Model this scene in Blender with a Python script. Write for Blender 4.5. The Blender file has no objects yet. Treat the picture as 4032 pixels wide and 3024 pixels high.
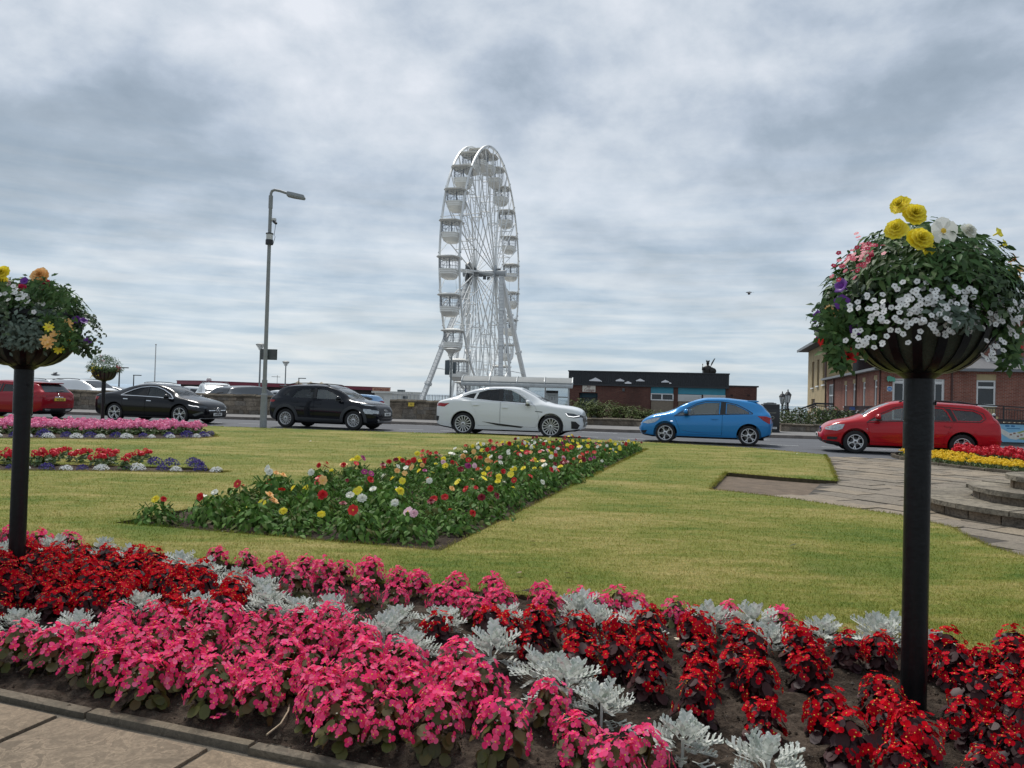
import bpy, bmesh, math, random
import numpy as np
from mathutils import Vector, Matrix
from mathutils.bvhtree import BVHTree
from mathutils.geometry import tessellate_polygon

S = bpy.context.scene
COL = S.collection
R = math.radians
rnd = random.Random(7)
npr = np.random.default_rng(11)

# ------------------------------------------------------------------ camera
FPX = 3028.0                      # focal length in pixels of the 4032 px wide photograph
CAM = Vector((0, 0, 1.27))        # metres above the road
PITCH, ROLL = R(1.04), R(1.6)
F_ = Vector((0, math.cos(PITCH), math.sin(PITCH)))
U0 = Vector((0, -math.sin(PITCH), math.cos(PITCH)))
R0 = Vector((1, 0, 0))
R_ = R0 * math.cos(ROLL) + U0 * math.sin(ROLL)
U_ = U0 * math.cos(ROLL) - R0 * math.sin(ROLL)
cd = bpy.data.cameras.new('camera')
cd.sensor_width = 36.0
cd.lens = 36.0 * FPX / 4032.0
cd.clip_start = 0.05
cd.clip_end = 30000
cam = bpy.data.objects.new('camera', cd)
COL.objects.link(cam)
mw = Matrix.Identity(4)
for i in range(3):
    mw[i][0], mw[i][1], mw[i][2], mw[i][3] = R_[i], U_[i], -F_[i], CAM[i]
cam.matrix_world = mw
S.camera = cam

# ------------------------------------------------------------------ sun, exposure
SUN_EL, SUN_AZ = R(58), R(-20)    # azimuth from +Y, clockwise
sd = bpy.data.lights.new('sun', 'SUN')
sd.energy = 1.5
sd.angle = R(16)
sd.color = (1.0, 0.96, 0.9)
sun = bpy.data.objects.new('sun', sd)
COL.objects.link(sun)
sv = Vector((math.sin(SUN_AZ) * math.cos(SUN_EL), math.cos(SUN_AZ) * math.cos(SUN_EL), math.sin(SUN_EL)))
sun.rotation_euler = sv.to_track_quat('Z', 'Y').to_euler()
S.view_settings.view_transform = 'Standard'
S.view_settings.look = 'None'
S.view_settings.exposure = 1.12
S.view_settings.gamma = 1.0
S.cycles.max_bounces = 8
S.cycles.transparent_max_bounces = 24
S.cycles.diffuse_bounces = 3
S.cycles.use_denoising = True


class NT:
    """tiny node helper"""
    def __init__(s, tree):
        s.t = tree

    def n(s, typ, props=None, **inp):
        nd = s.t.nodes.new(typ)
        for k, v in (props or {}).items():
            setattr(nd, k, v)
        for k, v in inp.items():
            key = int(k[1:]) if k[0] == 'i' and k[1:].isdigit() else k.replace('_', ' ')
            s.set(nd.inputs[key], v)
        return nd

    def set(s, sock, v):
        if isinstance(v, bpy.types.NodeSocket):
            s.t.links.new(v, sock)
        elif isinstance(v, bpy.types.Node):
            s.t.links.new(v.outputs[0], sock)
        else:
            if isinstance(v, (tuple, list)) and len(v) == 3 and sock.type == 'RGBA':
                v = (*v, 1)
            sock.default_value = v

    def m(s, op, a, b=0.0, c=None, clamp=False):
        nd = s.t.nodes.new('ShaderNodeMath')
        nd.operation = op
        nd.use_clamp = clamp
        s.set(nd.inputs[0], a)
        s.set(nd.inputs[1], b)
        if c is not None:
            s.set(nd.inputs[2], c)
        return nd.outputs[0]

    def mix(s, f, a, b, typ='RGBA', blend='MIX'):
        nd = s.t.nodes.new('ShaderNodeMix')
        nd.data_type = typ
        if typ == 'RGBA':
            nd.blend_type = blend
            s.set(nd.inputs[0], f); s.set(nd.inputs[6], a); s.set(nd.inputs[7], b)
            return nd.outputs[2]
        s.set(nd.inputs[0], f); s.set(nd.inputs[2], a); s.set(nd.inputs[3], b)
        return nd.outputs[0]

    def ramp(s, fac, stops, interp='LINEAR'):
        nd = s.t.nodes.new('ShaderNodeValToRGB')
        nd.color_ramp.interpolation = interp
        el = nd.color_ramp.elements
        while len(el) < len(stops):
            el.new(0.5)
        for e, (p, c) in zip(el, stops):
            e.position = p
            e.color = (c, c, c, 1) if not isinstance(c, (tuple, list)) else (*c, 1)
        s.set(nd.inputs[0], fac)
        return nd.outputs[0]

    def noise(s, vec, scale, detail=4, rough=0.55, dist=0.0):
        nd = s.t.nodes.new('ShaderNodeTexNoise')
        s.set(nd.inputs['Vector'], vec)
        nd.inputs['Scale'].default_value = scale
        nd.inputs['Detail'].default_value = detail
        nd.inputs['Roughness'].default_value = rough
        nd.inputs['Distortion'].default_value = dist
        return nd.outputs[0]

    def mapv(s, vec, scale=(1, 1, 1), loc=(0, 0, 0), rot=(0, 0, 0)):
        nd = s.t.nodes.new('ShaderNodeMapping')
        s.set(nd.inputs[0], vec)
        nd.inputs[1].default_value = loc
        nd.inputs[2].default_value = rot
        nd.inputs[3].default_value = scale
        return nd.outputs[0]


# ------------------------------------------------------------------ world: Nishita sky under a broken cloud deck
W = bpy.data.worlds.new('World')
S.world = W
W.use_nodes = True
W.node_tree.nodes.clear()
w = NT(W.node_tree)
sky = w.n('ShaderNodeTexSky', dict(sky_type='NISHITA', sun_disc=False))
sky.sun_elevation = SUN_EL
sky.sun_rotation = SUN_AZ
gen = w.n('ShaderNodeTexCoord').outputs['Generated']
sep = w.n('ShaderNodeSeparateXYZ', i0=gen)
dx, dy, dz = sep.outputs
zz = w.m('MAXIMUM', dz, 0.0)
den = w.m('ADD', zz, 0.20)
plane = w.n('ShaderNodeCombineXYZ', i0=w.m('DIVIDE', dx, den), i1=w.m('DIVIDE', dy, den), i2=0.0).outputs[0]
big = w.noise(w.mapv(plane, (0.8, 0.95, 1), (3.1, 1.7, 0)), 1.1, 3, 0.5, 0.2)
midp = w.noise(w.mapv(plane, (1.0, 1.2, 1), (7.3, 2.2, 0.4)), 2.6, 7, 0.52, 0.15)
midd = w.noise(w.mapv(gen, (1.0, 1.0, 1.55), (2.3, 5.1, 0.8)), 5.2, 7, 0.55, 0.25)
upf = w.ramp(dz, [(0.12, 0.0), (0.34, 0.75)])
mid = w.mix(upf, midp, midd, 'FLOAT')
fine = w.noise(w.mapv(gen, (1.0, 1.0, 1.6), (1.3, 9.2, 0)), 15.0, 6, 0.6, 0.15)
cl = w.m('ADD', w.m('ADD', w.m('MULTIPLY', big, 0.75), w.m('MULTIPLY', mid, 1.2)), w.m('MULTIPLY', fine, 0.3))
# thinner cloud where the photograph's sky opens
def spot(px, py, r, amt):
    d = (F_ + R_ * ((px - 2016) / FPX) - U_ * ((py - 1512) / FPX)).normalized()
    dot = w.n('ShaderNodeVectorMath', dict(operation='DOT_PRODUCT'), i0=gen, i1=tuple(d)).outputs['Value']
    a = w.m('MULTIPLY', w.m('SUBTRACT', dot, math.cos(R(r))), 1.0 / (1 - math.cos(R(r))), clamp=True)
    return w.m('MULTIPLY', w.m('POWER', a, 1.3), amt)
for (px, py, r, amt) in ((950, 130, 13, .17), (1500, 330, 9, .10), (150, 60, 9, .15), (2500, 550, 8, .07), (3050, 250, 9, .07), (900, 1330, 11, .14),
                         (550, 650, 12, -.12), (150, 950, 9, -.07), (2150, 480, 7, -.08), (3500, 250, 12, -.05), (2900, 900, 12, -.05), (3700, 800, 10, .06), (1300, 1000, 9, -.05)):
    cl = w.m('ADD', cl, spot(px, py, r, amt))
cloud = w.ramp(cl, [(0.66, (2.75, 3.35, 4.0)), (0.80, (3.4, 4.05, 4.8)), (0.93, (4.6, 5.25, 6.1)), (1.04, (5.9, 6.45, 7.1)), (1.2, (7.7, 8.0, 8.5))])
clr = W.node_tree.nodes[-1]
# ramp positions must sit in 0..1: rescale the input
resc = w.m('MULTIPLY', w.m('SUBTRACT', cl, 0.735), 1.0 / 0.75, clamp=True)
w.set(clr.inputs[0], resc)
for e, p in zip(clr.color_ramp.elements, (0.12, 0.32, 0.5, 0.66, 0.9)):
    e.position = p
lowcol = w.ramp(w.noise(w.mapv(gen, (1.6, 1.6, 22), (0.3, 0, 0)), 3.0, 6, 0.55, 0.3), [(0.38, (4.3, 5.5, 6.6)), (0.5, (5.6, 6.5, 7.2)), (0.62, (6.9, 7.4, 7.7))])
lowf = w.ramp(dz, [(0.0, 0.85), (0.08, 0.7), (0.2, 0.25), (0.34, 0.0)])
clouds = w.mix(lowf, cloud, lowcol)
skyc = w.mix(0.9, sky.outputs[0], clouds)
below = w.ramp(w.m('ADD', dz, 0.5), [(0.46, 0.0), (0.5, 1.0)])
skyc = w.mix(below, (2.0, 2.1, 2.1), skyc)
bg = w.n('ShaderNodeBackground', i0=skyc, i1=0.05)
w.n('ShaderNodeOutputWorld', i0=bg)
W.cycles.sampling_method = 'MANUAL'
W.cycles.sample_map_resolution = 512


# ------------------------------------------------------------------ pixel helpers (4032 x 3024 photograph)
def ray(px, py):
    return F_ + R_ * ((px - 2016) / FPX) - U_ * ((py - 1512) / FPX)

def G(px, py, z=0.0):
    """where the line of sight through a pixel meets the level z"""
    d = ray(px, py)
    return CAM + d * ((z - CAM.z) / d.z)

def AT(px, py, Y):
    d = ray(px, py)
    return CAM + d * (Y / d.y)

def V(px, py, z=0.0):      # same, from the 2212 px wide view
    return G(px * 1.8228, py * 1.8228, z)


# ------------------------------------------------------------------ materials
MATS = {}
def new_mat(name):
    m = bpy.data.materials.new(name)
    m.use_nodes = True
    m.node_tree.nodes.clear()
    return m, NT(m.node_tree)

def M(name, col, rough=0.6, metal=0.0, spec=0.5, var=0.12, vs=6.0, bump=0.0, bs=60.0, coat=0.0, stretch=(1, 1, 1), em=None, dark=None):
    if name in MATS:
        return MATS[name]
    m, t = new_mat(name)
    pos = t.n('ShaderNodeNewGeometry').outputs['Position']
    v = t.mapv(pos, stretch)
    nz = t.noise(v, vs, 5, 0.6)
    lo = tuple(c * (1 - var) for c in col)
    hi = tuple(min(1, c * (1 + var)) for c in col)
    c = t.mix(t.ramp(nz, [(0.3, 0.0), (0.7, 1.0)]), lo, hi)
    if dark:
        nz2 = t.noise(t.mapv(pos, dark.get('st', (1, 1, 1))), dark.get('s', 2.0), 6, 0.65)
        c = t.mix(t.m('MULTIPLY', t.ramp(nz2, [(dark.get('a', .5), 0.0), (dark.get('b', .7), 1.0)]), dark.get('f', .6)), c, dark['c'])
    b = t.n('ShaderNodeBsdfPrincipled', Base_Color=c, Roughness=rough, Metallic=metal)
    b.inputs['Specular IOR Level'].default_value = spec
    b.inputs['Coat Weight'].default_value = coat
    b.inputs['Coat Roughness'].default_value = 0.06
    if bump:
        bn = t.n('ShaderNodeBump', Height=t.noise(v, bs, 4, 0.6), Strength=min(1, bump), Distance=0.02)
        t.set(b.inputs['Normal'], bn)
    if em:
        b.inputs['Emission Color'].default_value = (*em[0], 1)
        b.inputs['Emission Strength'].default_value = em[1]
    t.n('ShaderNodeOutputMaterial', i0=b)
    MATS[name] = m
    return m

def leafmat(name, cols, rough=0.5, trans=0.25, spec=0.4, tcol=None):
    """petals and leaves: one tone per loose island, some light passing through"""
    if name in MATS:
        return MATS[name]
    m, t = new_mat(name)
    ri = t.n('ShaderNodeNewGeometry').outputs['Random Per Island']
    oi = t.n('ShaderNodeObjectInfo').outputs['Random']
    f = t.m('FRACT', t.m('ADD', ri, t.m('MULTIPLY', oi, 0.37)))
    k = len(cols)
    c = t.ramp(f, [(i / max(1, k - 1), cc) for i, cc in enumerate(cols)])
    b = t.n('ShaderNodeBsdfPrincipled', Base_Color=c, Roughness=rough)
    b.inputs['Specular IOR Level'].default_value = spec
    tr = t.n('ShaderNodeBsdfTranslucent', Color=c if tcol is None else tcol)
    mx = t.n('ShaderNodeMixShader', i0=trans, i1=b, i2=tr)
    t.n('ShaderNodeOutputMaterial', i0=mx)
    MATS[name] = m
    return m

def glassmat(name, tint, gloss=1.0, haze_sheen=0.0, hcol=(.8, .8, .8)):
    if name in MATS:
        return MATS[name]
    m, t = new_mat(name)
    fr = t.n('ShaderNodeFresnel', IOR=1.5)
    tr = t.n('ShaderNodeBsdfTransparent', Color=tint)
    gl = t.n('ShaderNodeBsdfGlossy', Color=(1, 1, 1, 1), Roughness=0.02)
    base = tr
    if haze_sheen:
        df = t.n('ShaderNodeBsdfDiffuse', Color=hcol)
        base = t.n('ShaderNodeMixShader', i0=haze_sheen, i1=tr, i2=df)
    mx = t.n('ShaderNodeMixShader', i0=t.m('MULTIPLY', fr.outputs[0], gloss), i1=base, i2=gl)
    t.n('ShaderNodeOutputMaterial', i0=mx)
    MATS[name] = m
    return m

def carpaint(name, col, metal=0.0, rough=0.4):
    metal *= .5
    if name in MATS:
        return MATS[name]
    m, t = new_mat(name)
    pos = t.n('ShaderNodeNewGeometry').outputs['Position']
    nz = t.noise(pos, 1.5, 4, 0.6)
    c = t.mix(t.m('MULTIPLY', nz, 0.18), col, tuple(x * 0.75 + 0.002 for x in col))
    b = t.n('ShaderNodeBsdfPrincipled', Base_Color=c, Roughness=rough, Metallic=metal)
    b.inputs['Coat Weight'].default_value = 0.55
    b.inputs['Coat Roughness'].default_value = 0.03
    b.inputs['Specular IOR Level'].default_value = 0.12
    t.n('ShaderNodeOutputMaterial', i0=b)
    MATS[name] = m
    return m


# ------------------------------------------------------------------ mesh builder
class MB:
    def __init__(s):
        s.v, s.f, s.mi = [], [], []

    def add(s, verts, faces, mi=0, mat=None):
        o = len(s.v)
        if mat is not None:
            verts = [mat @ Vector(p) for p in verts]
        s.v.extend([tuple(p) for p in verts])
        s.f.extend([tuple(i + o for i in f) for f in faces])
        s.mi.extend([mi] * len(faces))
        return s

    def box(s, x0, x1, y0, y1, z0, z1, mi=0, mat=None):
        v = [(x0, y0, z0), (x1, y0, z0), (x1, y1, z0), (x0, y1, z0), (x0, y0, z1), (x1, y0, z1), (x1, y1, z1), (x0, y1, z1)]
        f = [(0, 3, 2, 1), (4, 5, 6, 7), (0, 1, 5, 4), (1, 2, 6, 5), (2, 3, 7, 6), (3, 0, 4, 7)]
        return s.add(v, f, mi, mat)

    def bbox(s, x0, x1, y0, y1, z0, z1, b=0.02, mi=0, mat=None):
        """box with chamfered edges"""
        v, f = [], []
        bm = bmesh.new()
        bmesh.ops.create_cube(bm, size=1)
        for q in bm.verts:
            q.co = Vector(((x0 + x1) / 2 + q.co.x * (x1 - x0), (y0 + y1) / 2 + q.co.y * (y1 - y0), (z0 + z1) / 2 + q.co.z * (z1 - z0)))
        bmesh.ops.bevel(bm, geom=bm.edges[:], offset=b, segments=2, affect='EDGES', profile=0.5)
        s.bm(bm, mi, mat)
        return s

    def bm(s, bm, mi=0, mat=None):
        bm.verts.index_update()
        s.add([q.co.copy() for q in bm.verts], [[q.index for q in fc.verts] for fc in bm.faces], mi, mat)
        bm.free()
        return s

    def cyl(s, p0, p1, r0, r1=None, n=12, cap=True, mi=0):
        p0, p1 = Vector(p0), Vector(p1)
        r1 = r0 if r1 is None else r1
        d = (p1 - p0).normalized()
        a = d.orthogonal().normalized()
        b = d.cross(a)
        v, f = [], []
        for p, r in ((p0, r0), (p1, r1)):
            for i in range(n):
                t = 2 * math.pi * i / n
                v.append(p + (a * math.cos(t) + b * math.sin(t)) * r)
        for i in range(n):
            j = (i + 1) % n
            f.append((i, j, n + j, n + i))
        if cap:
            f.append(tuple(range(n - 1, -1, -1)))
            f.append(tuple(range(n, 2 * n)))
        return s.add(v, f, mi)

    def bar(s, p0, p1, w, h=None, mi=0, up=(0, 0, 1)):
        """square section bar"""
        p0, p1 = Vector(p0), Vector(p1)
        h = w if h is None else h
        d = (p1 - p0).normalized()
        u = Vector(up)
        if abs(d.dot(u)) > 0.95:
            u = Vector((0, 1, 0))
        a = d.cross(u).normalized() * (w / 2)
        b = a.cross(d).normalized() * (h / 2)
        v = [p + x * a + y * b for p in (p0, p1) for x, y in ((-1, -1), (1, -1), (1, 1), (-1, 1))]
        f = [(3, 2, 1, 0), (4, 5, 6, 7), (0, 1, 5, 4), (1, 2, 6, 5), (2, 3, 7, 6), (3, 0, 4, 7)]
        return s.add(v, f, mi)

    def tube(s, pts, r, n=8, mi=0, closed=False):
        pts = [Vector(p) for p in pts]
        rs = r if isinstance(r, (list, tuple)) else [r] * len(pts)
        N = len(pts)
        v, f = [], []
        a = None
        for i, p in enumerate(pts):
            if closed:
                d = (pts[(i + 1) % N] - pts[i - 1]).normalized()
            else:
                d = (pts[min(i + 1, N - 1)] - pts[max(i - 1, 0)]).normalized()
            if a is None:
                a = d.orthogonal().normalized()
            else:
                a = (a - d * a.dot(d)).normalized()
            b = d.cross(a)
            for k in range(n):
                t = 2 * math.pi * k / n
                v.append(p + (a * math.cos(t) + b * math.sin(t)) * rs[i])
        for i in range(N if closed else N - 1):
            i2 = (i + 1) % N
            for k in range(n):
                j = (k + 1) % n
                f.append((i * n + k, i * n + j, i2 * n + j, i2 * n + k))
        if not closed:
            f.append(tuple(range(n - 1, -1, -1)))
            f.append(tuple((N - 1) * n + k for k in range(n)))
        return s.add(v, f, mi)

    def lathe(s, prof, n=24, mi=0, mat=None, a0=0.0, a1=2 * math.pi):
        """profile of (r, z)"""
        full = abs(a1 - a0 - 2 * math.pi) < 1e-6
        m = n if full else n + 1
        v, f = [], []
        for r, z in prof:
            for k in range(m):
                t = a0 + (a1 - a0) * k / n
                v.append((r * math.cos(t), r * math.sin(t), z))
        for i in range(len(prof) - 1):
            for k in range(n):
                j = (k + 1) % m
                f.append((i * m + k, i * m + j, (i + 1) * m + j, (i + 1) * m + k))
        return s.add(v, f, mi, mat)

    def prism(s, poly, z0, z1, mi=0, mat=None):
        n = len(poly)
        area = sum(poly[i][0] * poly[(i + 1) % n][1] - poly[(i + 1) % n][0] * poly[i][1] for i in range(n))
        if area < 0:
            poly = poly[::-1]
        v = [(p[0], p[1], z0) for p in poly] + [(p[0], p[1], z1) for p in poly]
        f = [tuple(range(n - 1, -1, -1)), tuple(range(n, 2 * n))]
        f += [(i, (i + 1) % n, n + (i + 1) % n, n + i) for i in range(n)]
        return s.add(v, f, mi, mat)

    def sphere(s, c, r, n=10, m=7, mi=0, sc=(1, 1, 1)):
        v, f = [], []
        for i in range(m + 1):
            th = math.pi * i / m
            for k in range(n):
                t = 2 * math.pi * k / n
                v.append((c[0] + r * sc[0] * math.sin(th) * math.cos(t), c[1] + r * sc[1] * math.sin(th) * math.sin(t), c[2] + r * sc[2] * math.cos(th)))
        for i in range(m):
            for k in range(n):
                j = (k + 1) % n
                f.append((i * n + k, (i + 1) * n + k, (i + 1) * n + j, i * n + j))
        return s.add(v, f, mi)

    def mesh(s, name, mats, smooth=30):
        me = bpy.data.meshes.new(name)
        me.from_pydata(s.v, [], s.f)
        for m in (mats if isinstance(mats, (list, tuple)) else [mats]):
            me.materials.append(m)
        if any(s.mi):
            me.polygons.foreach_set('material_index', s.mi)
        me.update()
        if smooth:
            me.polygons.foreach_set('use_smooth', [True] * len(me.polygons))
            if smooth < 180:
                me.set_sharp_from_angle(angle=R(smooth))
        return me


KIDS = {}
def link(name, me, parent=None, loc=None, rot=None):
    o = bpy.data.objects.new(name, me)
    COL.objects.link(o)
    if parent is not None:
        o.parent = parent
        KIDS.setdefault(parent.name, []).append(o)
    if loc is not None:
        o.location = loc
    if rot is not None:
        o.rotation_euler = rot
    return o

def obj(name, mb, mats, parent=None, smooth=30, loc=None, rot=None):
    return link(name, mb.mesh(name, mats, smooth), parent, loc, rot)

def tag(o, label, cat, group=None, kind=None):
    o['label'] = label
    o['category'] = cat
    if group:
        o['group'] = group
    if kind:
        o['kind'] = kind
    return o

def thing(name, label, cat, loc=(0, 0, 0), rz=0.0, group=None):
    o = link(name, None, None, loc, (0, 0, rz))
    o.empty_display_size = 0.2
    return tag(o, label, cat, group)

def struct(name, mb, mats, smooth=30, loc=None):
    o = obj(name, mb, mats, None, smooth, loc)
    o['kind'] = 'structure'
    return o

def copy_tree(o, parent=None):
    c = o.copy()
    COL.objects.link(c)
    c.parent = parent
    if parent is not None:
        KIDS.setdefault(parent.name, []).append(c)
    for k in list(KIDS.get(o.name, ())):
        copy_tree(k, c)
    return c

_FONTC = {}
def text_mesh(txt, size, mat, depth=0.002, sx=1.0, shear=0.0, bold=0.0):
    cu = bpy.data.curves.new('lettering', 'FONT')
    cu.body = txt
    cu.size = size
    cu.align_x = 'CENTER'
    cu.align_y = 'CENTER'
    cu.extrude = depth
    cu.shear = shear
    cu.offset = bold
    o = bpy.data.objects.new('lettering', cu)
    COL.objects.link(o)
    dg = bpy.context.evaluated_depsgraph_get()
    dg.update()
    me = bpy.data.meshes.new_from_object(o.evaluated_get(dg))
    bpy.data.objects.remove(o)
    bpy.data.curves.remove(cu)
    me.transform(Matrix.Diagonal((sx, 1, 1, 1)))
    me.materials.clear()
    me.materials.append(mat)
    return me

def smooth_closed(pts, k=6):
    """Catmull-Rom through a closed 2-D outline"""
    n = len(pts)
    out = []
    for i in range(n):
        p0, p1, p2, p3 = (np.array(pts[(i + j - 1) % n][:2], float) for j in range(4))
        for q in range(k):
            t = q / k
            out.append(tuple(0.5 * (2 * p1 + (p2 - p0) * t + (2 * p0 - 5 * p1 + 4 * p2 - p3) * t * t + (3 * p1 - p0 - 3 * p2 + p3) * t ** 3)))
    return out

def inside(pts, poly):
    """vectorised point in polygon"""
    x, y = pts[:, 0], pts[:, 1]
    c = np.zeros(len(pts), bool)
    n = len(poly)
    for i in range(n):
        x1, y1 = poly[i][0], poly[i][1]
        x2, y2 = poly[(i + 1) % n][0], poly[(i + 1) % n][1]
        if y1 == y2:
            continue
        c ^= ((y1 > y) != (y2 > y)) & (x < (x2 - x1) * (y - y1) / (y2 - y1) + x1)
    return c

def scatter(poly, dist, seed=1, tries=30000):
    """points inside a polygon, no two nearer than dist"""
    g = np.random.default_rng(seed)
    P = np.array([p[:2] for p in poly])
    lo, hi = P.min(0), P.max(0)
    c = lo + g.random((tries, 2)) * (hi - lo)
    c = c[inside(c, poly)]
    cell, out = {}, []
    for p in c:
        k = (int(p[0] // dist), int(p[1] // dist))
        ok = True
        for i in (-1, 0, 1):
            for j in (-1, 0, 1):
                for q in cell.get((k[0] + i, k[1] + j), ()):
                    if (q[0] - p[0]) ** 2 + (q[1] - p[1]) ** 2 < dist * dist:
                        ok = False
        if ok:
            cell.setdefault(k, []).append(p)
            out.append((float(p[0]), float(p[1])))
    return out
# =================================================================== the setting
ZL, ZS, ZP = 0.07, 0.045, 0.02        # lawn, soil, paving
def W2(lst, z):
    return [tuple(G(x, y, z)[:2]) for x, y in lst]

def sheet(name, polys, z, mat, edge=0.0, smooth=0):
    """flat sheet from an outline and holes; edge > 0 turns its rims down"""
    mb = MB()
    loops = [[Vector((p[0], p[1], 0)) for p in poly] for poly in polys]
    flat = [p for l in loops for p in l]
    tris = tessellate_polygon(loops)
    fx = []
    for t in tris:
        a, b, c = (flat[i] for i in t)
        fx.append(t if (b - a).cross(c - a).z > 0 else t[::-1])
    mb.add([(p.x, p.y, z) for p in flat], fx)
    if edge:
        for l in loops:
            n = len(l)
            mb.add([(p.x, p.y, z) for p in l] + [(p.x, p.y, z - edge) for p in l], [(i, (i + 1) % n, n + (i + 1) % n, n + i) for i in range(n)], 1)
    return struct(name, mb, mat, smooth)

# --- grass colour, shared by turf and blades
def grassmat(name, blades):
    m, t = new_mat(name)
    g = t.n('ShaderNodeNewGeometry')
    pos = g.outputs['Position']
    n1 = t.noise(t.mapv(pos, (0.6, 1.3, 1)), 0.8, 6, 0.65, 0.5)
    n2 = t.noise(t.mapv(pos, (0.8, 2.2, 1)), 3.2, 5, 0.6)
    n3 = t.noise(pos, 34.0, 3, 0.6)
    f = t.m('ADD', t.m('ADD', t.m('MULTIPLY', n1, 0.75), t.m('MULTIPLY', n2, 0.42)), t.m('MULTIPLY', n3, 0.25))
    c = t.ramp(t.m('MULTIPLY', t.m('SUBTRACT', f, 0.46), 2.2, clamp=True), [(0.08, (.078, .140, .018)), (0.32, (.140, .180, .027)), (0.54, (.218, .220, .045)), (0.9, (.40, .325, .12))])
    pg = t.noise(pos, 0.55, 2, 0.5)
    c = t.mix(t.m('MULTIPLY', t.ramp(pg, [(0.60, 0.0), (0.68, 1.0)]), .55), c, (.085, .15, .02))
    if blades:
        ri = g.outputs['Random Per Island']
        c = t.mix(1.0, c, t.ramp(ri, [(0, (.62, .66, .6)), (.55, (1.05, 1.05, .95)), (.85, (1.25, 1.2, 1.1)), (1, (1.75, 1.5, 1.5))]), blend='MULTIPLY')
        b = t.n('ShaderNodeBsdfDiffuse', Color=c)
        tr = t.n('ShaderNodeBsdfTranslucent', Color=c)
        b = t.n('ShaderNodeMixShader', i0=0.3, i1=b, i2=tr)
    else:
        n4 = t.noise(t.mapv(pos, (1, .55, 1)), 60.0, 3, 0.7)
        c = t.mix(t.ramp(n4, [(.35, .5), (.65, 0.0)]), c, (.05, .06, .012))
        b = t.n('ShaderNodeBsdfPrincipled', Base_Color=c, Roughness=.85)
        b.inputs['Specular IOR Level'].default_value = .15
        t.set(b.inputs['Normal'], t.n('ShaderNodeBump', Height=t.noise(pos, 90, 3, .7), Strength=.6, Distance=.02))
    t.n('ShaderNodeOutputMaterial', i0=b)
    return m
GRASS, BLADE = grassmat('lawn_turf', False), grassmat('lawn_blades', True)

def soilmat():
    m, t = new_mat('soil')
    pos = t.n('ShaderNodeNewGeometry').outputs['Position']
    n1, n2, n3 = t.noise(pos, 2.5, 5, .6), t.noise(pos, 28, 5, .7), t.noise(pos, 130, 3, .7)
    c = t.ramp(t.m('ADD', t.m('MULTIPLY', n1, .5), t.m('MULTIPLY', n2, .5)), [(.38, (.020, .0145, .011)), (.5, (.058, .043, .032)), (.62, (.125, .096, .073))])
    c = t.mix(t.ramp(n3, [(.66, 0.0), (.72, .55)]), c, (.22, .19, .16))
    b = t.n('ShaderNodeBsdfPrincipled', Base_Color=c, Roughness=.95)
    b.inputs['Specular IOR Level'].default_value = .15
    h = t.m('ADD', t.m('MULTIPLY', n2, .7), t.m('MULTIPLY', n3, .4))
    t.set(b.inputs['Normal'], t.n('ShaderNodeBump', Height=h, Strength=1.0, Distance=.03))
    t.n('ShaderNodeOutputMaterial', i0=b)
    return m
SOIL = soilmat()
ASPH = M('asphalt', (.085, .09, .10), .85, var=.14, vs=1.2, bump=.4, bs=180, stretch=(.35, 1, 1), dark=dict(c=(.05, .052, .058), s=.6, a=.5, b=.62, f=.5, st=(.3, 1.2, 1)))
PAVE = M('pavement_tarmac', (.17, .165, .16), .9, var=.14, vs=3, bump=.3, bs=120)
CARPK = M('car_park_tarmac', (.12, .12, .12), .9, var=.15, vs=.5)
KERB = M('kerb_stone', (.20, .175, .155), .85, var=.22, vs=4, bump=.4, bs=50)
WHITEL = M('road_paint', (.55, .56, .56), .8, var=.25, vs=9)

# base sheet, sea, far shore
mb = MB()
mb.add([(-260, -30, -.06), (260, -30, -.06), (260, 62, -.06), (-260, 62, -.06), (260, 150, -1.2), (-260, 150, -1.2)], [(0, 1, 2, 3), (3, 2, 4, 5)])
struct('ground', mb, CARPK, 0)
mb = MB()
mb.add([(-9000, 149, -1.6), (9000, 149, -1.6), (12000, 20000, -1.6), (-12000, 20000, -1.6)], [(0, 1, 2, 3)])
SEA = M('sea_water', (.16, .22, .25), .25, var=.2, vs=.02, bump=.3, bs=.4, stretch=(1, 3, 1))
struct('sea', mb, SEA, 0)
HILL = M('far_hills_hazed', (.36, .44, .52), 1, spec=0, var=.12, vs=.003)  # pale blue of hazy distant air is put into the hill colour
mb = MB()
n = 90
hv, hf = [], []
for i in range(n + 1):
    x = -7200 + i * 75
    h = (16 + 30 * max(0, math.sin(i * .11 + .5)) + 12 * math.sin(i * .53) + 7 * math.sin(i * 1.3)) * min(1, (n - i) / 14)
    for y, z in ((6000, -1.5), (6500, max(2, h * .8)), (7200, max(3, h))):
        hv.append((x, y + 150 * math.sin(i * .4), z))
for i in range(n):
    for k in range(2):
        a = i * 3 + k
        hf.append((a, a + 3, a + 4, a + 1))
mb.add(hv, hf)
struct('hills', mb, HILL, 180)

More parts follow.
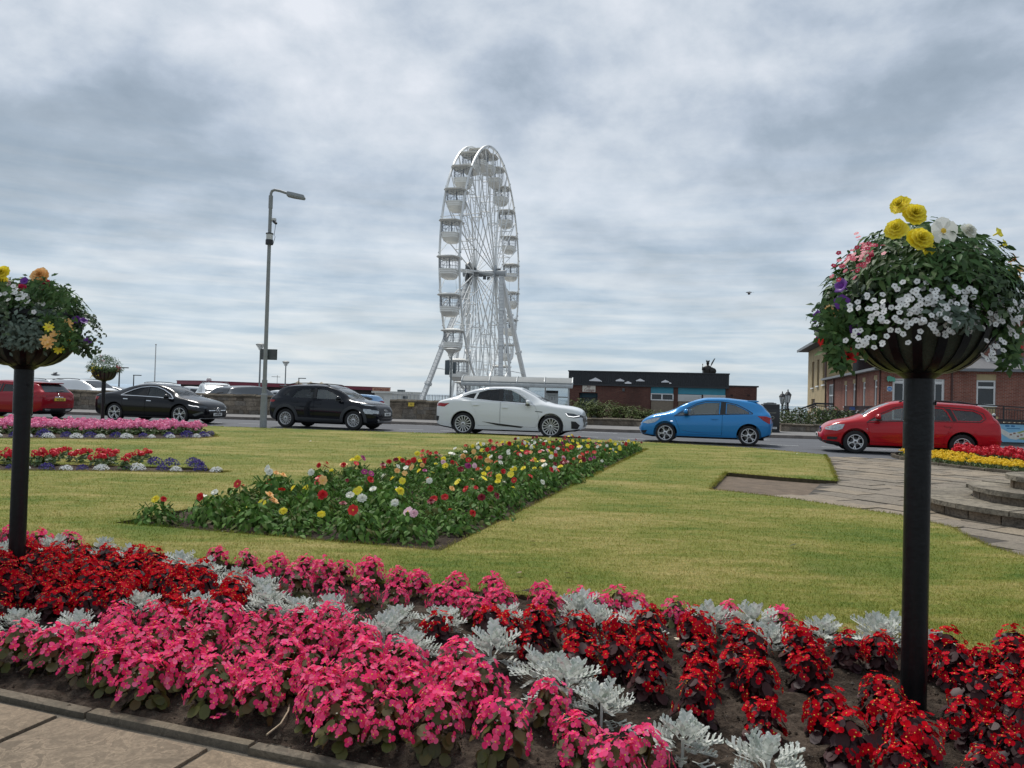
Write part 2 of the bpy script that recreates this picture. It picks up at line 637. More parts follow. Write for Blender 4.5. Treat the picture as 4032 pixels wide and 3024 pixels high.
# --- road, kerbs, far pavement
near_px = [(-1500, 1590), (-700, 1614), (0, 1641), (450, 1661), (890, 1680), (1400, 1697), (1900, 1711), (2400, 1733), (2955, 1763), (3250, 1791), (3520, 1803), (3800, 1821), (4032, 1840), (4700, 1890)]
NEAR = W2(near_px, ZL)
far_px = [(-1800, 1560), (-900, 1590), (-400, 1603), (350, 1624), (1000, 1643), (1623, 1661.5), (2307, 1686), (3033, 1711.6), (3130, 1714.5), (3911, 1740), (4900, 1772)]
FAR = W2(far_px, .12)
def off(poly, d):
    """shift a left-to-right polyline away from the camera"""
    out = []
    for i, p in enumerate(poly):
        a, b = poly[max(0, i - 1)], poly[min(len(poly) - 1, i + 1)]
        dx, dy = b[0] - a[0], b[1] - a[1]
        l = math.hypot(dx, dy)
        out.append((p[0] - dy / l * d, p[1] + dx / l * d))
    return out
sheet('road', [off(NEAR, -.05) + off(FAR, .02)[::-1]], 0.0, [ASPH])
sheet('pavement', [off(FAR, .13) + off(FAR, 14)[::-1]], 0.118, [PAVE])
def ribbon(mb, pl, d0, d1, z0, z1):
    a, b = off(pl, d0), off(pl, d1)
    for i in range(len(pl) - 1):
        L = math.hypot(a[i + 1][0] - a[i][0], a[i + 1][1] - a[i][1])
        k = max(1, round(L / .95))
        for q in range(k):
            t0, t1 = q / k + .006 / L, (q + 1) / k - .006 / L
            lp = lambda u, v, t: (u[0] + (v[0] - u[0]) * t, u[1] + (v[1] - u[1]) * t)
            jz = rnd.uniform(-.006, .006)
            c = [lp(a[i], a[i + 1], t0), lp(a[i], a[i + 1], t1), lp(b[i], b[i + 1], t1), lp(b[i], b[i + 1], t0)]
            mb.prism(c, z0, z1 + jz)
mb = MB()
ribbon(mb, FAR, 0, .13, -.02, .12)
struct('far_kerb', mb, KERB, 20)
mb = MB()
ribbon(mb, NEAR[:10], -.16, -.02, -.02, .062)
struct('near_kerb', mb, KERB, 20)

# --- road markings
mid_px = [(-500, 1617), (312, 1645), (975, 1668), (1660, 1693), (2300, 1720), (2464, 1726), (2770, 1740), (3100, 1754), (3360, 1765), (3700, 1780)]
MID = W2(mid_px, 0)
def along(pl):
    out = []
    for a, b in zip(pl[:-1], pl[1:]):
        L = math.hypot(b[0] - a[0], b[1] - a[1])
        out.append((a, b, L))
    return out
def at_len(seg, d):
    for a, b, L in seg:
        if d <= L:
            t = d / L
            return (a[0] + (b[0] - a[0]) * t, a[1] + (b[1] - a[1]) * t)
        d -= L
    return seg[-1][1]
mb = MB()
def strip(p, q, wd, z):
    dx, dy = q[0] - p[0], q[1] - p[1]
    l = math.hypot(dx, dy)
    nx, ny = -dy / l * wd / 2, dx / l * wd / 2
    mb.add([(p[0] + nx, p[1] + ny, z), (p[0] - nx, p[1] - ny, z), (q[0] - nx, q[1] - ny, z), (q[0] + nx, q[1] + ny, z)], [(0, 1, 2, 3)])
seg = along(MID)
tot = sum(x[2] for x in seg)
d = 0
while d < tot - 1:
    strip(at_len(seg, d), at_len(seg, d + .95), .09, .004)
    d += 1.62
for x0, y0, x1, y1 in ((230, 1627, 393, 1631.5), (560, 1638, 760, 1645), (880, 1648.5, 1090, 1655), (1330, 1664, 1500, 1669), (1540, 1671, 1712, 1676), (2020, 1688, 2200, 1696), (2290, 1700.5, 2430, 1707), (2700, 1719, 2860, 1726), (2930, 1729, 3032, 1733)):
    p, q = G(x0, y0, 0), G(x1, y1, 0)
    strip(p, q, .12, .004)
struct('road_markings', mb, WHITEL, 0)

# --- lawn with its flower beds cut out
front_px = [(6300, 2880), (4900, 2700), (4300, 2622), (3956, 2578), (3858, 2563), (3400, 2503), (2940, 2432), (2588, 2398), (2055, 2341), (1697, 2314), (1400, 2283), (1000, 2230), (600, 2179), (312, 2142), (100, 2109), (0, 2092), (-300, 2062), (-900, 2000)]
notch_px = [(3250, 1791), (3275, 1840), (3296, 1894), (3080, 1879), (2860, 1860), (2793, 1926), (2923, 1940), (3121, 1964), (3302, 1991), (3543, 2028), (3657, 2054), (3754, 2078), (3820, 2117), (3904, 2153), (4032, 2190), (4300, 2262), (4900, 2400), (6300, 2700)]
LAWN = W2(near_px[1:10], ZL) + W2(notch_px[1:], ZL) + W2(front_px, ZL)
dA, dB, dC = (Vector(G(x, y, ZL)) for x, y in ((452, 2058), (1735, 2168), (2548, 1768)))
dD = dA + (dC - dB)
DAH = [tuple(p[:2]) for p in (dA, dB, dC, dD)]
bed1_px = [(-600, 1712), (0, 1725), (400, 1730), (790, 1726), (858, 1720), (835, 1704), (600, 1694), (0, 1682), (-600, 1668)]
bed2_px = [(-400, 1846), (0, 1852), (400, 1855), (700, 1859), (872, 1862), (905, 1857), (800, 1843), (400, 1831), (0, 1825), (-400, 1815)]
BED1, BED2 = W2(bed1_px, ZL), W2(bed2_px, ZL)
TURFSIDE = M('turf_edge', (.07, .055, .03), .95, var=.4, vs=20, bump=.6, bs=90)
sheet('lawn', [LAWN, DAH[::-1], BED1[::-1], BED2[::-1]], ZL, [GRASS, TURFSIDE], edge=.075)

def lumpy(name, poly, z, amp, step, mat, slope=None, seed=3):
    """soil: a fine grid with clods, clipped to an outline"""
    P = np.array(poly)
    lo, hi = P.min(0) - step, P.max(0) + step
    xs, ys = np.arange(lo[0], hi[0], step), np.arange(lo[1], hi[1], step)
    X, Y = np.meshgrid(xs, ys, indexing='ij')
    g = np.random.default_rng(seed)
    Z = np.zeros_like(X)
    for sc, am in ((.35, .9), (.12, .7), (.05, .7), (.025, .5)):
        gx, gy = int((hi[0] - lo[0]) / sc) + 3, int((hi[1] - lo[1]) / sc) + 3
        T = g.random((gx, gy))
        u, v = (X - lo[0]) / sc, (Y - lo[1]) / sc
        i, j = u.astype(int), v.astype(int)
        fu, fv = u - i, v - j
        fu, fv = fu * fu * (3 - 2 * fu), fv * fv * (3 - 2 * fv)
        Z += am * ((T[i, j] * (1 - fu) + T[i + 1, j] * fu) * (1 - fv) + (T[i, j + 1] * (1 - fu) + T[i + 1, j + 1] * fu) * fv - .5)
    Z = z + amp * Z
    if slope:
        dd = (X - slope[0].x) * slope[1].x + (Y - slope[0].y) * slope[1].y
        Z -= .034 * np.clip(1 - dd / .22, 0, 1)
    ok = inside(np.stack([X.ravel(), Y.ravel()], 1), poly).reshape(X.shape)
    ids = -np.ones(X.shape, int)
    q = ok[:-1, :-1] & ok[1:, :-1] & ok[1:, 1:] & ok[:-1, 1:]
    use = np.zeros_like(ok)
    use[:-1, :-1] |= q; use[1:, :-1] |= q; use[1:, 1:] |= q; use[:-1, 1:] |= q
    ids[use] = np.arange(use.sum())
    mb = MB()
    vs = np.stack([X[use], Y[use], Z[use]], 1)
    a = np.argwhere(q)
    fs = [(int(ids[i, j]), int(ids[i + 1, j]), int(ids[i + 1, j + 1]), int(ids[i, j + 1])) for i, j in a]
    mb.v, mb.f, mb.mi = [tuple(p) for p in vs.tolist()], fs, [0] * len(fs)
    return struct(name, mb, mat, 180)

# front bed: between the lawn and the edging stones of the near path
edge_px = [(-900, 2520), (-400, 2600), (0, 2690), (300, 2745), (640, 2815), (1000, 2892), (1400, 2975), (1700, 3037), (2300, 3160), (3000, 3290), (4300, 3500)]
EDGE = W2(edge_px, .05)
e0, e1 = Vector((*EDGE[2], 0)), Vector((*EDGE[6], 0))
ex = (e1 - e0).normalized()
ey = Vector((-ex.y, ex.x, 0))          # away from the camera
FBED = W2([(-900, 2004), (-300, 2066), (0, 2096), (100, 2113), (312, 2146), (600, 2183), (1000, 2234), (1400, 2287), (1697, 2318), (2055, 2345), (2588, 2402), (2940, 2436), (3400, 2507), (3858, 2567), (3956, 2582), (4300, 2626)], .05)[::-1] + EDGE
lumpy('soil', off(EDGE, -.05)[::1] + W2([(4350, 2600), (3956, 2560), (3858, 2545), (3400, 2485), (2940, 2414), (2588, 2380), (2055, 2324), (1697, 2298), (1400, 2266), (1000, 2214), (600, 2164), (312, 2127), (0, 2078), (-300, 2048), (-900, 1990)], .05), ZS, .036, .014, SOIL, (e0, ey))
cx_, cy_ = (dA + dC)[0] / 2, (dA + dC)[1] / 2
lumpy('soil', DAH, .035, .03, .05, SOIL, seed=5)
lumpy('soil', BED1, .05, .03, .08, SOIL, seed=6)
lumpy('soil', BED2, .05, .03, .06, SOIL, seed=8)

# --- near paving: edging stones and big worn flags
def flagmat(name, base, seed):
    m, t = new_mat(name)
    g = t.n('ShaderNodeNewGeometry')
    pos, ri = g.outputs['Position'], g.outputs['Random Per Island']
    n1, n2, n3 = t.noise(pos, 2.2, 5, .6, .5), t.noise(pos, 7, 6, .62, 1.5), t.noise(pos, 60, 4, .7)
    c = t.mix(t.ramp(n1, [(.3, 0.0), (.7, 1.0)]), tuple(x * .72 for x in base), tuple(x * 1.2 for x in base))
    c = t.mix(t.ramp(n2, [(.40, 0.0), (.46, .5), (.475, .1), (.54, .75), (.56, 0.0)]), c, tuple(x * 1.75 for x in base))
    c = t.mix(t.ramp(n3, [(.35, .45), (.6, 0.0)]), c, tuple(x * .5 for x in base))
    c = t.mix(1.0, c, t.ramp(ri, [(0, (.78, .8, .8)), (.5, (1, 1, 1)), (1, (1.2, 1.16, 1.08))]), blend='MULTIPLY')
    b = t.n('ShaderNodeBsdfPrincipled', Base_Color=c, Roughness=.82)
    b.inputs['Specular IOR Level'].default_value = .25
    t.set(b.inputs['Normal'], t.n('ShaderNodeBump', Height=t.m('ADD', t.m('MULTIPLY', n2, .8), t.m('MULTIPLY', n3, .3)), Strength=.45, Distance=.012))
    t.n('ShaderNodeOutputMaterial', i0=b)
    return m
FLAG = flagmat('flagstones', (.165, .130, .094), 1)
FLAG2 = flagmat('grey_flagstones', (.195, .165, .128), 2)
JOINT = M('sandy_joint', (.10, .085, .065), .95, var=.3, vs=18, bump=.5, bs=90)
mb = MB()
def q4(u0, u1, v0, v1, z0, z1, sk=0.0, mbx=None):
    c = [e0 + ex * (u + sk * v) + ey * v for u, v in ((u0, v0), (u1, v0), (u1, v1), (u0, v1))]
    j = [(p.x + rnd.uniform(-.006, .006), p.y + rnd.uniform(-.006, .006)) for p in c]
    (mbx or mb).prism(j, z0, z1 + rnd.uniform(-.004, .004))
def q4b(u0, u1, v0, v1, z0, z1, mbx):
    """worn stone: softened top rim"""
    bm = bmesh.new()
    c = [e0 + ex * u + ey * v for u, v in ((u0, v0), (u1, v0), (u1, v1), (u0, v1))]
    vs = [bm.verts.new((p.x + rnd.uniform(-.005, .005), p.y + rnd.uniform(-.005, .005), z)) for z in (z0, z1) for p in c]
    for f in ((0, 3, 2, 1), (4, 5, 6, 7), (0, 1, 5, 4), (1, 2, 6, 5), (2, 3, 7, 6), (3, 0, 4, 7)):
        bm.faces.new([vs[i] for i in f])
    te = [e for e in bm.edges if all(abs(v.co.z - z1) < 1e-5 for v in e.verts)]
    bmesh.ops.bevel(bm, geom=te, offset=.009, segments=2, affect='EDGES', profile=.5)
    mbx.bm(bm)
u = -2.4
while u < 3.5:
    L = rnd.uniform(.55, .95)
    q4b(u, u + L - .006, -.05, .0, -.05, .034 + rnd.uniform(-.003, .003), mb)
    u += L
struct('edging_kerb', mb, flagmat('edging_stone', (.105, .088, .066), 4), 30)
mb = MB()
for v0, v1, cuts in ((-.62, -.072, (-2.6, -1.7, -.72, .42, 1.12, 1.9, 2.8, 3.6)), (-1.28, -.64, (-2.6, -1.2, -.27, .8, 1.7, 2.6, 3.6)), (-1.95, -1.3, (-2.6, -1.5, -.5, .4, 1.5, 2.4, 3.6))):
    for a, b in zip(cuts[:-1], cuts[1:]):
        q4b(a + .012, b - .012, v0 + .01, v1 - .01, -.04, .020, mb)
struct('path', mb, FLAG, 30)
mb = MB()
mb.add([tuple(e0 + ex * u_ + ey * v_ + Vector((0, 0, .006))) for u_, v_ in ((-4, -3.2), (6, -3.2), (6, .05), (-4, .05))], [(0, 1, 2, 3)])
struct('path_bedding', mb, JOINT, 0)

# --- right-hand paved path (rows of slabs) on a bedding sheet
PB = W2([(2600, 1830), (3300, 1800), (3600, 1812), (4032, 1842), (5200, 1940), (5600, 2600), (4400, 2420), (3700, 2150), (3100, 2010), (2600, 1950)], ZP)
EARTH = M('bare_earth', (.135, .098, .066), .95, var=.3, vs=7, bump=.5, bs=60, dark=dict(c=(.08, .058, .04), s=2.0, a=.48, b=.62, f=.6))
sheet('path_ground', [PB], ZP - .014, [EARTH])
sheet('path_bedding', [W2([(3150, 1975), (3275, 1862), (3255, 1800), (3600, 1813), (4032, 1843), (5200, 1941), (5600, 2590), (4400, 2415), (3700, 2145)], ZP)], ZP - .007, [M('dark_joint', (.055, .046, .036), .95, var=.3, vs=8)])
mb = MB()
o_ = G(3170, 1960, 0)
dirx = (G(3500, 2024, 0) - G(3121, 1964, 0)); dirx.z = 0; dirx.normalize()
diry = Vector((-dirx.y, dirx.x, 0))
lawn_np = LAWN
for r in range(-12, 24):
    v = r * .46
    u = -11 + (r % 3) * .3
    while u < 11:
        L = rnd.choice((.46, .62, .75, .9))
        c = [o_ + dirx * a + diry * b for a, b in ((u + .014, v + .014), (u + L - .014, v + .014), (u + L - .014, v + .446), (u + .014, v + .446))]
        mid = sum((Vector(p) for p in c), Vector()) / 4
        px_ok = inside(np.array([[mid.x, mid.y]]), PB)[0] and not inside(np.array([[mid.x, mid.y]]), LAWN)[0]
        if px_ok and mid.x > 3.85 + .61 * (min(mid.y, 13.2) - 10.4):
            j = [(p.x + rnd.uniform(-.01, .01), p.y + rnd.uniform(-.01, .01)) for p in c]
            mb.prism(j, ZP - .02, ZP + rnd.uniform(-.006, .006))
        u += L
struct('path_slabs', mb, FLAG2, 0)

# --- grass blades on the lawn
def blades(N, seed):
    g = np.random.default_rng(seed)
    px = g.uniform(-150, 4180, N)
    py = 1640 + (2640 - 1640) * g.random(N) ** 1.0
    P = np.array([[*G(a, b, ZL)[:2]] for a, b in zip(px, py)])
    ok = inside(P, LAWN) & ~inside(P, DAH) & ~inside(P, BED1) & ~inside(P, BED2)
    return P[ok]
def ray_np(px, py, z):
    d = np.array(F_)[None] + np.outer((px - 2016) / FPX, np.array(R_)) - np.outer((py - 1512) / FPX, np.array(U_))
    t = (z - CAM.z) / d[:, 2]
    return np.array(CAM)[None] + d * t[:, None]
g = np.random.default_rng(21)
N = 330000
P = ray_np(g.uniform(-200, 4230, N), g.uniform(1690, 2650, N), ZL)[:, :2]
# a fringe of longer grass along the cut edges
fr = []
for poly in (LAWN, DAH, BED1, BED2):
    for i in range(len(poly)):
        a, b = np.array(poly[i]), np.array(poly[(i + 1) % len(poly)])
        L = np.linalg.norm(b - a)
        if L > 60:
            continue
        D = max(4, (a[1] + b[1]) / 2)
        k = int(L * 2600 / D)
        fr.append(a + (b - a) * g.random((k, 1)) + g.normal(0, .025, (k, 2)))
fr = np.concatenate(fr)
ok = inside(P, LAWN) & ~inside(P, DAH) & ~inside(P, BED1) & ~inside(P, BED2)
P = P[ok]
nf = len(P)
P = np.concatenate([P, fr])
D = P[:, 1]
n = len(P)
h = g.uniform(.008, .022, n) * (1 + .3 * np.clip((D - 4) / 12, 0, 1))
h[nf:] *= 1.5
wd = np.maximum(.0016, D * .00032) * g.uniform(.7, 1.3, n)
ang = g.uniform(0, 2 * np.pi, n)
lean = g.uniform(.2, 1.1, n) * h
la = g.uniform(0, 2 * np.pi, n)
c, s = np.cos(ang) * wd, np.sin(ang) * wd
z0 = np.full(n, ZL - .003)
v = np.empty((n, 3, 3))
v[:, 0] = np.stack([P[:, 0] - c, P[:, 1] - s, z0], 1)
v[:, 1] = np.stack([P[:, 0] + c, P[:, 1] + s, z0], 1)
v[:, 2] = np.stack([P[:, 0] + lean * np.cos(la), P[:, 1] + lean * np.sin(la), z0 + h], 1)
me = bpy.data.meshes.new('grass')
me.vertices.add(3 * n); me.loops.add(3 * n); me.polygons.add(n)
me.vertices.foreach_set('co', v.reshape(-1))
me.loops.foreach_set('vertex_index', np.arange(3 * n, dtype=np.int32))
me.polygons.foreach_set('loop_start', np.arange(0, 3 * n, 3, dtype=np.int32))
me.polygons.foreach_set('loop_total', np.full(n, 3, np.int32))
me.update(calc_edges=True)
me.materials.append(BLADE)
o = link('grass', me)
o['kind'] = 'stuff'
# =================================================================== plants
PINK = leafmat('pink_petals', [(.88, .045, .19), (.92, .085, .26), (.78, .022, .12), (.93, .15, .33), (.90, .035, .165), (.93, .23, .39)], .75, .35, .06)
REDP = leafmat('red_petals', [(.50, .001, .010), (.62, .003, .012), (.36, .001, .014), (.60, .022, .04), (.46, .001, .012)], .75, .25, .05)
YELC = leafmat('yellow_stamens', [(.85, .55, .05), (.85, .62, .12)], .6, .1)
BRONZE = leafmat('bronze_green_leaves', [(.060, .052, .014), (.075, .085, .018), (.095, .060, .020), (.045, .055, .012)], .45, .1, .3)
DARKLF = leafmat('dark_bronze_leaves', [(.030, .008, .010), (.045, .012, .012), (.024, .009, .012), (.055, .016, .014)], .5, .08, .25)
SILVER = leafmat('silver_felted_leaves', [(.60, .62, .58), (.70, .71, .67), (.40, .45, .39), (.74, .75, .71), (.52, .55, .50)], .9, .2, .1)
DAHLF = leafmat('dahlia_leaves', [(.065, .15, .028), (.10, .215, .036), (.042, .10, .022), (.135, .235, .045), (.065, .15, .028), (.13, .13, .04)], .6, .2, .15)
GERLF = leafmat('geranium_leaves', [(.06, .12, .03), (.085, .15, .035), (.05, .09, .028), (.12, .15, .05)], .5, .2, .4)
GREYLF = leafmat('grey_green_leaves', [(.12, .17, .13), (.17, .22, .17), (.09, .13, .10)], .7, .2, .25)
LOBEL = leafmat('violet_petals', [(.04, .025, .19), (.07, .045, .27), (.03, .016, .13)], .6, .2)
WHITEP = leafmat('white_petals', [(.82, .82, .78), (.88, .88, .86), (.75, .76, .72)], .6, .25)
GERPINK = leafmat('rose_pink_petals', [(.86, .26, .46), (.90, .36, .54), (.82, .17, .38)], .55, .25)
GERRED = leafmat('scarlet_petals', [(.66, .012, .03), (.74, .03, .05), (.55, .008, .03)], .5, .2)
MARI = leafmat('marigold_petals', [(.90, .60, .015), (.92, .68, .03), (.88, .52, .01)], .6, .2)
PETALS = {
    'yellow': leafmat('yellow_petals', [(.95, .80, .045), (.96, .85, .14)], .6, .35, .1),
    'white': leafmat('ivory_petals', [(.86, .85, .72), (.9, .9, .84)], .5, .25),
    'red': leafmat('dahlia_red_petals', [(.60, .012, .018), (.70, .03, .03)], .5, .2),
    'maroon': leafmat('maroon_petals', [(.22, .006, .022), (.30, .012, .03)], .5, .15),
    'orange': leafmat('coral_petals', [(.85, .20, .08), (.88, .30, .14)], .5, .25),
    'peach': leafmat('peach_petals', [(.90, .50, .15), (.92, .60, .26)], .5, .25),
    'pale pink': leafmat('pale_pink_petals', [(.85, .50, .60), (.88, .62, .68)], .5, .25),
    'magenta': leafmat('magenta_petals', [(.40, .03, .19), (.5, .06, .26)], .5, .2),
    'purple': leafmat('purple_petals', [(.10, .02, .20), (.16, .04, .30)], .5, .2),
    'crimson': leafmat('crimson_petals', [(.48, .01, .06), (.58, .03, .09)], .5, .2),
}
STALK = M('plant_stalk', (.10, .11, .03), .6, var=.2)

def disc_petal(L, wd, cup, n=8, base=.12):
    """rounded petal lying along +x from the origin, a fan around its middle"""
    v = [(L * .52, 0, cup * .25 * L)]
    for k in range(n):
        t = 2 * math.pi * k / n
        x = L * (.53 + .47 * math.cos(t))
        y = wd * math.sin(t) * (.72 + .28 * min(1, x / L + .35))
        r2 = ((x / L - .5) ** 2 * 1.2 + (y / max(wd, 1e-6)) ** 2 * .55)
        v.append((x, y, cup * L * r2 * .6 + cup * L * .12))
    f = [(0, 1 + k, 1 + (k + 1) % n) for k in range(n)]
    return v, f

def leaf_blade(L, wd, fold=.25, droop=.25, seg=3):
    """pointed leaf along +x, folded on its midrib"""
    v, f = [(0, 0, 0)], []
    for i in range(1, seg + 1):
        t = i / (seg + 1)
        wv = wd * math.sin(math.pi * t ** .8) ** .8
        z = -droop * L * t * t
        v += [(L * t, -wv, z + fold * wv), (L * t, 0, z), (L * t, wv, z + fold * wv)]
    v.append((L, 0, -droop * L))
    f += [(0, 1, 2), (0, 2, 3)]
    for i in range(seg - 1):
        a = 1 + 3 * i
        f += [(a, a + 3, a + 4, a + 1), (a + 1, a + 4, a + 5, a + 2)]
    a = 1 + 3 * (seg - 1)
    f += [(a, len(v) - 1, a + 1), (a + 1, len(v) - 1, a + 2)]
    return v, f

def frame(pos, nrm, spin=0.0, scale=1.0, xdir=None):
    """matrix with z along nrm"""
    z = Vector(nrm).normalized()
    x = z.orthogonal() if xdir is None else (Vector(xdir) - z * Vector(xdir).dot(z))
    if x.length < 1e-4:
        x = z.orthogonal()
    x.normalize()
    y = z.cross(x)
    m = Matrix((x, y, z)).transposed().to_4x4()
    return Matrix.Translation(pos) @ m @ Matrix.Rotation(spin, 4, 'Z') @ Matrix.Scale(scale, 4)

def rotz(v, a):
    c, s = math.cos(a), math.sin(a)
    return [(x * c - y * s, x * s + y * c, z) for x, y, z in v]

def add_flower_begonia(mb, m, r, rng):
    op = rng.uniform(.1, .75)
    for k, (a, L, wd) in enumerate(((0, 1.0, .52), (math.pi, .95, .50), (math.pi / 2, .72, .24), (-math.pi / 2, .72, .24))):
        v, f = disc_petal(r * L, r * wd, op * (1 if k < 2 else 1.3))
        if k < 2 and rng.random() < .15:
            continue
        mb.add(rotz(v, a + rng.uniform(-.15, .15)), f, 0, m)
    v = [(r * .16 * math.cos(t), r * .16 * math.sin(t), r * .10) for t in (0, 1.57, 3.14, 4.71)] + [(0, 0, r * .26)]
    mb.add(v, [(0, 1, 4), (1, 2, 4), (2, 3, 4), (3, 0, 4)], 1, m)

def begonia(seed, nfl, rad, hgt, leafn, flr=.018, llen=.05):
    rng = random.Random(seed)
    fo, bl = MB(), MB()
    for i in range(leafn):
        az = rng.uniform(0, 2 * math.pi)
        el = rng.uniform(-.1, 1.35)
        rr = rng.uniform(.55, 1.0)
        p = Vector((math.cos(az) * math.cos(el) * rad * rr, math.sin(az) * math.cos(el) * rad * rr, .015 + max(0, math.sin(el)) * hgt * .86 * rr + rng.uniform(0, .02)))
        nrm = Vector((math.cos(az) * .7, math.sin(az) * .7, rng.uniform(.3, 1.1)))
        v, f = disc_petal(llen * rng.uniform(.7, 1.15), llen * .42, rng.uniform(.1, .5))
        fo.add(v, f, 0, frame(p - Vector((math.cos(az), math.sin(az), 0)) * llen * .4, nrm, rng.uniform(-.5, .5), 1, (math.cos(az), math.sin(az), -.4)))
    for i in range(5):
        a = rng.uniform(0, 6.28)
        fo.tube([(0, 0, -.02), (math.cos(a) * rad * .25, math.sin(a) * rad * .25, hgt * .4), (math.cos(a) * rad * .5, math.sin(a) * rad * .5, hgt * .75)], .004, 5)
    for i in range(nfl):
        az = rng.uniform(0, 2 * math.pi)
        el = math.asin(min(1, rng.random() ** .75))
        rr = rng.uniform(.86, 1.12)
        p = Vector((math.cos(az) * math.cos(el) * rad * rr, math.sin(az) * math.cos(el) * rad * rr, .03 + math.sin(el) * (hgt - .03) * rr + .01))
        nrm = Vector((math.cos(az) * math.cos(el), math.sin(az) * math.cos(el), math.sin(el) * .9 + .1)) + Vector((rng.uniform(-.5, .5), rng.uniform(-.5, .5), rng.uniform(-.4, .3)))
        add_flower_begonia(bl, frame(p, nrm, rng.uniform(0, 6.28)), flr * rng.uniform(.75, 1.15), rng)
    return fo, bl

def dusty(seed, n=34):
    """silver ragwort: deeply lobed felted leaves in a loose rosette"""
    rng = random.Random(seed)
    mb = MB()
    for i in range(n):
        t = i / n
        az = i * 2.399 + rng.uniform(-.3, .3)
        up = .15 + 1.0 * (1 - t) ** .9 + rng.uniform(-.2, .2)
        L = rng.uniform(.065, .115) * (.85 + .4 * t)
        v, f = [], []
        def quad(a, b, w0, w1, z0, z1):
            o = len(v)
            d = Vector((b[0] - a[0], b[1] - a[1], 0)).normalized()
            nx, ny = -d.y, d.x
            v.extend([(a[0] + nx * w0, a[1] + ny * w0, z0), (a[0] - nx * w0, a[1] - ny * w0, z0), (b[0] - nx * w1, b[1] - ny * w1, z1), (b[0] + nx * w1, b[1] + ny * w1, z1)])
            f.append((o, o + 1, o + 2, o + 3))
        cz = lambda x: -.35 * L * (x / L) ** 2
        quad((0, 0), (L * .3, 0), .0025, .0045, 0, cz(L * .3))
        quad((L * .3, 0), (L * .95, 0), .0105, .0075, cz(L * .3), cz(L))
        for k in range(4):
            x = L * (.30 + .19 * k)
            ll = L * (.16 + .15 * math.sin(math.pi * (.3 + .15 * k)))
            for s_ in (-1, 1):
                b = (x + ll * .62, s_ * ll * .70)
                quad((x, 0), b, .0072, .0072, cz(x), cz(x) + .006)
                for da in (-.7, .0, .85):
                    an = math.atan2(b[1], b[0] - x) + da * s_
                    e = (b[0] + math.cos(an) * ll * .28, b[1] + math.sin(an) * ll * .28)
                    quad(b, e, .0052, .0036, cz(x) + .006, cz(x) + .004 + rng.uniform(-.004, .009))
        b = (L * .95, 0)
        for da in (-.7, 0, .7):
            quad(b, (b[0] + math.cos(da) * L * .09, b[1] + math.sin(da) * L * .09), .005, .0035, cz(L), cz(L) - .002)
        rad = .014 + .035 * t
        p = Vector((math.cos(az) * rad, math.sin(az) * rad, .03 + .085 * (1 - t)))
        out = Vector((math.cos(az), math.sin(az), 0))
        xd = out * math.cos(up * .95) + Vector((0, 0, 1)) * math.sin(up * .95)
        nr = -out * math.sin(up * .95) + Vector((0, 0, 1)) * math.cos(up * .95)
        mb.add(v, f, 0, frame(p, nr, 0, 1, xd))
    mb.tube([(0, 0, -.02), (0, 0, .1)], .006, 6)
    return mb

def rosette(mb, m, r, layers, npet, rng, wid=.34, cup=.35, centre=True, mi=0, cmi=1):
    for l in range(layers):
        k = npet - l
        lr = r * max(.22, 1 - (.26 if layers < 4 else .125) * l)
        for i in range(k):
            v, f = disc_petal(lr * rng.uniform(.9, 1.08), lr * wid, cup + .35 * l, 7)
            a = 2 * math.pi * i / k + l * .4 + rng.uniform(-.1, .1)
            tilt = .08 + (.42 if layers < 4 else .2) * l
            c, s_ = math.cos(tilt), math.sin(tilt)
            v = [(x * c - z * s_, y, x * s_ + z * c + l * r * .05) for x, y, z in v]
            mb.add(rotz(v, a), f, mi, m)
    if centre:
        q = r * .2
        v = [(q * math.cos(t), q * math.sin(t), r * .12) for t in (0, 1.05, 2.09, 3.14, 4.19, 5.24)] + [(0, 0, r * .26)]
        mb.add(v, [(i, (i + 1) % 6, 6) for i in range(6)], cmi, m)

def leaf_dome(mb, rng, n, rad, hgt, L, wd, up=(.2, 1.0), low=-.05, fill=.55, mi=0, fold=.25, droop=.3):
    for i in range(n):
        az = rng.uniform(0, 2 * math.pi)
        el = math.asin(rng.uniform(low, 1.0))
        rr = rng.uniform(fill, 1.0)
        wob = 1 + .16 * math.sin(az * 3 + rad * 40) + .1 * math.sin(az * 5 + 1)
        p = Vector((math.cos(az) * math.cos(el) * rad * rr * wob, math.sin(az) * math.cos(el) * rad * rr * wob, max(.01, math.sin(el) * hgt * rr)))
        nrm = Vector((math.cos(az) * .5 + rng.uniform(-.4, .4), math.sin(az) * .5 + rng.uniform(-.4, .4), rng.uniform(*up)))
        l = L * rng.uniform(.6, 1.15)
        v, f = leaf_blade(l, wd * l / L, fold, rng.uniform(0, droop * 2))
        a2 = az + rng.uniform(-.9, .9)
        mb.add(v, f, mi, frame(p, nrm, 0, 1, (math.cos(a2), math.sin(a2), rng.uniform(-.5, .4))))

def plant(name, label, cat, parts, loc, group, sc=1.0, rz=None):
    t = thing(name, label, cat, loc, rnd.uniform(0, 6.28) if rz is None else rz, group)
    t.scale = (sc, sc, sc * rnd.uniform(.92, 1.08))
    for nm, me in parts:
        link(nm, me, t)
    return t

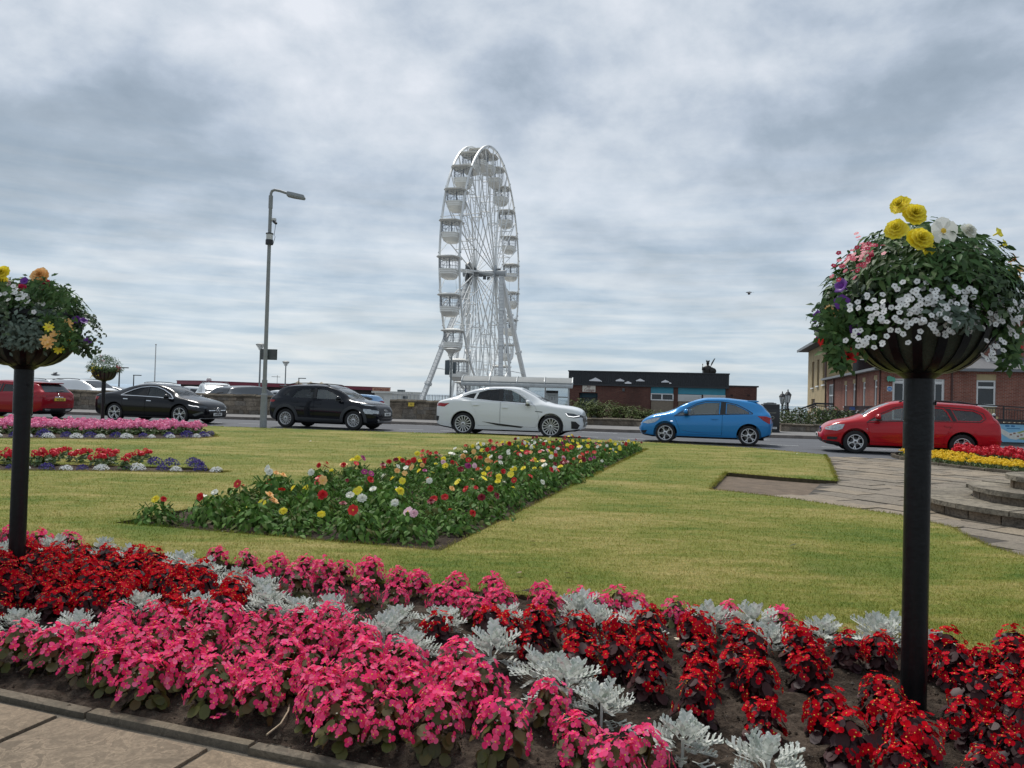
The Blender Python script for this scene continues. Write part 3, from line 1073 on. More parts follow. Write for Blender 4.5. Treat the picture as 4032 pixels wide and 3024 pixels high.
# ---------------------------------------------------------------- the front bed
pinks, reds, silvers = [], [], []
for k in range(6):
    fo, bl = begonia(100 + k, 50 + 5 * k, .09, .165, 46, .0205, .05)
    pinks.append([('foliage', fo.mesh('begonia_foliage', BRONZE, 60)), ('blossoms', bl.mesh('begonia_blossoms', [PINK, YELC], 60))])
for k in range(6):
    fo, bl = begonia(200 + k, 33 + 5 * k, .082, .165, 58, .0205, .056)
    reds.append([('foliage', fo.mesh('begonia_foliage', DARKLF, 60)), ('blossoms', bl.mesh('begonia_blossoms', [REDP, YELC], 60))])
for k in range(5):
    silvers.append([('foliage', dusty(300 + k, 25).mesh('ragwort_foliage', SILVER, 0))])

def vpos(vx, vy, h=.085):
    p = G(vx * 1.8228, vy * 1.8228, ZS + h)
    return (p.x, p.y, ZS - .006)

TAKEN = []
def free(p, d):
    for q in TAKEN:
        if (q[0] - p[0]) ** 2 + (q[1] - p[1]) ** 2 < d * d:
            return False
    return True
def put(kind, pts, label, group, d=.115, sc=(.88, 1.12)):
    variants = dict(pink=pinks, red=reds, silver=silvers)[kind]
    nm = dict(pink='pink_begonia', red='red_begonia', silver='silver_ragwort')[kind]
    cat = dict(pink='begonia', red='begonia', silver='ragwort')[kind]
    for p in pts:
        if free(p, d):
            TAKEN.append(p)
            plant(nm, label, cat, rnd.choice(variants), (p[0], p[1], ZS - .006), group, rnd.uniform(*sc))

silver_near = [(1170, 1440), (1225, 1475), (1300, 1515), (1475, 1595), (1660, 1645), (1060, 1400)]
silver_mid = [(40, 1335), (165, 1345), (305, 1300), (430, 1305), (580, 1300), (640, 1308), (715, 1312), (860, 1325), (830, 1362), (895, 1385), (955, 1335), (1090, 1325), (565, 1275)]
silver_back = [(225, 1178), (285, 1192), (115, 1180), (390, 1215), (435, 1230), (510, 1245), (1250, 1320), (1285, 1340), (1380, 1335), (1540, 1338), (1630, 1345), (1660, 1375), (1775, 1360), (1895, 1365), (1925, 1350), (2015, 1382), (0, 1190)]
put('silver', [vpos(*p) for p in silver_near], 'silver grey ragwort on open soil at the near side of the front bed', 'silver ragworts near the paving', .05, (.85, 1.08))
put('silver', [vpos(*p) for p in silver_mid], 'silver grey ragwort between the pink and the red begonias', 'silver ragworts in the middle of the front bed', .05, (.72, 1.0))
put('silver', [vpos(*p) for p in silver_back], 'silver grey ragwort at the lawn side of the front bed', 'silver ragworts along the lawn edge', .05, (.72, 1.05))
red_right = [(945, 1352), (1060, 1345), (1098, 1362), (1165, 1355), (1145, 1392), (1250, 1372), (1255, 1422), (1335, 1375), (1335, 1425), (1400, 1355), (1400, 1405), (1400, 1460), (1505, 1370), (1512, 1412), (1518, 1455), (1600, 1375), (1625, 1405), (1592, 1440), (1640, 1475), (1505, 1508), (1650, 1552), (1735, 1402), (1748, 1448), (1720, 1370), (1830, 1402), (1788, 1540), (1835, 1605), (1905, 1505), (1928, 1555), (1975, 1600), (1900, 1405), (2045, 1402), (2070, 1445), (2130, 1425), (2195, 1440), (2100, 1505), (2165, 1485), (2085, 1555), (2150, 1590), (2200, 1530), (2130, 1660), (2200, 1640), (2190, 1400), (1995, 1420), (2240, 1450), (2240, 1560), (1945, 1650), (2260, 1500)]
put('red', [vpos(*p) for p in red_right], 'red begonia with dark leaves in the loose right-hand half of the front bed', 'red begonias spread over the right of the front bed', .075, (.9, 1.2))
pink_back = [(470, 1200), (535, 1205), (600, 1222), (555, 1245), (660, 1218), (700, 1240), (640, 1262), (740, 1235), (800, 1235), (860, 1250), (790, 1275), (720, 1280), (855, 1285), (905, 1262), (985, 1265), (1000, 1300), (955, 1298), (1065, 1268), (1080, 1300), (1030, 1312), (1172, 1282), (1182, 1312), (1250, 1298), (1295, 1308), (1372, 1300), (1335, 1302), (1460, 1318), (1575, 1328), (1685, 1338), (30, 1165), (85, 1170), (150, 1172), (-30, 1150)]
put('pink', [vpos(*p) for p in pink_back], 'pink begonia in the row along the lawn edge of the front bed', 'pink begonias along the lawn edge', .07, (.85, 1.08))
pink_front = [(690, 1520), (560, 1497), (462, 1485), (370, 1450), (250, 1440), (188, 1425), (110, 1405), (40, 1392), (835, 1550), (940, 1562), (1085, 1580), (1190, 1520), (1250, 1595), (1390, 1628), (1045, 1490), (985, 1440), (890, 1505), (780, 1490), (880, 1430), (310, 1470), (620, 1470), (740, 1555), (1330, 1660)]
put('pink', [vpos(*p) for p in pink_front], 'pink begonia at the bare soil beside the near paving', 'pink begonias nearest the paving', .09, (.95, 1.15))
mass = [(-150, 1380), (60, 1375), (150, 1395), (235, 1345), (330, 1318), (450, 1318), (560, 1335), (700, 1320), (770, 1345), (810, 1400), (900, 1400), (950, 1425), (1010, 1430), (1075, 1460), (1060, 1500), (990, 1520), (830, 1520), (700, 1490), (560, 1470), (430, 1450), (250, 1420), (-150, 1410)]
mp = [vpos(*p)[:2] for p in mass]
put('pink', scatter(mp, .158, 3), 'pink begonia inside the dense pink mass of the front bed', 'pink begonias massed in the front bed', .125, (.86, 1.12))
lred = [(-120, 1230), (0, 1205), (90, 1198), (200, 1200), (330, 1212), (420, 1235), (545, 1278), (550, 1305), (400, 1318), (280, 1298), (220, 1308), (60, 1312), (-120, 1325)]
rp = [vpos(*p)[:2] for p in lred]
put('red', scatter(rp, .15, 5), 'red begonia with dark leaves in the dense red mass around the left planter pole', 'red begonias massed at the left of the front bed', .11, (.9, 1.15))

# crumbs and pebbles on the open soil
cb = MB()
gq = np.random.default_rng(77)
qp = ray_np(gq.uniform(-100, 4130, 9000), gq.uniform(2120, 3100, 9000), ZS)[:, :2]
qp = qp[inside(qp, FBED)]
for x, y in qp:
    r = float(gq.uniform(.002, .0045) * (1 + (gq.random() < .12) * 1.6))
    a = float(gq.uniform(0, 6))
    c, s_ = math.cos(a) * r, math.sin(a) * r
    z = ZS + float(gq.uniform(-.004, .012)) - (.034 * max(0, 1 - ((x - e0.x) * ey.x + (y - e0.y) * ey.y) / .22))
    cb.add([(x + c, y + s_, z), (x - s_ * .8, y + c * .8, z), (x - c, y - s_, z), (x + s_, y - c, z), (x + c * .2, y - s_ * .1, z + r * .9), (x, y, z - r)], [(0, 1, 4), (1, 2, 4), (2, 3, 4), (3, 0, 4), (1, 0, 5), (2, 1, 5), (3, 2, 5), (0, 3, 5)])
cr = obj('soil_crumbs', cb, leafmat('soil_crumb', [(.035, .026, .02), (.075, .058, .044), (.11, .088, .068), (.05, .04, .03), (.17, .15, .125)], .95, 0.0, .1), None, 0)
cr['kind'] = 'stuff'

# ---------------------------------------------------------------- dahlias
DVAR = []
for k in range(6):
    rng = random.Random(400 + k)
    fo = MB()
    leaf_dome(fo, rng, 270, .27, .27, .078, .020, (.3, 1.1), -.02, .55)
    for i in range(7):
        a = rng.uniform(0, 6.28)
        fo.tube([(0, 0, 0), (math.cos(a) * .08, math.sin(a) * .08, .15), (math.cos(a) * .18, math.sin(a) * .18, .24)], .005, 5)
    DVAR.append(fo.mesh('dahlia_foliage', DAHLF, 60))
DFL = {}
for cn in ('yellow', 'white', 'red', 'maroon', 'orange', 'peach', 'pale pink', 'magenta'):
    for kind in range(3):
        mb = MB()
        rng = random.Random(500 + kind)
        rosette(mb, None, .042, (1, 3, 2)[kind], (8, 11, 9)[kind], rng, (.40, .27, .34)[kind], (.25, .3, .4)[kind], kind != 1)
        mb.cyl((0, 0, -.002), (0, 0, -.085), .0028, n=5, mi=2)
        DFL[cn, kind] = mb.mesh('dahlia_flower', [PETALS[cn], MATS['yellow_stamens'], STALK], 60)
ux = (dB - dA) * .96
uy = (dC - dB) * .985
o0 = dA + (dB - dA) * .02 + (dC - dB) * .008
dcols = ['red'] * 8 + ['yellow'] * 7 + ['white'] * 5 + ['maroon'] * 5 + ['orange'] * 1 + ['peach'] * 2 + ['pale pink'] * 1 + ['magenta']
rows = 30
for r in range(rows):
    v = (r + .5) / rows
    for c in range(6):
        u = (c + .5 + (.3 if r % 2 else -.12)) / 6.2
        if v < .03 and u < .12:
            pass
        p = o0 + ux * (u + rnd.uniform(-.03, .03)) + uy * (v + rnd.uniform(-.008, .008))
        nf = rnd.choice((1, 1, 2, 2, 3)) if r < 6 else rnd.choice((1, 2, 2, 3, 3))
        cols = [rnd.choice(dcols)] * 2 + [rnd.choice(dcols)]
        if r == 0 and c == 0:
            nf, cols = 2, ['yellow', 'red', 'red']
        used = [cols[min(q, 2)] for q in range(nf)]
        where = 'near end' if v < .34 else ('middle' if v < .67 else 'far end')
        side = 'left side' if u < .34 else ('right side' if u > .66 else 'centre')
        fl = (' and '.join(dict.fromkeys(used)) + ' flowers') if used else 'no open flowers'
        lab = f'dahlia with {fl}, {side}, {where} of mixed bed'
        t = thing('dahlia', lab, 'dahlia', (p.x, p.y, .03), rnd.uniform(0, 6.28), f'dahlias with {fl} at the {side}, {where} of the mixed bed')
        sc = rnd.uniform(.82, 1.12) * (1.0 if r < 20 else .92)
        t.scale = (sc, sc, sc * rnd.uniform(.85, 1.15))
        link('foliage', rnd.choice(DVAR), t)
        for q in range(nf):
            a, rr = rnd.uniform(0, 6.28), rnd.uniform(.03, .22)
            k = rnd.choice((0, 1, 1, 2))
            fz = .285 - rr * rr * 1.9 + rnd.uniform(-.01, .045)
            fo = link('flower', DFL[cols[min(q, 2)], k], t, (math.cos(a) * rr, math.sin(a) * rr, fz))
            s2 = rnd.uniform(.85, 1.25)
            fo.scale = (s2, s2, s2)
            # dahlias look up and outwards, most of them a little towards the open side
            d = Vector((math.cos(a) * .5 + rnd.uniform(-.5, .5), math.sin(a) * .5 + rnd.uniform(-.5, .5), rnd.uniform(.35, 1.0)))
            wv = Matrix.Rotation(-t.rotation_euler.z, 4, 'Z') @ Vector((.1, -.65, 0))
            fo.rotation_euler = (d + wv).to_track_quat('Z', 'X').to_euler()

# ---------------------------------------------------------------- the round beds at the back left
def headball(mb, c, r, rng, n=26, ps=.5, mi=0):
    for i in range(n):
        z = rng.uniform(-.25, 1)
        a = rng.uniform(0, 6.28)
        q = math.sqrt(max(0, 1 - z * z))
        nrm = Vector((q * math.cos(a), q * math.sin(a), z))
        v, f = disc_petal(r * ps * 1.4, r * ps * .8, .3, 6)
        v = [(x - r * ps * .6, y, zz_) for x, y, zz_ in v]
        mb.add(v, f, mi, frame(Vector(c) + nrm * r, nrm + Vector((rng.uniform(-.4, .4), rng.uniform(-.4, .4), 0)), rng.uniform(0, 6)))
def geranium(seed, petal, heads, hr=.045, rad=.13, hgt=.2):
    rng = random.Random(seed)
    fo, bl = MB(), MB()
    for i in range(60):
        az, el = rng.uniform(0, 6.28), rng.uniform(0, 1.4)
        p = Vector((math.cos(az) * math.cos(el) * rad, math.sin(az) * math.cos(el) * rad, .02 + math.sin(el) * hgt * .8)) * rng.uniform(.7, 1.05)
        v, f = disc_petal(.06, .032, .3)
        fo.add(v, f, 0, frame(p, (math.cos(az) * .6, math.sin(az) * .6, rng.uniform(.4, 1)), rng.uniform(-1, 1), 1, (math.cos(az), math.sin(az), 0)))
    for h in range(heads):
        az, rr = h * 2.4 + rng.uniform(-.4, .4), rng.uniform(.15, 1) * rad
        headball(bl, (math.cos(az) * rr, math.sin(az) * rr, hgt * (1.0 - .35 * (rr / rad) ** 2) + rng.uniform(-.02, .05)), hr * rng.uniform(.8, 1.15), rng)
    return [('foliage', fo.mesh('geranium_foliage', GERLF, 60)), ('blossoms', bl.mesh('geranium_blossoms', petal, 60))]
def mound(seed, petal, leaf, rad=.11, hgt=.1, n=170, ps=.012):
    rng = random.Random(seed)
    fo, bl = MB(), MB()
    leaf_dome(fo, rng, 70, rad * .95, hgt * .9, .03, .007)
    for i in range(n):
        az, el = rng.uniform(0, 6.28), math.asin(rng.uniform(0.02, 1))
        p = Vector((math.cos(az) * math.cos(el) * rad, math.sin(az) * math.cos(el) * rad, math.sin(el) * hgt)) * rng.uniform(.9, 1.08)
        v, f = disc_petal(ps * 2, ps, .3, 6)
        bl.add(v, f, 0, frame(p, (math.cos(az), math.sin(az), rng.uniform(.3, 1.2)), rng.uniform(0, 6)))
    return [('foliage', fo.mesh('edging_foliage', leaf, 60)), ('blossoms', bl.mesh('edging_blossoms', petal, 60))]
gp = [geranium(600 + k, GERPINK, 9) for k in range(4)]
gr = [geranium(620 + k, GERRED, 3 + k, .055, .13, .22) for k in range(3)]
grd = [geranium(640 + k, GERRED, 7, .05, .14, .2) for k in range(3)]
lob = [mound(660 + k, LOBEL, GERLF, .13, .12) for k in range(3)]
aly = [mound(680 + k, WHITEP, GERLF, .12, .085) for k in range(3)]
mar = [mound(690 + k, MARI, GERLF, .12, .13, 10) for k in range(3)]
def marigold(seed):
    rng = random.Random(seed)
    fo, bl = MB(), MB()
    leaf_dome(fo, rng, 70, .11, .12, .05, .009)
    for h in range(11):
        az, rr = h * 2.4, rng.uniform(.1, 1) * .115
        headball(bl, (math.cos(az) * rr, math.sin(az) * rr, .13 - rr * .4 + rng.uniform(-.01, .02)), .023, rng, 20, .55)
    return [('foliage', fo.mesh('marigold_foliage', GERLF, 60)), ('blossoms', bl.mesh('marigold_blossoms', MARI, 60))]
mar = [marigold(690 + k) for k in range(3)]
def shrink(poly, k):
    P = np.array(poly); c = P.mean(0)
    return [tuple(c + (p - c) * k) for p in P]
# rear bed: rose-pink geraniums behind an edging of violet and white
b1_front = W2([(-420, 1712), (0, 1719), (200, 1722), (400, 1724), (600, 1724), (780, 1721), (840, 1715)], .05)
g1 = W2([(-420, 1700), (0, 1710), (400, 1714), (760, 1711), (800, 1702), (600, 1696), (0, 1684), (-420, 1674)], .05)
for p in scatter(g1, .26, 4):
    plant('pink_geranium', 'rose pink geranium in the flower bed at the roadside', 'geranium', rnd.choice(gp), (p[0], p[1], .05), 'rose pink geraniums in the rear bed', rnd.uniform(1.0, 1.3))
sg = along(b1_front)
d, k = 0, 0
while d < sum(x[2] for x in sg):
    p = at_len(sg, d)
    if k % 2:
        plant('violet_lobelia', 'deep violet lobelia edging the rose pink geraniums', 'lobelia', rnd.choice(lob), (p[0] + rnd.uniform(-.08, .08), p[1] + rnd.uniform(0, .15), .05), 'violet lobelias edging the rear bed', rnd.uniform(.85, 1.4))
    else:
        plant('white_alyssum', 'low white alyssum edging the rose pink geraniums', 'alyssum', rnd.choice(aly), (p[0] + rnd.uniform(-.08, .08), p[1] + rnd.uniform(-.15, 0), .05), 'white alyssum edging the rear bed', rnd.uniform(.7, 1.25))
    d += .27
    k += 1
# middle bed: red geraniums, sparser, with the same edging
for px, py in ((-60, 1815), (10, 1812), (30, 1820), (120, 1818), (145, 1822), (195, 1808), (178, 1822), (242, 1797), (265, 1810), (318, 1815), (395, 1805), (430, 1803), (420, 1822), (480, 1838), (525, 1812), (560, 1800), (368, 1828), (-120, 1818)):
    p = G(px, py + 14, .05)
    plant('red_geranium', 'scarlet geranium in the middle flower bed on the lawn', 'geranium', rnd.choice(gr), (p.x, p.y + .1, .05), 'scarlet geraniums in the middle bed', rnd.uniform(.7, .95))
b2f = W2([(-380, 1842), (0, 1848), (400, 1850), (600, 1850), (780, 1853), (868, 1857)], .05)
sg = along(b2f)
d, k = 0, 0
while d < sum(x[2] for x in sg):
    p = at_len(sg, d)
    if k % 2 == 0:
        plant('white_alyssum', 'low white alyssum edging the scarlet geraniums', 'alyssum', rnd.choice(aly), (p[0] + rnd.uniform(-.07, .07), p[1] + rnd.uniform(-.06, .06), .05), 'white alyssum edging the middle bed', rnd.uniform(.55, 1.0))
    else:
        plant('violet_lobelia', 'violet lobelia edging the scarlet geraniums', 'lobelia', rnd.choice(lob), (p[0] + rnd.uniform(-.07, .07), p[1] + rnd.uniform(0, .18), .05), 'violet lobelias edging the middle bed', rnd.uniform(.55, .95))
    d += .26
    k += 1
for px, py in ((610, 1822), (672, 1826), (760, 1820), (775, 1832)):
    p = G(px, py + 10, .05)
    plant('violet_lobelia', 'straggly violet lobelia at the bare end of the middle bed', 'lobelia', rnd.choice(lob), (p.x, p.y, .05), 'violet lobelias at the bare end of the middle bed', 1.0)
# =================================================================== observation wheel
WWHITE = M('wheel_white_steel', (.72, .73, .72), .45, var=.08, vs=1.5)
WGREY = M('wheel_grey_steel', (.40, .42, .43), .5, var=.1, vs=1.5)  # mid-grey steel of hub, ladders, platform, railing and hangers
WTUB = M('gondola_shell', (.80, .79, .74), .4, var=.06, vs=2)
WDARK = M('gondola_cage_bars', (.22, .24, .27), .5)
WBLK = M('wheel_hub_dark', (.10, .105, .11), .5)
HUB = AT(1910, 1077, 68.0)
wa = R(12.3)
wb_ = Vector((-math.sin(wa), -math.cos(wa), 0))      # in the wheel's plane, towards the camera
wx_ = Vector((math.cos(wa), -math.sin(wa), 0))       # along the axle, to the right
WR, WS, NG = 10.75, .78, 24
wheel = thing('ferris_wheel', 'tall white ferris wheel with open cabins behind the bus shelter', 'ferris wheel', (HUB.x, HUB.y, 0))
HZ = HUB.z
def wp(r, ang, s):
    """point on the wheel: radius, angle from the top (towards the camera positive), side offset"""
    return wb_ * (r * math.sin(ang)) + wx_ * s + Vector((0, 0, HZ + r * math.cos(ang)))
for s in (-1, 1):
    mb = MB()
    N = 96
    for rr, th in ((WR, .10), (WR - .0, .0)):
        if th:
            pts = [wp(rr, 2 * math.pi * k / N, s * WS) for k in range(N)]
            v, f = [], []
            for k in range(N):
                a = 2 * math.pi * k / N
                for dr, ds in ((-.095, -.06), (.095, -.06), (.095, .06), (-.095, .06)):
                    v.append(wp(rr + dr, a, s * WS + ds))
            for k in range(N):
                j = (k + 1) % N
                for q in range(4):
                    f.append((k * 4 + q, k * 4 + (q + 1) % 4, j * 4 + (q + 1) % 4, j * 4 + q))
            mb.add(v, f)
    obj('rim', mb, WWHITE, wheel, 40)
for k in range(NG):
    a = 2 * math.pi * (k + .5) / NG
    mb = MB()
    for s in (-1, 1):
        mb.cyl(wp(.55, a, s * .95), wp(WR - .08, a, s * WS), .042, n=6)
        if k % 2 == 0:
            mb.cyl(wp(.5, a, s * .9), wp(WR * .5, a, s * .42), .04, n=6)
            mb.cyl(wp(WR * .5, a, s * .42), wp(WR - .08, a + .0, s * WS), .032, n=6)
    if k % 2 == 0:
        mb.cyl(wp(WR * .5, a, -.42), wp(WR * .5, a, .42), .05, n=6)
        for q in range(15):
            r = WR * (.50 + .026 * q)
            w_ = .16 + .0 * q
            mb.cyl(wp(r, a, -w_), wp(r, a, w_), .018, n=4)
        for s in (-1, 1):
            mb.cyl(wp(WR * .5, a, s * .16), wp(WR * .88, a, s * .16), .028, n=5)
            mb.cyl(wp(WR * .46, a, 0), wp(WR * .5, a, s * .42), .03, n=5)
    else:
        mb.cyl(wp(WR * .62, a, -.8), wp(WR * .62, a, .8), .035, n=6)
        mb.cyl(wp(WR * .62, a, -.8), wp(WR * .5, a - math.pi / NG, .0), .025, n=5)
        mb.cyl(wp(WR * .62, a, .8), wp(WR * .5, a + math.pi / NG, .0), .025, n=5)
    mb.cyl(wp(WR * .80, a, -WS * .95), wp(WR * .80, a, WS * .95), .032, n=6)
    for s in (-1, 1):
        mb.cyl(wp(WR * .80, a, s * WS), wp(WR * .97, a + math.pi / NG, s * WS), .025, n=5)
        mb.cyl(wp(WR * .62, a, s * WS * .96), wp(WR * .62, a + 2 * math.pi / NG, s * WS * .96), .016, n=4)
    obj('spoke', mb, WWHITE, wheel, 40)
# hub with bearing housings and drive drum
mb = MB()
mb.cyl(wp(0, 0, -2.0), wp(0, 0, 1.9), .28, n=16)
for s in (-.95, .95):
    mb.cyl(wp(0, 0, s - .05), wp(0, 0, s + .05), .75, n=24)
obj('hub', mb, WGREY, wheel, 40)
mb = MB()
mb.cyl(wp(0, 0, -1.55), wp(0, 0, -1.38), 1.05, n=28)
for k in range(8):
    a = k * math.pi / 4
    mb.cyl(wp(.15, a, -1.7), wp(1.0, a, -1.6), .05, n=5)
obj('drive_drum', mb, WBLK, wheel, 40)
mb = MB()
for k in range(9):
    p = wp(.45, k * .7, -1.2 + .3 * k)
    mb.box(p.x - .14, p.x + .14, p.y - .14, p.y + .14, p.z - .12, p.z + .12)
obj('drive_motors', mb, WBLK, wheel, 0)
# A-frame legs with ladders and ties
def truss(name, p0, p1, ladder):
    mb = MB()
    d = (p1 - p0).normalized()
    mb.bar(p0, p1, .34, .3)
    side = d.cross(Vector((0, 1, 0))).normalized()
    nrm = Vector((0, -1, 0))
    nrm = (nrm - d * nrm.dot(d)).normalized()
    L = (p1 - p0).length
    if ladder:
        for s in (-1, 1):
            mb.bar(p0 + nrm * .28 + side * s * .17, p1 + nrm * .28 + side * s * .17, .035, mi=1)
        for q in range(int(L / .36)):
            p = p0 + d * (.2 + q * .36) + nrm * .28
            mb.bar(p - side * .17, p + side * .17, .028, mi=1)
            if q % 4 == 0:
                mb.bar(p - side * .17, p - side * .17 - nrm * .25, .025, mi=1)
    for q in range(1, int(L / 4.2) + 1):
        p = p0 + d * (L * q / (int(L / 4.2) + 1))
        mb.bar(p - d * .12, p + d * .12, .5, .42)
    return obj(name, mb, [WWHITE, WGREY], wheel, 0)
top_l, top_r = wp(0, 0, -1.5) - Vector((0, 0, .3)), wp(0, 0, 1.5) - Vector((0, 0, .3))
truss('support_leg', wx_ * -3.6 + wb_ * 7.6 + Vector((0, 0, -.9)), top_l + Vector((0, 0, -.2)), True)
truss('support_leg', wx_ * -3.4 + wb_ * -7.6 + Vector((0, 0, -.9)), top_l, False)
truss('support_leg', wx_ * 3.3 + wb_ * -7.8 + Vector((0, 0, -.9)), top_r, False)
truss('support_leg', wx_ * 3.5 + wb_ * 7.4 + Vector((0, 0, -.9)), top_r, True)
mb = MB()
for s, tp in ((-1, top_l), (1, top_r)):
    mb.bar(Vector((0, 0, -.9)) + wx_ * s * 3.0, tp, .22)
    for fz in (.35, .68):
        a = (wx_ * s * 3.5 + wb_ * 7.5 + Vector((0, 0, -.9))).lerp(tp, fz)
        b = (wx_ * s * 3.4 - wb_ * 7.7 + Vector((0, 0, -.9))).lerp(tp, fz)
        mb.cyl(a, b, .035, n=6)
obj('centre_column', mb, WWHITE, wheel, 0)
mb = MB()
mb.box(-4.5, 4.6, -3, 3, -.9, .35)
obj('platform', mb, WGREY, wheel, 0, rot=(0, 0, -wa))
mb = MB()
for y in np.arange(-8, 8.1, 1.0):
    for x in (-5.2, 5.2):
        mb.cyl(wx_ * x + wb_ * y + Vector((0, 0, -.9)), wx_ * x + wb_ * y + Vector((0, 0, 1.35)), .03, n=5)
for x in (-5.2, 5.2):
    for z in (.3, .8, 1.33):
        mb.cyl(wx_ * x - wb_ * 8 + Vector((0, 0, z)), wx_ * x + wb_ * 8 + Vector((0, 0, z)), .025, n=5)
obj('railing', mb, WGREY, wheel, 40)

# gondolas: canopy, barred cage, tub
def hexa(w_, d_, k=.3):
    return [(w_ * x, d_ * y) for x, y in ((-1, -.55), (-1 + k, -1), (1 - k, -1), (1, -.55), (1, .55), (1 - k, 1), (-1 + k, 1), (-1, .55))]
def loft(mb, rings, mi=0):
    n = len(rings[0][0])
    v, f = [], []
    for poly, z in rings:
        v += [(x, y, z) for x, y in poly]
    for i in range(len(rings) - 1):
        for k in range(n):
            j = (k + 1) % n
            f.append((i * n + k, i * n + j, (i + 1) * n + j, (i + 1) * n + k))
    f.append(tuple(range(n - 1, -1, -1)))
    f.append(tuple((len(rings) - 1) * n + k for k in range(n)))
    mb.add(v, f, mi)
tub, cage, can, arm = MB(), MB(), MB(), MB()
loft(tub, [(hexa(.36, .46), -2.02), (hexa(.52, .60), -1.92), (hexa(.60, .72), -1.72), (hexa(.635, .755), -1.70), (hexa(.625, .745), -1.58), (hexa(.655, .775), -1.56), (hexa(.645, .765), -1.42), (hexa(.675, .795), -1.40), (hexa(.675, .795), -1.32), (hexa(.655, .775), -1.32)])
hp, hq = hexa(.66, .78), hexa(.60, .72)
for i in range(8):
    a, b = Vector((*hp[i], -1.34)), Vector((*hp[(i + 1) % 8], -1.34))
    a2, b2 = Vector((*hp[i], -.52)), Vector((*hp[(i + 1) % 8], -.52))
    L = (b - a).length
    k = max(1, round(L / .22))
    for q in range(k):
        t = q / k
        cage.cyl(a.lerp(b, t), a2.lerp(b2, t), .011, n=4)
    for z in (.30, .58, .98):
        cage.cyl(a.lerp(a2, z), b.lerp(b2, z), .012, n=4)
for y in (-.4, .4):
    cage.tube([(-.3 + .3 * math.cos(t), y, -1.0 + .3 * math.sin(t)) for t in np.linspace(0, 6.28, 13)], .018, 4)
cage.cyl((0, 0, -1.4), (0, 0, -.4), .05, n=8)
loft(can, [(hexa(.74, .88), -.50), (hexa(.86, 1.02), -.44), (hexa(.86, 1.02), -.40), (hexa(.45, .5), -.26), (hexa(.05, .05), -.22)])
for s in (-1, 1):
    arm.cyl((s * .86, 0, 0), (s * .55, 0, -.38), .035, n=6)
    arm.cyl((s * .74, 0, 0), (s * .9, 0, 0), .06, n=8)
arm.cyl((-.86, 0, -.0), (-.55, 0, -.4), .03, n=6)
arm.tube([(-.5, -.3, -.45), (0, -.3, -.7), (.5, -.3, -.45)], .025, 5)
mt, mc, mn, ma = tub.mesh('gondola_tub', WTUB, 35), cage.mesh('gondola_cage', WDARK, 40), can.mesh('gondola_canopy', WTUB, 35), arm.mesh('gondola_arm', WGREY, 40)
for k in range(NG):
    a = 2 * math.pi * (k + .06) / NG
    p = wp(WR, a, 0)
    gnd = link('gondola', mt, wheel, p, (0, 0, -wa))
    link('cage', mc, gnd)
    link('canopy', mn, gnd)
    link('hanger', ma, gnd)
# =================================================================== posts, lamps, planters, shelter
GALV = M('galvanised_steel', (.25, .27, .27), .6, .2, var=.15, vs=5)
LGREY = M('pale_grey_paint', (.25, .265, .265), .55, var=.12, vs=4)
BLACKP = M('black_gloss_paint', (.006, .007, .008), .33, spec=.28, var=.3, vs=12, bump=.12, bs=45, dark=dict(c=(.035, .033, .03), s=7, a=.58, b=.72, f=.5, st=(1, 1, .18)))
BLACKM = M('black_satin', (.02, .022, .024), .5)
PLASTIC = M('off_white_plastic', (.55, .56, .55), .5)
LENS = M('lamp_lens', (.62, .64, .62), .25)
GREENL = M('hessian_liner', (.05, .06, .038), .9, var=.25, vs=14, bump=.4, bs=80)

def chain_pts(*p):
    return [Vector(q) for q in p]

# tall street lamp
b = G(1036, 1682, .06)
Yl = b.y
lt = thing('street_lamp', 'tall grey street lamp with a flat head rising beside the black car', 'street lamp', (b.x, b.y, .0))
def lz(py, px=1050):
    return AT(px, py, Yl).z
mb = MB()
z0, z1 = lz(1555), lz(770)
mb.cyl((0, 0, 0), (0, 0, z0), .115, .105, 14)
mb.lathe([(.105, z0), (.078, z0 + .06)], 14)
mb.cyl((0, 0, z0), (0, 0, lz(1500)), .078, .076, 14)
mb.cyl((0, 0, lz(1500)), (0, 0, z1), .068, .056, 14)
mb.cyl((0, 0, lz(1516)), (0, 0, lz(1496)), .088, .088, 14)
mb.cyl((0, 0, lz(820)), (0, 0, z1), .07, .07, 14)
obj('pole', mb, LGREY, lt, 40)
mb = MB()
zt = lz(748)
mb.tube([(0, 0, z1), (0, 0, zt - .12), (.03, 0, zt - .03), (.12, 0, zt + .01), (.3, 0, zt - .02), (.62, -.0, zt - .12)], .045, 10)
obj('bracket_arm', mb, LGREY, lt, 40)
mb = MB()
loft(mb, [([(x, y) for x, y in ((.56, -.1), (.74, -.15), (1.12, -.06), (1.12, .06), (.74, .15), (.56, .1))], zt - .2), ([(x, y) for x, y in ((.55, -.11), (.74, -.16), (1.16, -.07), (1.16, .07), (.74, .16), (.55, .11))], zt - .14), ([(x, y) for x, y in ((.56, -.08), (.74, -.11), (1.1, -.04), (1.1, .04), (.74, .11), (.56, .08))], zt - .04)])
mb.v = [(x, y, z - (x - .55) * .18) for x, y, z in mb.v]
obj('lamp_head', mb, LGREY, lt, 30)
mb = MB()
mb.cyl((0, 0, lz(957)), (0, 0, lz(922)), .108, n=16)
mb.cyl((0, 0, lz(922)), (0, 0, lz(918)), .125, n=16, mi=1)
mb.cyl((0, 0, lz(963)), (0, 0, lz(944)), .125, n=16, mi=1)
obj('sensor_collar', mb, [PLASTIC, BLACKM], lt, 40)
mb = MB()
zc = lz(870)
mb.bbox(.06, .2, -.07, .07, zc, zc + .1, .02)
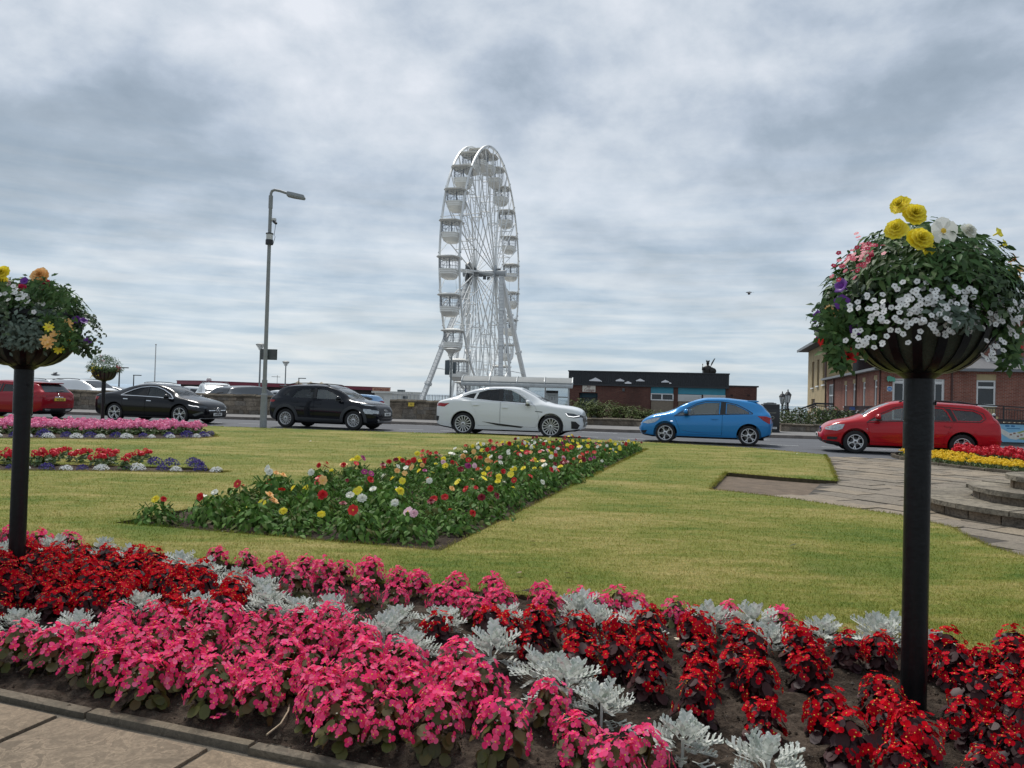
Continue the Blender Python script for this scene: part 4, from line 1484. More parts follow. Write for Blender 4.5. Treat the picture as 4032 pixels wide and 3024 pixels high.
mb.cyl((.12, -.02, zc), (.24, -.1, zc - .1), .05, .045, 10, mi=1)
mb.tube([(.2, 0, zc - .05), (.15, .0, zc - .5), (.19, 0, lz(930)), (.13, 0, lz(960))], .008, 5, mi=1)
obj('camera_unit', mb, [PLASTIC, BLACKM], lt, 40)
mb = MB()
zs = lz(1396)
mb.box(-.2, .33, .105, .12, zs - .15, zs + .17)
mb.box(-.22, .35, .12, .135, zs - .17, zs + .19)
mb.box(-.2, .33, .1, .135, zs - .02, zs + .02)
obj('sign_plate', mb, M('sign_back_grey', (.09, .10, .105), .5, .4), lt, 0)

# promenade lamps with inverted cone heads
def cone_lamp(px, ytop, Y, label, group, zb=0.0, wide=.29, extra=False):
    top = AT(px, ytop, Y)
    t = thing('promenade_lamp', label, 'lamp post', (top.x, top.y, zb), 0, group)
    h = top.z - zb
    mb = MB()
    mb.cyl((0, 0, 0), (0, 0, h - .45), .055, .045, 12)
    mb.cyl((0, 0, 0), (0, 0, .9), .075, .07, 12)
    obj('pole', mb, GALV, t, 40)
    mb = MB()
    mb.lathe([(.05, h - .46), (.10, h - .40), (.10, h - .33), (wide * .9, h - .11), (wide * .88, h - .1)], 20)
    obj('lens', mb, LENS, t, 40)
    mb = MB()
    mb.lathe([(wide * .98, h - .12), (wide, h - .09), (wide * .55, h - .03), (.02, h)], 20)
    for k in range(4):
        a = k * math.pi / 2 + .5
        mb.cyl((math.cos(a) * .1, math.sin(a) * .1, h - .4), (math.cos(a) * wide * .95, math.sin(a) * wide * .95, h - .1), .01, n=5)
    obj('lamp_cap', mb, LGREY, t, 40)
    return t, h
cone_lamp(1027, 1350, 46, 'slim lamp post with a cone head close behind the tall street lamp', None)
cone_lamp(1126, 1420, 62, 'slim lamp post with a cone head above the kiosk roof', None)
cl3, ch = cone_lamp(1779, 1369, 39.5, 'steel lamp post with a cone head and signs in front of the big wheel', None, wide=.42)
mb = MB()
zc = AT(1779, 1448, 39.5).z
mb.bbox(-.32, -.09, -.1, .1, zc - .37, zc + .38, .03)
mb.bbox(.08, .24, .02, .12, zc - .3, zc + .3, .02)
obj('sign_box', mb, M('slate_sign_back', (.07, .09, .10), .5), cl3, 30)

def arm_lamp(px, ytop, Y, d, label):
    top = AT(px, ytop, Y)
    t = thing('distant_lamp', label, 'street lamp', (top.x, top.y, -.9))
    mb = MB()
    mb.cyl((0, 0, 0), (0, 0, top.z + .9), .09, .06, 8)
    obj('pole', mb, BLACKM, t, 40)
    mb = MB()
    mb.box(-.05 if d > 0 else -.9, .9 if d > 0 else .05, -.12, .12, top.z + .84, top.z + .94)
    obj('lamp_head', mb, BLACKM, t, 0)
arm_lamp(471, 1447, 80, 1, 'dark street lamp with a flat arm right behind the small planter')
arm_lamp(527, 1477, 95, 1, 'short dark street lamp above the roof of the black saloon')
arm_lamp(384, 1500, 80, -1, 'dark lamp pole mostly hidden under the small planter bowl')
arm_lamp(1177, 1489, 100, 1, 'small dark lamp standing on the kiosk roof')
p = AT(614, 1358, 90)
t = thing('flagpole', 'bare white flagpole on the left against the clouds', 'flagpole', (p.x, p.y, -.9))
mb = MB(); mb.cyl((0, 0, 0), (0, 0, p.z + .9), .09, .05, 10); obj('pole', mb, PLASTIC, t, 40)
mb = MB(); mb.sphere((0, 0, p.z + .95), .1); obj('finial', mb, PLASTIC, t, 60)

# old style lanterns at the hall
def lantern(px, ytop, Y, label):
    top = AT(px, ytop, Y)
    t = thing('lantern_post', label, 'lamp post', (top.x, top.y, -.4), 0, None)
    h = top.z + .4
    mb = MB()
    mb.lathe([(.16, 0), (.16, .5), (.09, .6), (.075, h - 1.6), (.13, h - 1.55), (.13, h - 1.48), (.07, h - 1.4), (.07, h - 1.05), (.14, h - 1.0)], 12)
    mb.cyl((-.3, 0, h - 1.5), (.3, 0, h - 1.5), .025, n=6)
    obj('post', mb, BLACKM, t, 40)
    mb = MB()
    mb.lathe([(.13, h - 1.0), (.24, h - .45)], 6)
    obj('lantern_glass', mb, M('frosted_lantern', (.62, .66, .66), .4), t, 0)
    mb = MB()
    mb.lathe([(.27, h - .46), (.28, h - .42), (.12, h - .22), (.05, h - .18), (.04, h - .05), (.0, h)], 6)
    for k in range(6):
        a = k * math.pi / 3
        mb.cyl((math.cos(a) * .13, math.sin(a) * .13, h - 1), (math.cos(a) * .245, math.sin(a) * .245, h - .44), .014, n=4)
    obj('lantern_cap', mb, BLACKM, t, 0)
lantern(3081, 1540, 62, 'black lantern post, the lower one of the two by the bin')
lantern(3103, 1532, 57, 'black lantern post, the taller one nearer the hall steps')

# black bin
p = G(3040, 1702, .118)
t = thing('waste_bin', 'big black litter bin with a sloped lid behind the blue car', 'bin', (p.x, p.y + .35, .118), R(-8))
mb = MB()
Hb = 1.2
mb.prism([(-.34, 0), (.34, 0), (.34, Hb - .0), (.28, Hb + .0), (-.30, Hb), (-.34, Hb - .08)], -.36, .36, 0, Matrix.Rotation(math.pi / 2, 4, 'X'))
mb.bbox(-.36, .36, -.38, .38, 0, .08, .015)
mb.bbox(-.35, .35, -.375, -.36, .12, Hb - .22, .004)
obj('body', mb, BLACKM, t, 30)
mb = MB()
mb.bbox(-.24, .22, -.3, .25, Hb + .005, Hb + .05, .02)
mb.bbox(-.12, .12, -.25, .1, Hb + .05, Hb + .07, .008)
obj('lid', mb, M('bin_lid', (.06, .065, .07), .4), t, 30)
mb = MB()
mb.lathe([(.07, 0), (.075, .004), (.05, .006), (.05, .003)], 24, 0, Matrix.Translation((.05, -.377, .62)) @ Matrix.Rotation(math.pi / 2, 4, 'X'))
mb.box(-.15, .2, -.381, -.377, .83, .845)
mb.box(-.12, .17, -.381, -.377, .80, .808)
obj('emblem', mb, M('bin_badge', (.25, .25, .2), .5), t, 0)
mb = MB(); mb.box(-.04, .24, -.382, -.377, .14, .23)
lab_ = obj('notice', mb, PLASTIC, t, 0)
link('lettering', text_mesh('KEEP TIDY', .04, BLACKM, .0006), lab_, (.1, -.384, .185), (math.pi / 2, 0, 0))

# --------------------------------------------------------------- flower planters on poles
PLLEAF = leafmat('planter_leaves', [(.045, .10, .028), (.07, .145, .04), (.03, .066, .02), (.11, .18, .055), (.055, .115, .034)], .55, .15, .2)
SMLEAF = leafmat('trailing_leaves', [(.045, .085, .03), (.06, .11, .035), (.035, .065, .025), (.09, .13, .05)], .5, .2)
def planter(name, label, base, poleh, scale, seed, rb=.325, dp=.37):
    rng = random.Random(seed)
    t = thing(name, label, 'flower planter', base, 0)
    zb = poleh                         # bowl bottom
    mb = MB()
    mb.cyl((0, 0, -.05), (0, 0, zb - .27), .0495, n=20)
    obj('pole', mb, BLACKP, t, 40)
    mb = MB()
    mb.cyl((0, 0, zb - .29), (0, 0, zb + .02), .0575, n=20)
    mb.lathe([(.0575, zb), (.10, zb + .03), (.10, zb + .04)], 20)
    mb.cyl((.05, -.03, zb - .1), (.055, -.034, zb - .1), .008, n=6)
    obj('collar', mb, BLACKP, t, 40)
    prof = [(.055 + (rb - .055) * math.sin(a) ** .92, zb + .02 + dp * .82 * (1 - math.cos(a))) for a in np.linspace(0, math.pi / 2, 10)]
    mb = MB()
    mb.lathe([(r - .008, z) for r, z in prof] + [(rb - .006, zb + dp)], 36)
    mb.lathe([(.0, zb + dp - .02), (rb - .01, zb + dp - .02)], 36)
    obj('liner', mb, GREENL, t, 60)
    mb = MB()
    for k in range(18):
        a = 2 * math.pi * k / 18
        rib = []
        for r, z in prof:
            rib.append((r, z))
        w_ = .017
        v, f = [], []
        for i, (r, z) in enumerate(rib):
            for s in (-1, 1):
                for q in (0, .007):
                    v.append(((r + q) * math.cos(a) - s * w_ * math.sin(a), (r + q) * math.sin(a) + s * w_ * math.cos(a), z))
        for i in range(len(rib) - 1):
            o_ = i * 4
            f += [(o_ + 1, o_ + 3, o_ + 7, o_ + 5), (o_, o_ + 1, o_ + 5, o_ + 4), (o_ + 3, o_ + 2, o_ + 6, o_ + 7)]
        mb.add(v, f)
    zr = zb + dp
    for z, h_ in ((zr - .075, .014), (zr - .01, .028)):
        mb.lathe([(rb - .002, z - h_ / 2), (rb + .01, z - h_ / 2), (rb + .01, z + h_ / 2), (rb - .002, z + h_ / 2)], 40)
    for k in range(12):
        a0 = 2 * math.pi * k / 12
        mb.tube([((rb + .006) * math.cos(a0 + u * .42), (rb + .006) * math.sin(a0 + u * .42), zr - .065 + .055 * math.sqrt(max(0, 1 - (u * 2 - 1) ** 2))) for u in np.linspace(0, 1, 9)], .006, 5)
    obj('bowl_ribs', mb, BLACKP, t, 40)
    return t, zr, rb, rng

def cluster_part(t, name, mesh_mb, mats, lab=None):
    o_ = obj(name, mesh_mb, mats, t, 60)
    if lab:
        o_['label'] = lab
    return o_

def bacopa(mb, rng, p, out, n, r=.012):
    for i in range(n):
        d = Vector((rng.gauss(0, .03), rng.gauss(0, .03), rng.gauss(0, .022)))
        m = frame(Vector(p) + d, Vector(out) + Vector((rng.uniform(-.5, .5), rng.uniform(-.5, .5), rng.uniform(-.1, .6))), rng.uniform(0, 6))
        for k in range(5):
            v, f = disc_petal(r, r * .5, .2, 6)
            mb.add(rotz(v, k * 1.2566), f, 0, m)
        v = [(.003 * math.cos(a), .003 * math.sin(a), .002) for a in (0, 2.1, 4.2)]
        mb.add(v, [(0, 1, 2)], 1, m)
def trumpet(mb, m, r, mi=0):
    """petunia: a flared funnel with a wavy rim"""
    n = 15
    v, f = [], []
    for i, (rr, z) in enumerate(((.12, -1.2), (.18, -.5), (.42, -.12), (.8, .05), (1.0, .02))):
        for k in range(n):
            a = 2 * math.pi * k / n
            q = rr * (1 + (.10 * math.cos(5 * a) if i > 2 else 0))
            v.append((r * q * math.cos(a), r * q * math.sin(a), r * (z + (.06 * math.cos(5 * a) if i > 2 else 0))))
    for i in range(4):
        for k in range(n):
            f.append((i * n + k, i * n + (k + 1) % n, (i + 1) * n + (k + 1) % n, (i + 1) * n + k))
    mb.add(v, f, mi, m)

def planter_planting(t, zr, rb, rng, top, n_leaf, trail=True, spill=.42, hang=0.0, ns=46):
    """crown of leaves above the rim, trailing leaves over and below it"""
    fo = MB()
    for i in range(n_leaf):
        az = rng.uniform(0, 2 * math.pi)
        el = math.asin(rng.uniform(-.12, 1.0))
        rr = rng.uniform(.72, 1.0)
        rw = spill * (1 + .07 * math.sin(az * 3 + 1) + .05 * math.sin(az * 7))
        p = Vector((math.cos(az) * math.cos(el) * rw * rr, math.sin(az) * math.cos(el) * rw * rr, zr + math.sin(el) * top * rr))
        L = rng.uniform(.035, .07)
        v, f = leaf_blade(L, L * .16, .3, rng.uniform(-.1, .5), 2)
        a2 = az + rng.uniform(-1.1, 1.1)
        if i % 3 == 0 and hang:
            p = Vector((math.cos(az) * rng.uniform(rb - .01, spill), math.sin(az) * rng.uniform(rb - .01, spill), zr + rng.uniform(-hang, .08)))
        fo.add(v, f, 0, frame(p, (math.cos(az) * .6 + rng.uniform(-.4, .4), math.sin(az) * .6 + rng.uniform(-.4, .4), rng.uniform(.25, 1.1)), 0, 1, (math.cos(a2), math.sin(a2), rng.uniform(-.7, .5))))
    obj('foliage', fo, PLLEAF, t, 60)
    tr = MB()
    gr_ = MB()
    for i in range(ns if trail else 0):
        az = rng.uniform(0, 2 * math.pi)
        L = rng.uniform(.08, .24)
        grey = (i % 3 == 0)
        pr = Vector((math.cos(az) * (rb - .02), math.sin(az) * (rb - .02), zr + .02))
        k = int(L / .013)
        side = rng.uniform(-.5, .5)
        for q in range(k):
            s = q / k
            p = pr + Vector((math.cos(az + side * s), math.sin(az + side * s), 0)) * (L * .75 * s ** .7) + Vector((rng.gauss(0, .012), rng.gauss(0, .012), .05 * s - L * 1.0 * s * s + rng.gauss(0, .012)))
            for w_ in range(4):
                l = rng.uniform(.018, .034)
                v, f = leaf_blade(l, l * (.36 if not grey else .28), .2, .3, 1)
                d = Vector((rng.uniform(-1, 1), rng.uniform(-1, 1), rng.uniform(-.6, .6)))
                (gr_ if grey else tr).add(v, f, 0, frame(p, Vector((math.cos(az), math.sin(az), .8)) + d * .6, 0, 1, d))
    if trail:
        obj('trailing_foliage', tr, SMLEAF, t, 60)
        obj('grey_trailing_foliage', gr_, GREYLF, t, 60)

def bloom(t, px, py, Y, r, kind, col, toward, seed, tname='begonia_bloom', lab=None):
    """one large bloom placed in the planting, facing the given way"""
    rng = random.Random(seed)
    w = AT(px, py, Y)
    loc = w - t.location
    mb = MB()
    m = None
    if kind == 'double':
        rosette(mb, m, r, 7, 11, rng, .42, .3, False)
    elif kind == 'single':
        rosette(mb, m, r, 1, 5, rng, .58, .18, True)
    elif kind == 'daisy':
        rosette(mb, m, r, 1, 8, rng, .24, .15, True)
    elif kind == 'trumpet':
        trumpet(mb, Matrix.Identity(4), r)
    o_ = obj(tname, mb, [PETALS[col], MATS['yellow_stamens']], t, 60, loc)
    o_.rotation_euler = Vector(toward).to_track_quat('Z', 'X').to_euler()
    o_['label'] = lab or f'{col} bloom'
    return o_

# right-hand planter, near the camera
pb = G(3596, 2782, ZS)
Yr = pb.y
prr, zr, rb, rng = planter('flower_planter', 'tall black pole planter with yellow begonias, the nearest and largest of three', (pb.x, pb.y, ZS), AT(3608, 1492, Yr).z - ZS, 1, 71, .29, .36)
planter_planting(prr, zr, rb, rng, .30, 4200, True, .355, .13, 110)
zrw = zr + ZS
wb2 = MB()
for px, py, n in ((3390, 1340, 8), (3440, 1210, 10), (3480, 1250, 9), (3550, 1160, 12), (3600, 1190, 12), (3560, 1240, 9), (3620, 1260, 12), (3680, 1180, 12), (3700, 1230, 14), (3720, 1290, 12), (3660, 1160, 8), (3390, 1210, 8), (3540, 1290, 9), (3440, 1350, 9), (3720, 1150, 6), (3960, 1200, 12), (4000, 1250, 12), (3940, 1240, 10), (3990, 1180, 9), (4020, 1300, 8), (3920, 1360, 9), (3900, 1390, 6), (3880, 1190, 7), (3900, 1250, 8), (3920, 1210, 8), (3760, 1190, 7), (3800, 1230, 8), (3840, 1190, 8), (3850, 1270, 8), (3790, 1160, 6)):
    q = AT(px, py, Yr - .36 if px < 3800 else Yr - .3) - prr.location
    out = Vector((q.x, q.y, 0)).normalized()
    bacopa(wb2, rng, q, out + Vector((0, -.4, .2)), n)
cluster_part(prr, 'white_blossoms', wb2, [WHITEP, DARKLF])
vb = MB()
for i in range(60):
    t_ = rng.random()
    q = AT(3330 + 110 * t_ + rng.gauss(0, 9), 1050 - 95 * t_ + rng.gauss(0, 10), Yr - .2) - prr.location
    bacopa(vb, rng, q, (-.6, -.6, .5), 1, .011)
cluster_part(prr, 'verbena_blossoms', vb, [PETALS['crimson'], WHITEP])
Yf = Yr - .27
for i, (px, py, r, kind, col, tw) in enumerate(((3597, 850, .052, 'double', 'yellow', (-.1, -1, .45)), (3545, 812, .042, 'double', 'yellow', (-.7, -.6, .4)), (3530, 905, .045, 'double', 'yellow', (-.5, -.8, .3)), (3618, 948, .055, 'double', 'yellow', (0, -1, .35)), (3655, 985, .032, 'single', 'yellow', (.3, -1, -.1)),
        (3712, 910, .056, 'single', 'white', (0, -1, .12)), (3808, 915, .038, 'double', 'white', (.3, -.8, .5)), (3850, 985, .022, 'double', 'white', (.2, -1, .3)))):
    bloom(prr, px, py, Yf, r, kind, col, tw, 800 + i)
for i, (px, py, r, col, tw) in enumerate(((3310, 1125, .03, 'purple', (-.8, -.4, .3)), (3215, 1245, .026, 'purple', (-1, -.2, .2)), (3225, 1310, .026, 'purple', (-.9, -.3, -.2)), (3315, 1190, .03, 'purple', (-.5, -.9, .1)), (3370, 1295, .026, 'purple', (-.3, -1, .2)), (3240, 1340, .032, 'red', (-.7, -.4, -.5)), (3345, 1400, .034, 'red', (-.1, -1, .3)), (3290, 1405, .026, 'magenta', (-.7, -.6, .1)),
        (3935, 915, .022, 'yellow', (.9, -.2, .5)), (3960, 960, .022, 'yellow', (.8, -.4, .5)), (3985, 1060, .026, 'yellow', (.7, -.7, .2)), (4000, 1020, .024, 'orange', (.8, -.5, .4)), (4010, 1370, .03, 'red', (.4, -.9, 0)))):
    bloom(prr, px, py, Yr - (.16 if 3300 < px < 3900 else .05), r, 'trumpet', col, tw, 830 + i, 'petunia_bloom')
for i, (px, py) in enumerate(((3265, 1215), (3300, 1235), (3290, 1370), (4005, 1095), (4015, 1060))):
    bloom(prr, px, py, Yr - .12, .018, 'daisy', 'peach', (-.4, -.9, .2), 860 + i, 'daisy_bloom', 'small golden daisy')

def spray(t, y_at, zones, n, mat, name='trailing_foliage'):
    tr = MB()
    for x0, y0, x1, y1, w_, k in zones:
        for i in range(int(n * k)):
            s = rng.random()
            p = AT(x0 + (x1 - x0) * s + rng.gauss(0, w_), y0 + (y1 - y0) * s + rng.gauss(0, w_), y_at + rng.gauss(0, .05)) - t.location
            l = rng.uniform(.02, .05)
            v, f = leaf_blade(l, l * .26, .2, .3, 1)
            d = Vector((rng.uniform(-1, 1), rng.uniform(-.6, .6), rng.uniform(-1, .4)))
            tr.add(v, f, 0, frame(p, Vector((rng.uniform(-.7, .7), -1, rng.uniform(-.2, 1))), 0, 1, d))
    return obj(name, tr, mat, t, 60)
spray(prr, Yr - .12, ((3300, 1180, 3420, 1330, 30, 1.3), (3250, 1230, 3310, 1420, 24, 1), (3330, 1330, 3300, 1440, 18, .7), (3390, 1250, 3560, 1270, 24, .8), (3900, 1180, 4000, 1330, 34, 1.2), (3960, 1250, 3985, 1440, 16, .6), (3700, 1200, 3880, 1230, 26, .8)), 230, PLLEAF)
spray(prr, Yr - .30, ((3700, 1215, 3830, 1265, 20, 1),), 330, GREYLF, 'grey_trailing_foliage')

# left planter
pb = G(64, 2250, ZS)
Yq = pb.y
plf, zr2, rb2, rng = planter('flower_planter', 'black pole planter cut by the left frame edge, with golden daisies and an open ring', (pb.x, pb.y, ZS), AT(76, 1455, Yq).z - ZS, 1, 73)
planter_planting(plf, zr2, rb2, rng, .24, 2600, True, .34)
for i, (px, py, r, kind, col, tw) in enumerate(((160, 1088, .06, 'double', 'peach', (.1, -1, .5)), (12, 1078, .055, 'double', 'yellow', (-.1, -1, .5)), (5, 1110, .05, 'double', 'yellow', (0, -1, .2)), (180, 1122, .04, 'double', 'crimson', (.3, -1, .3)), (88, 1142, .04, 'double', 'crimson', (0, -1, .1)), (20, 1120, .04, 'single', 'pale pink', (0, -1, .1)), (95, 1105, .026, 'trumpet', 'purple', (0, -1, .4)))):
    bloom(plf, px, py, Yq - .22, r, kind, col, tw, 880 + i)
wb3 = MB()
for px, py, n in ((105, 1170, 7), (78, 1160, 6), (25, 1170, 4), (45, 1150, 5), (125, 1190, 4)):
    bacopa(wb3, rng, AT(px, py, Yq - .34) - plf.location, (0, -1, .2), n, .016)
cluster_part(plf, 'white_blossoms', wb3, [WHITEP, DARKLF])
for i, (px, py) in enumerate(((193, 1288), (211, 1332), (190, 1356), (258, 1340), (269, 1299), (268, 1274), (232, 1376), (218, 1315), (180, 1338))):
    bloom(plf, px, py, Yq - .42 + (px - 190) * .0022, .034, 'daisy', 'peach' if i % 3 else 'yellow', (.15, -1, .25), 900 + i, 'daisy_bloom', 'golden daisy')
tr = MB()
for i in range(260):
    s = rng.random() ** .8
    p = AT(275 + 95 * s, 1280 + 30 * math.sin(s * 3) + 105 * s * s + rng.gauss(0, 13), Yq) - plf.location + Vector((0, rng.gauss(-.05, .06), 0))
    l = rng.uniform(.022, .045)
    v, f = leaf_blade(l, l * .33, .2, .3, 1)
    d = Vector((rng.uniform(-1, 1), rng.uniform(-1, 1), rng.uniform(-1, 1)))
    tr.add(v, f, 0, frame(p, Vector((rng.uniform(-1, 1), -1, rng.uniform(-.5, 1))), 0, 1, d))
cluster_part(plf, 'trailing_foliage', tr, SMLEAF)
spray(plf, Yq - .33, ((0, 1270, 150, 1320, 24, 1.5), (20, 1340, 130, 1350, 16, .5)), 300, GREYLF, 'grey_trailing_foliage')
spray(plf, Yq - .28, ((175, 1270, 270, 1310, 26, 1.6), (200, 1340, 290, 1330, 18, .8), (120, 1120, 260, 1180, 24, 1.2), (0, 1140, 120, 1180, 20, .7)), 260, PLLEAF)
for i, (px, py, tw) in enumerate(((330, 1262, (.5, -.5, .6)), (345, 1345, (.6, -.6, .3)), (300, 1258, (.2, -1, .2)))):
    bloom(plf, px, py, Yq - .05, .026, 'trumpet', 'purple', tw, 920 + i, 'petunia_bloom')

# small planter far back in the rose-pink bed
pb = G(402, 1690, .05)
pmf, zr3, rb3, rng = planter('flower_planter', 'small distant black pole planter standing in the rose pink geranium bed', (pb.x, pb.y, .05), AT(400, 1502, pb.y).z - .05, 1, 75)
planter_planting(pmf, zr3, rb3, rng, .42, 2000, True, .47, .1, 16)
yb3 = MB()
for i in range(22):
    headball(yb3, AT(370 + rng.gauss(0, 16), 1458 + rng.gauss(0, 11), pb.y - .36) - pmf.location, .03, rng, 8)
cluster_part(pmf, 'yellow_blossoms', yb3, [PETALS['yellow']])
yb3 = MB()
for i in range(8):
    headball(yb3, AT(395 + rng.gauss(0, 16), 1425 + rng.gauss(0, 10), pb.y - .33) - pmf.location, .024, rng, 7)
cluster_part(pmf, 'white_blossoms', yb3, [PETALS['pale pink']])
yb3 = MB()
for px, py in ((464, 1446), (470, 1452), (462, 1462)):
    headball(yb3, AT(px, py, pb.y) - pmf.location, .05, rng, 12)
cluster_part(pmf, 'crimson_blossoms', yb3, [PETALS['crimson']])

# --------------------------------------------------------------- bus shelter
SHG = glassmat('shelter_glass', (.80, .84, .86), 1.0, .16, (.6, .66, .7))
ALU = M('shelter_frame_grey', (.42, .44, .44), .45, .3)
Ys = 34.6
a0, a1 = AT(1840, 1660, Ys), AT(2236, 1672, 34.2)
rz = math.atan2(a1.y - a0.y, a1.x - a0.x)
sh = thing('bus_shelter', 'glass bus shelter with a curved translucent roof behind the white car', 'bus shelter', (a0.x, a0.y, .118), rz)
Ls = (Vector((a1.x, a1.y)) - Vector((a0.x, a0.y))).length
zt = AT(1840, 1502, Ys).z - .118
PANEL_ROOF = M('translucent_roof', (.21, .225, .225), .6, spec=.2, var=.12, vs=3)
mb = MB()
prof = [(-.72, zt - .14), (-.70, zt + .02), (-.45, zt + .20), (0, zt + .27), (.45, zt + .20), (.62, zt + .06), (.6, zt)]
xs = np.linspace(-.2, Ls + .16, 5)
for a, b in zip(xs[:-1], xs[1:]):
    v = [(x, y, z) for x in (a + .02, b - .02) for y, z in prof]
    k = len(prof)
    mb.add(v, [(i, i + 1, k + i + 1, k + i) for i in range(k - 1)] + [tuple(range(k - 1, -1, -1)), tuple(range(k, 2 * k))])
obj('roof', mb, PANEL_ROOF, sh, 30)
mb = MB()
for x in xs:
    mb.tube([(x, y, z + .012) for y, z in prof], .03, 6)
mb.bbox(-.22, Ls + .18, -.76, -.66, zt - .2, zt - .04, .03)
mb.bbox(-.2, Ls + .16, .52, .6, zt - .14, zt, .02)
obj('roof_frame', mb, ALU, sh, 30)
mb = MB()
px_x = [0.0, (1945 - 1840) / 396 * Ls, (2042 - 1840) / 396 * Ls, (2142 - 1840) / 396 * Ls, Ls]
for x in px_x:
    mb.bar((x, .5, 0), (x, .5, zt - .02), .06)
mb.bar((Ls, -.55, 0), (Ls, -.55, zt - .1), .06)
mb.bar((0, .5, .28), (Ls, .5, .28), .05)
mb.bar((0, .5, zt - .12), (Ls, .5, zt - .12), .05)
mb.bar((px_x[3], .5, 1.25), (Ls, .5, 1.25), .05)
mb.bar((Ls, -.55, 1.25), (Ls, .5, 1.25), .04)
mb.bar((Ls, -.55, .3), (Ls, .5, .3), .04)
obj('frame', mb, ALU, sh, 0)
for i in range(4):
    mb = MB(); mb.box(px_x[i] + .04, px_x[i + 1] - .04, .485, .493, .3, zt - .15)
    obj('glass_pane', mb, SHG, sh, 0)
mb = MB(); mb.box(Ls - .004, Ls + .004, -.5, .46, .32, zt - .15)
obj('glass_pane', mb, SHG, sh, 0)
mb = MB()
x0 = (2143 - 1840) / 396 * Ls + .03; x1 = (2194 - 1840) / 396 * Ls
mb.bbox(x0, x1, .40, .46, .62, zt - .3, .01)
tp = obj('information_panel', mb, M('poster_white', (.62, .65, .64), .35), sh, 30)
mb = MB(); mb.box(x0, x1, .395, .4, zt - .42, zt - .3); mb.box(x0 + .1, x1 - .12, .396, .4, zt - .52, zt - .5)
for q in range(2):
    xx = x0 + .14 + q * .15
    mb.box(xx, xx + .012, .396, .4, zt - .72, zt - .58); mb.box(xx + .11, xx + .122, .396, .4, zt - .72, zt - .58); mb.box(xx, xx + .122, .396, .4, zt - .59, zt - .578)
obj('printed_header', mb, BLACKM, tp, 0)
link('lettering', text_mesh('21', .07, PLASTIC, .001), tp, (x1 - .1, .393, zt - .36), (math.pi / 2, 0, 0))
mb = MB()
mb.box(x0 + .04, x0 + .17, .395, .4, .84, .96)
obj('printed_advert', mb, M('teal_print', (.10, .42, .45), .5), tp, 0)
mb = MB()
mb.box(x0 + .2, x0 + .34, .395, .4, .84, .96)
obj('printed_advert', mb, M('navy_print', (.03, .05, .12), .5), tp, 0)
mb = MB()
mb.box(x0 + .36, x0 + .5, .395, .4, .84, .96)
obj('printed_advert', mb, M('blush_print', (.6, .45, .42), .5), tp, 0)
mb = MB()
mb.bbox(.3, px_x[3] - .2, .1, .32, .5, .56, .02)
for x in (.5, px_x[3] - .4):
    mb.bar((x, .22, 0), (x, .22, .5), .05)
obj('bench', mb, ALU, sh, 30)
# =================================================================== cars
RUBBER = M('tyre_rubber', (.018, .018, .019), .85, var=.2, vs=20)
TRIM = M('black_trim', (.014, .014, .015), .5)
INTER = M('car_interior', (.035, .035, .037), .8)
SEATM = M('car_seat_cloth', (.06, .06, .065), .9)
CHROME = M('chrome', (.72, .72, .72), .12, 1.0, var=.02)
ALLOY = M('alloy_wheel', (.62, .63, .64), .3, .5, var=.08, vs=30)
DALLOY = M('dark_alloy_wheel', (.09, .09, .095), .35, .7, var=.1, vs=30)
WELL = M('wheel_well', (.008, .008, .009), .9)
LAMPC = M('headlamp_clear', (.42, .45, .47), .1, .3, var=.35, vs=22)
LAMPD = M('headlamp_dark', (.07, .08, .09), .1, .3, var=.4, vs=24)
LAMPW = M('lamp_white', (.85, .87, .88), .2, em=((1, 1, 1), .6))
LAMPR = M('tail_lamp_red', (.32, .008, .012), .12, var=.4, vs=25)
PLW = M('plate_white', (.75, .76, .74), .5)
PLY = M('plate_yellow', (.72, .52, .06), .5)
GL_D = glassmat('privacy_glass', (.10, .11, .12), 1.0)
GL_C = glassmat('clear_glass_sky_sheen', (.66, .72, .70), 1.0, .2, (.5, .55, .56))  # sky reflection put in as a grey diffuse share
GL_M = glassmat('tinted_car_glass', (.40, .45, .45), 1.0, .08, (.4, .45, .47))
SC = COL

def pchip(xs, ys, q):
    """monotone cubic through key points"""
    xs, ys = np.array(xs, float), np.array(ys, float)
    h, d = np.diff(xs), np.diff(ys) / np.diff(xs)
    m = np.zeros_like(ys)
    for i in range(1, len(xs) - 1):
        if d[i - 1] * d[i] > 0:
            w1, w2 = 2 * h[i] + h[i - 1], h[i] + 2 * h[i - 1]
            m[i] = (w1 + w2) / (w1 / d[i - 1] + w2 / d[i])
    m[0], m[-1] = d[0], d[-1]
    i = np.clip(np.searchsorted(xs, q) - 1, 0, len(xs) - 2)
    t = (q - xs[i]) / h[i]
    return (ys[i] * (1 + 2 * t) * (1 - t) ** 2 + h[i] * m[i] * t * (1 - t) ** 2 + ys[i + 1] * t * t * (3 - 2 * t) + h[i] * m[i + 1] * t * t * (t - 1))

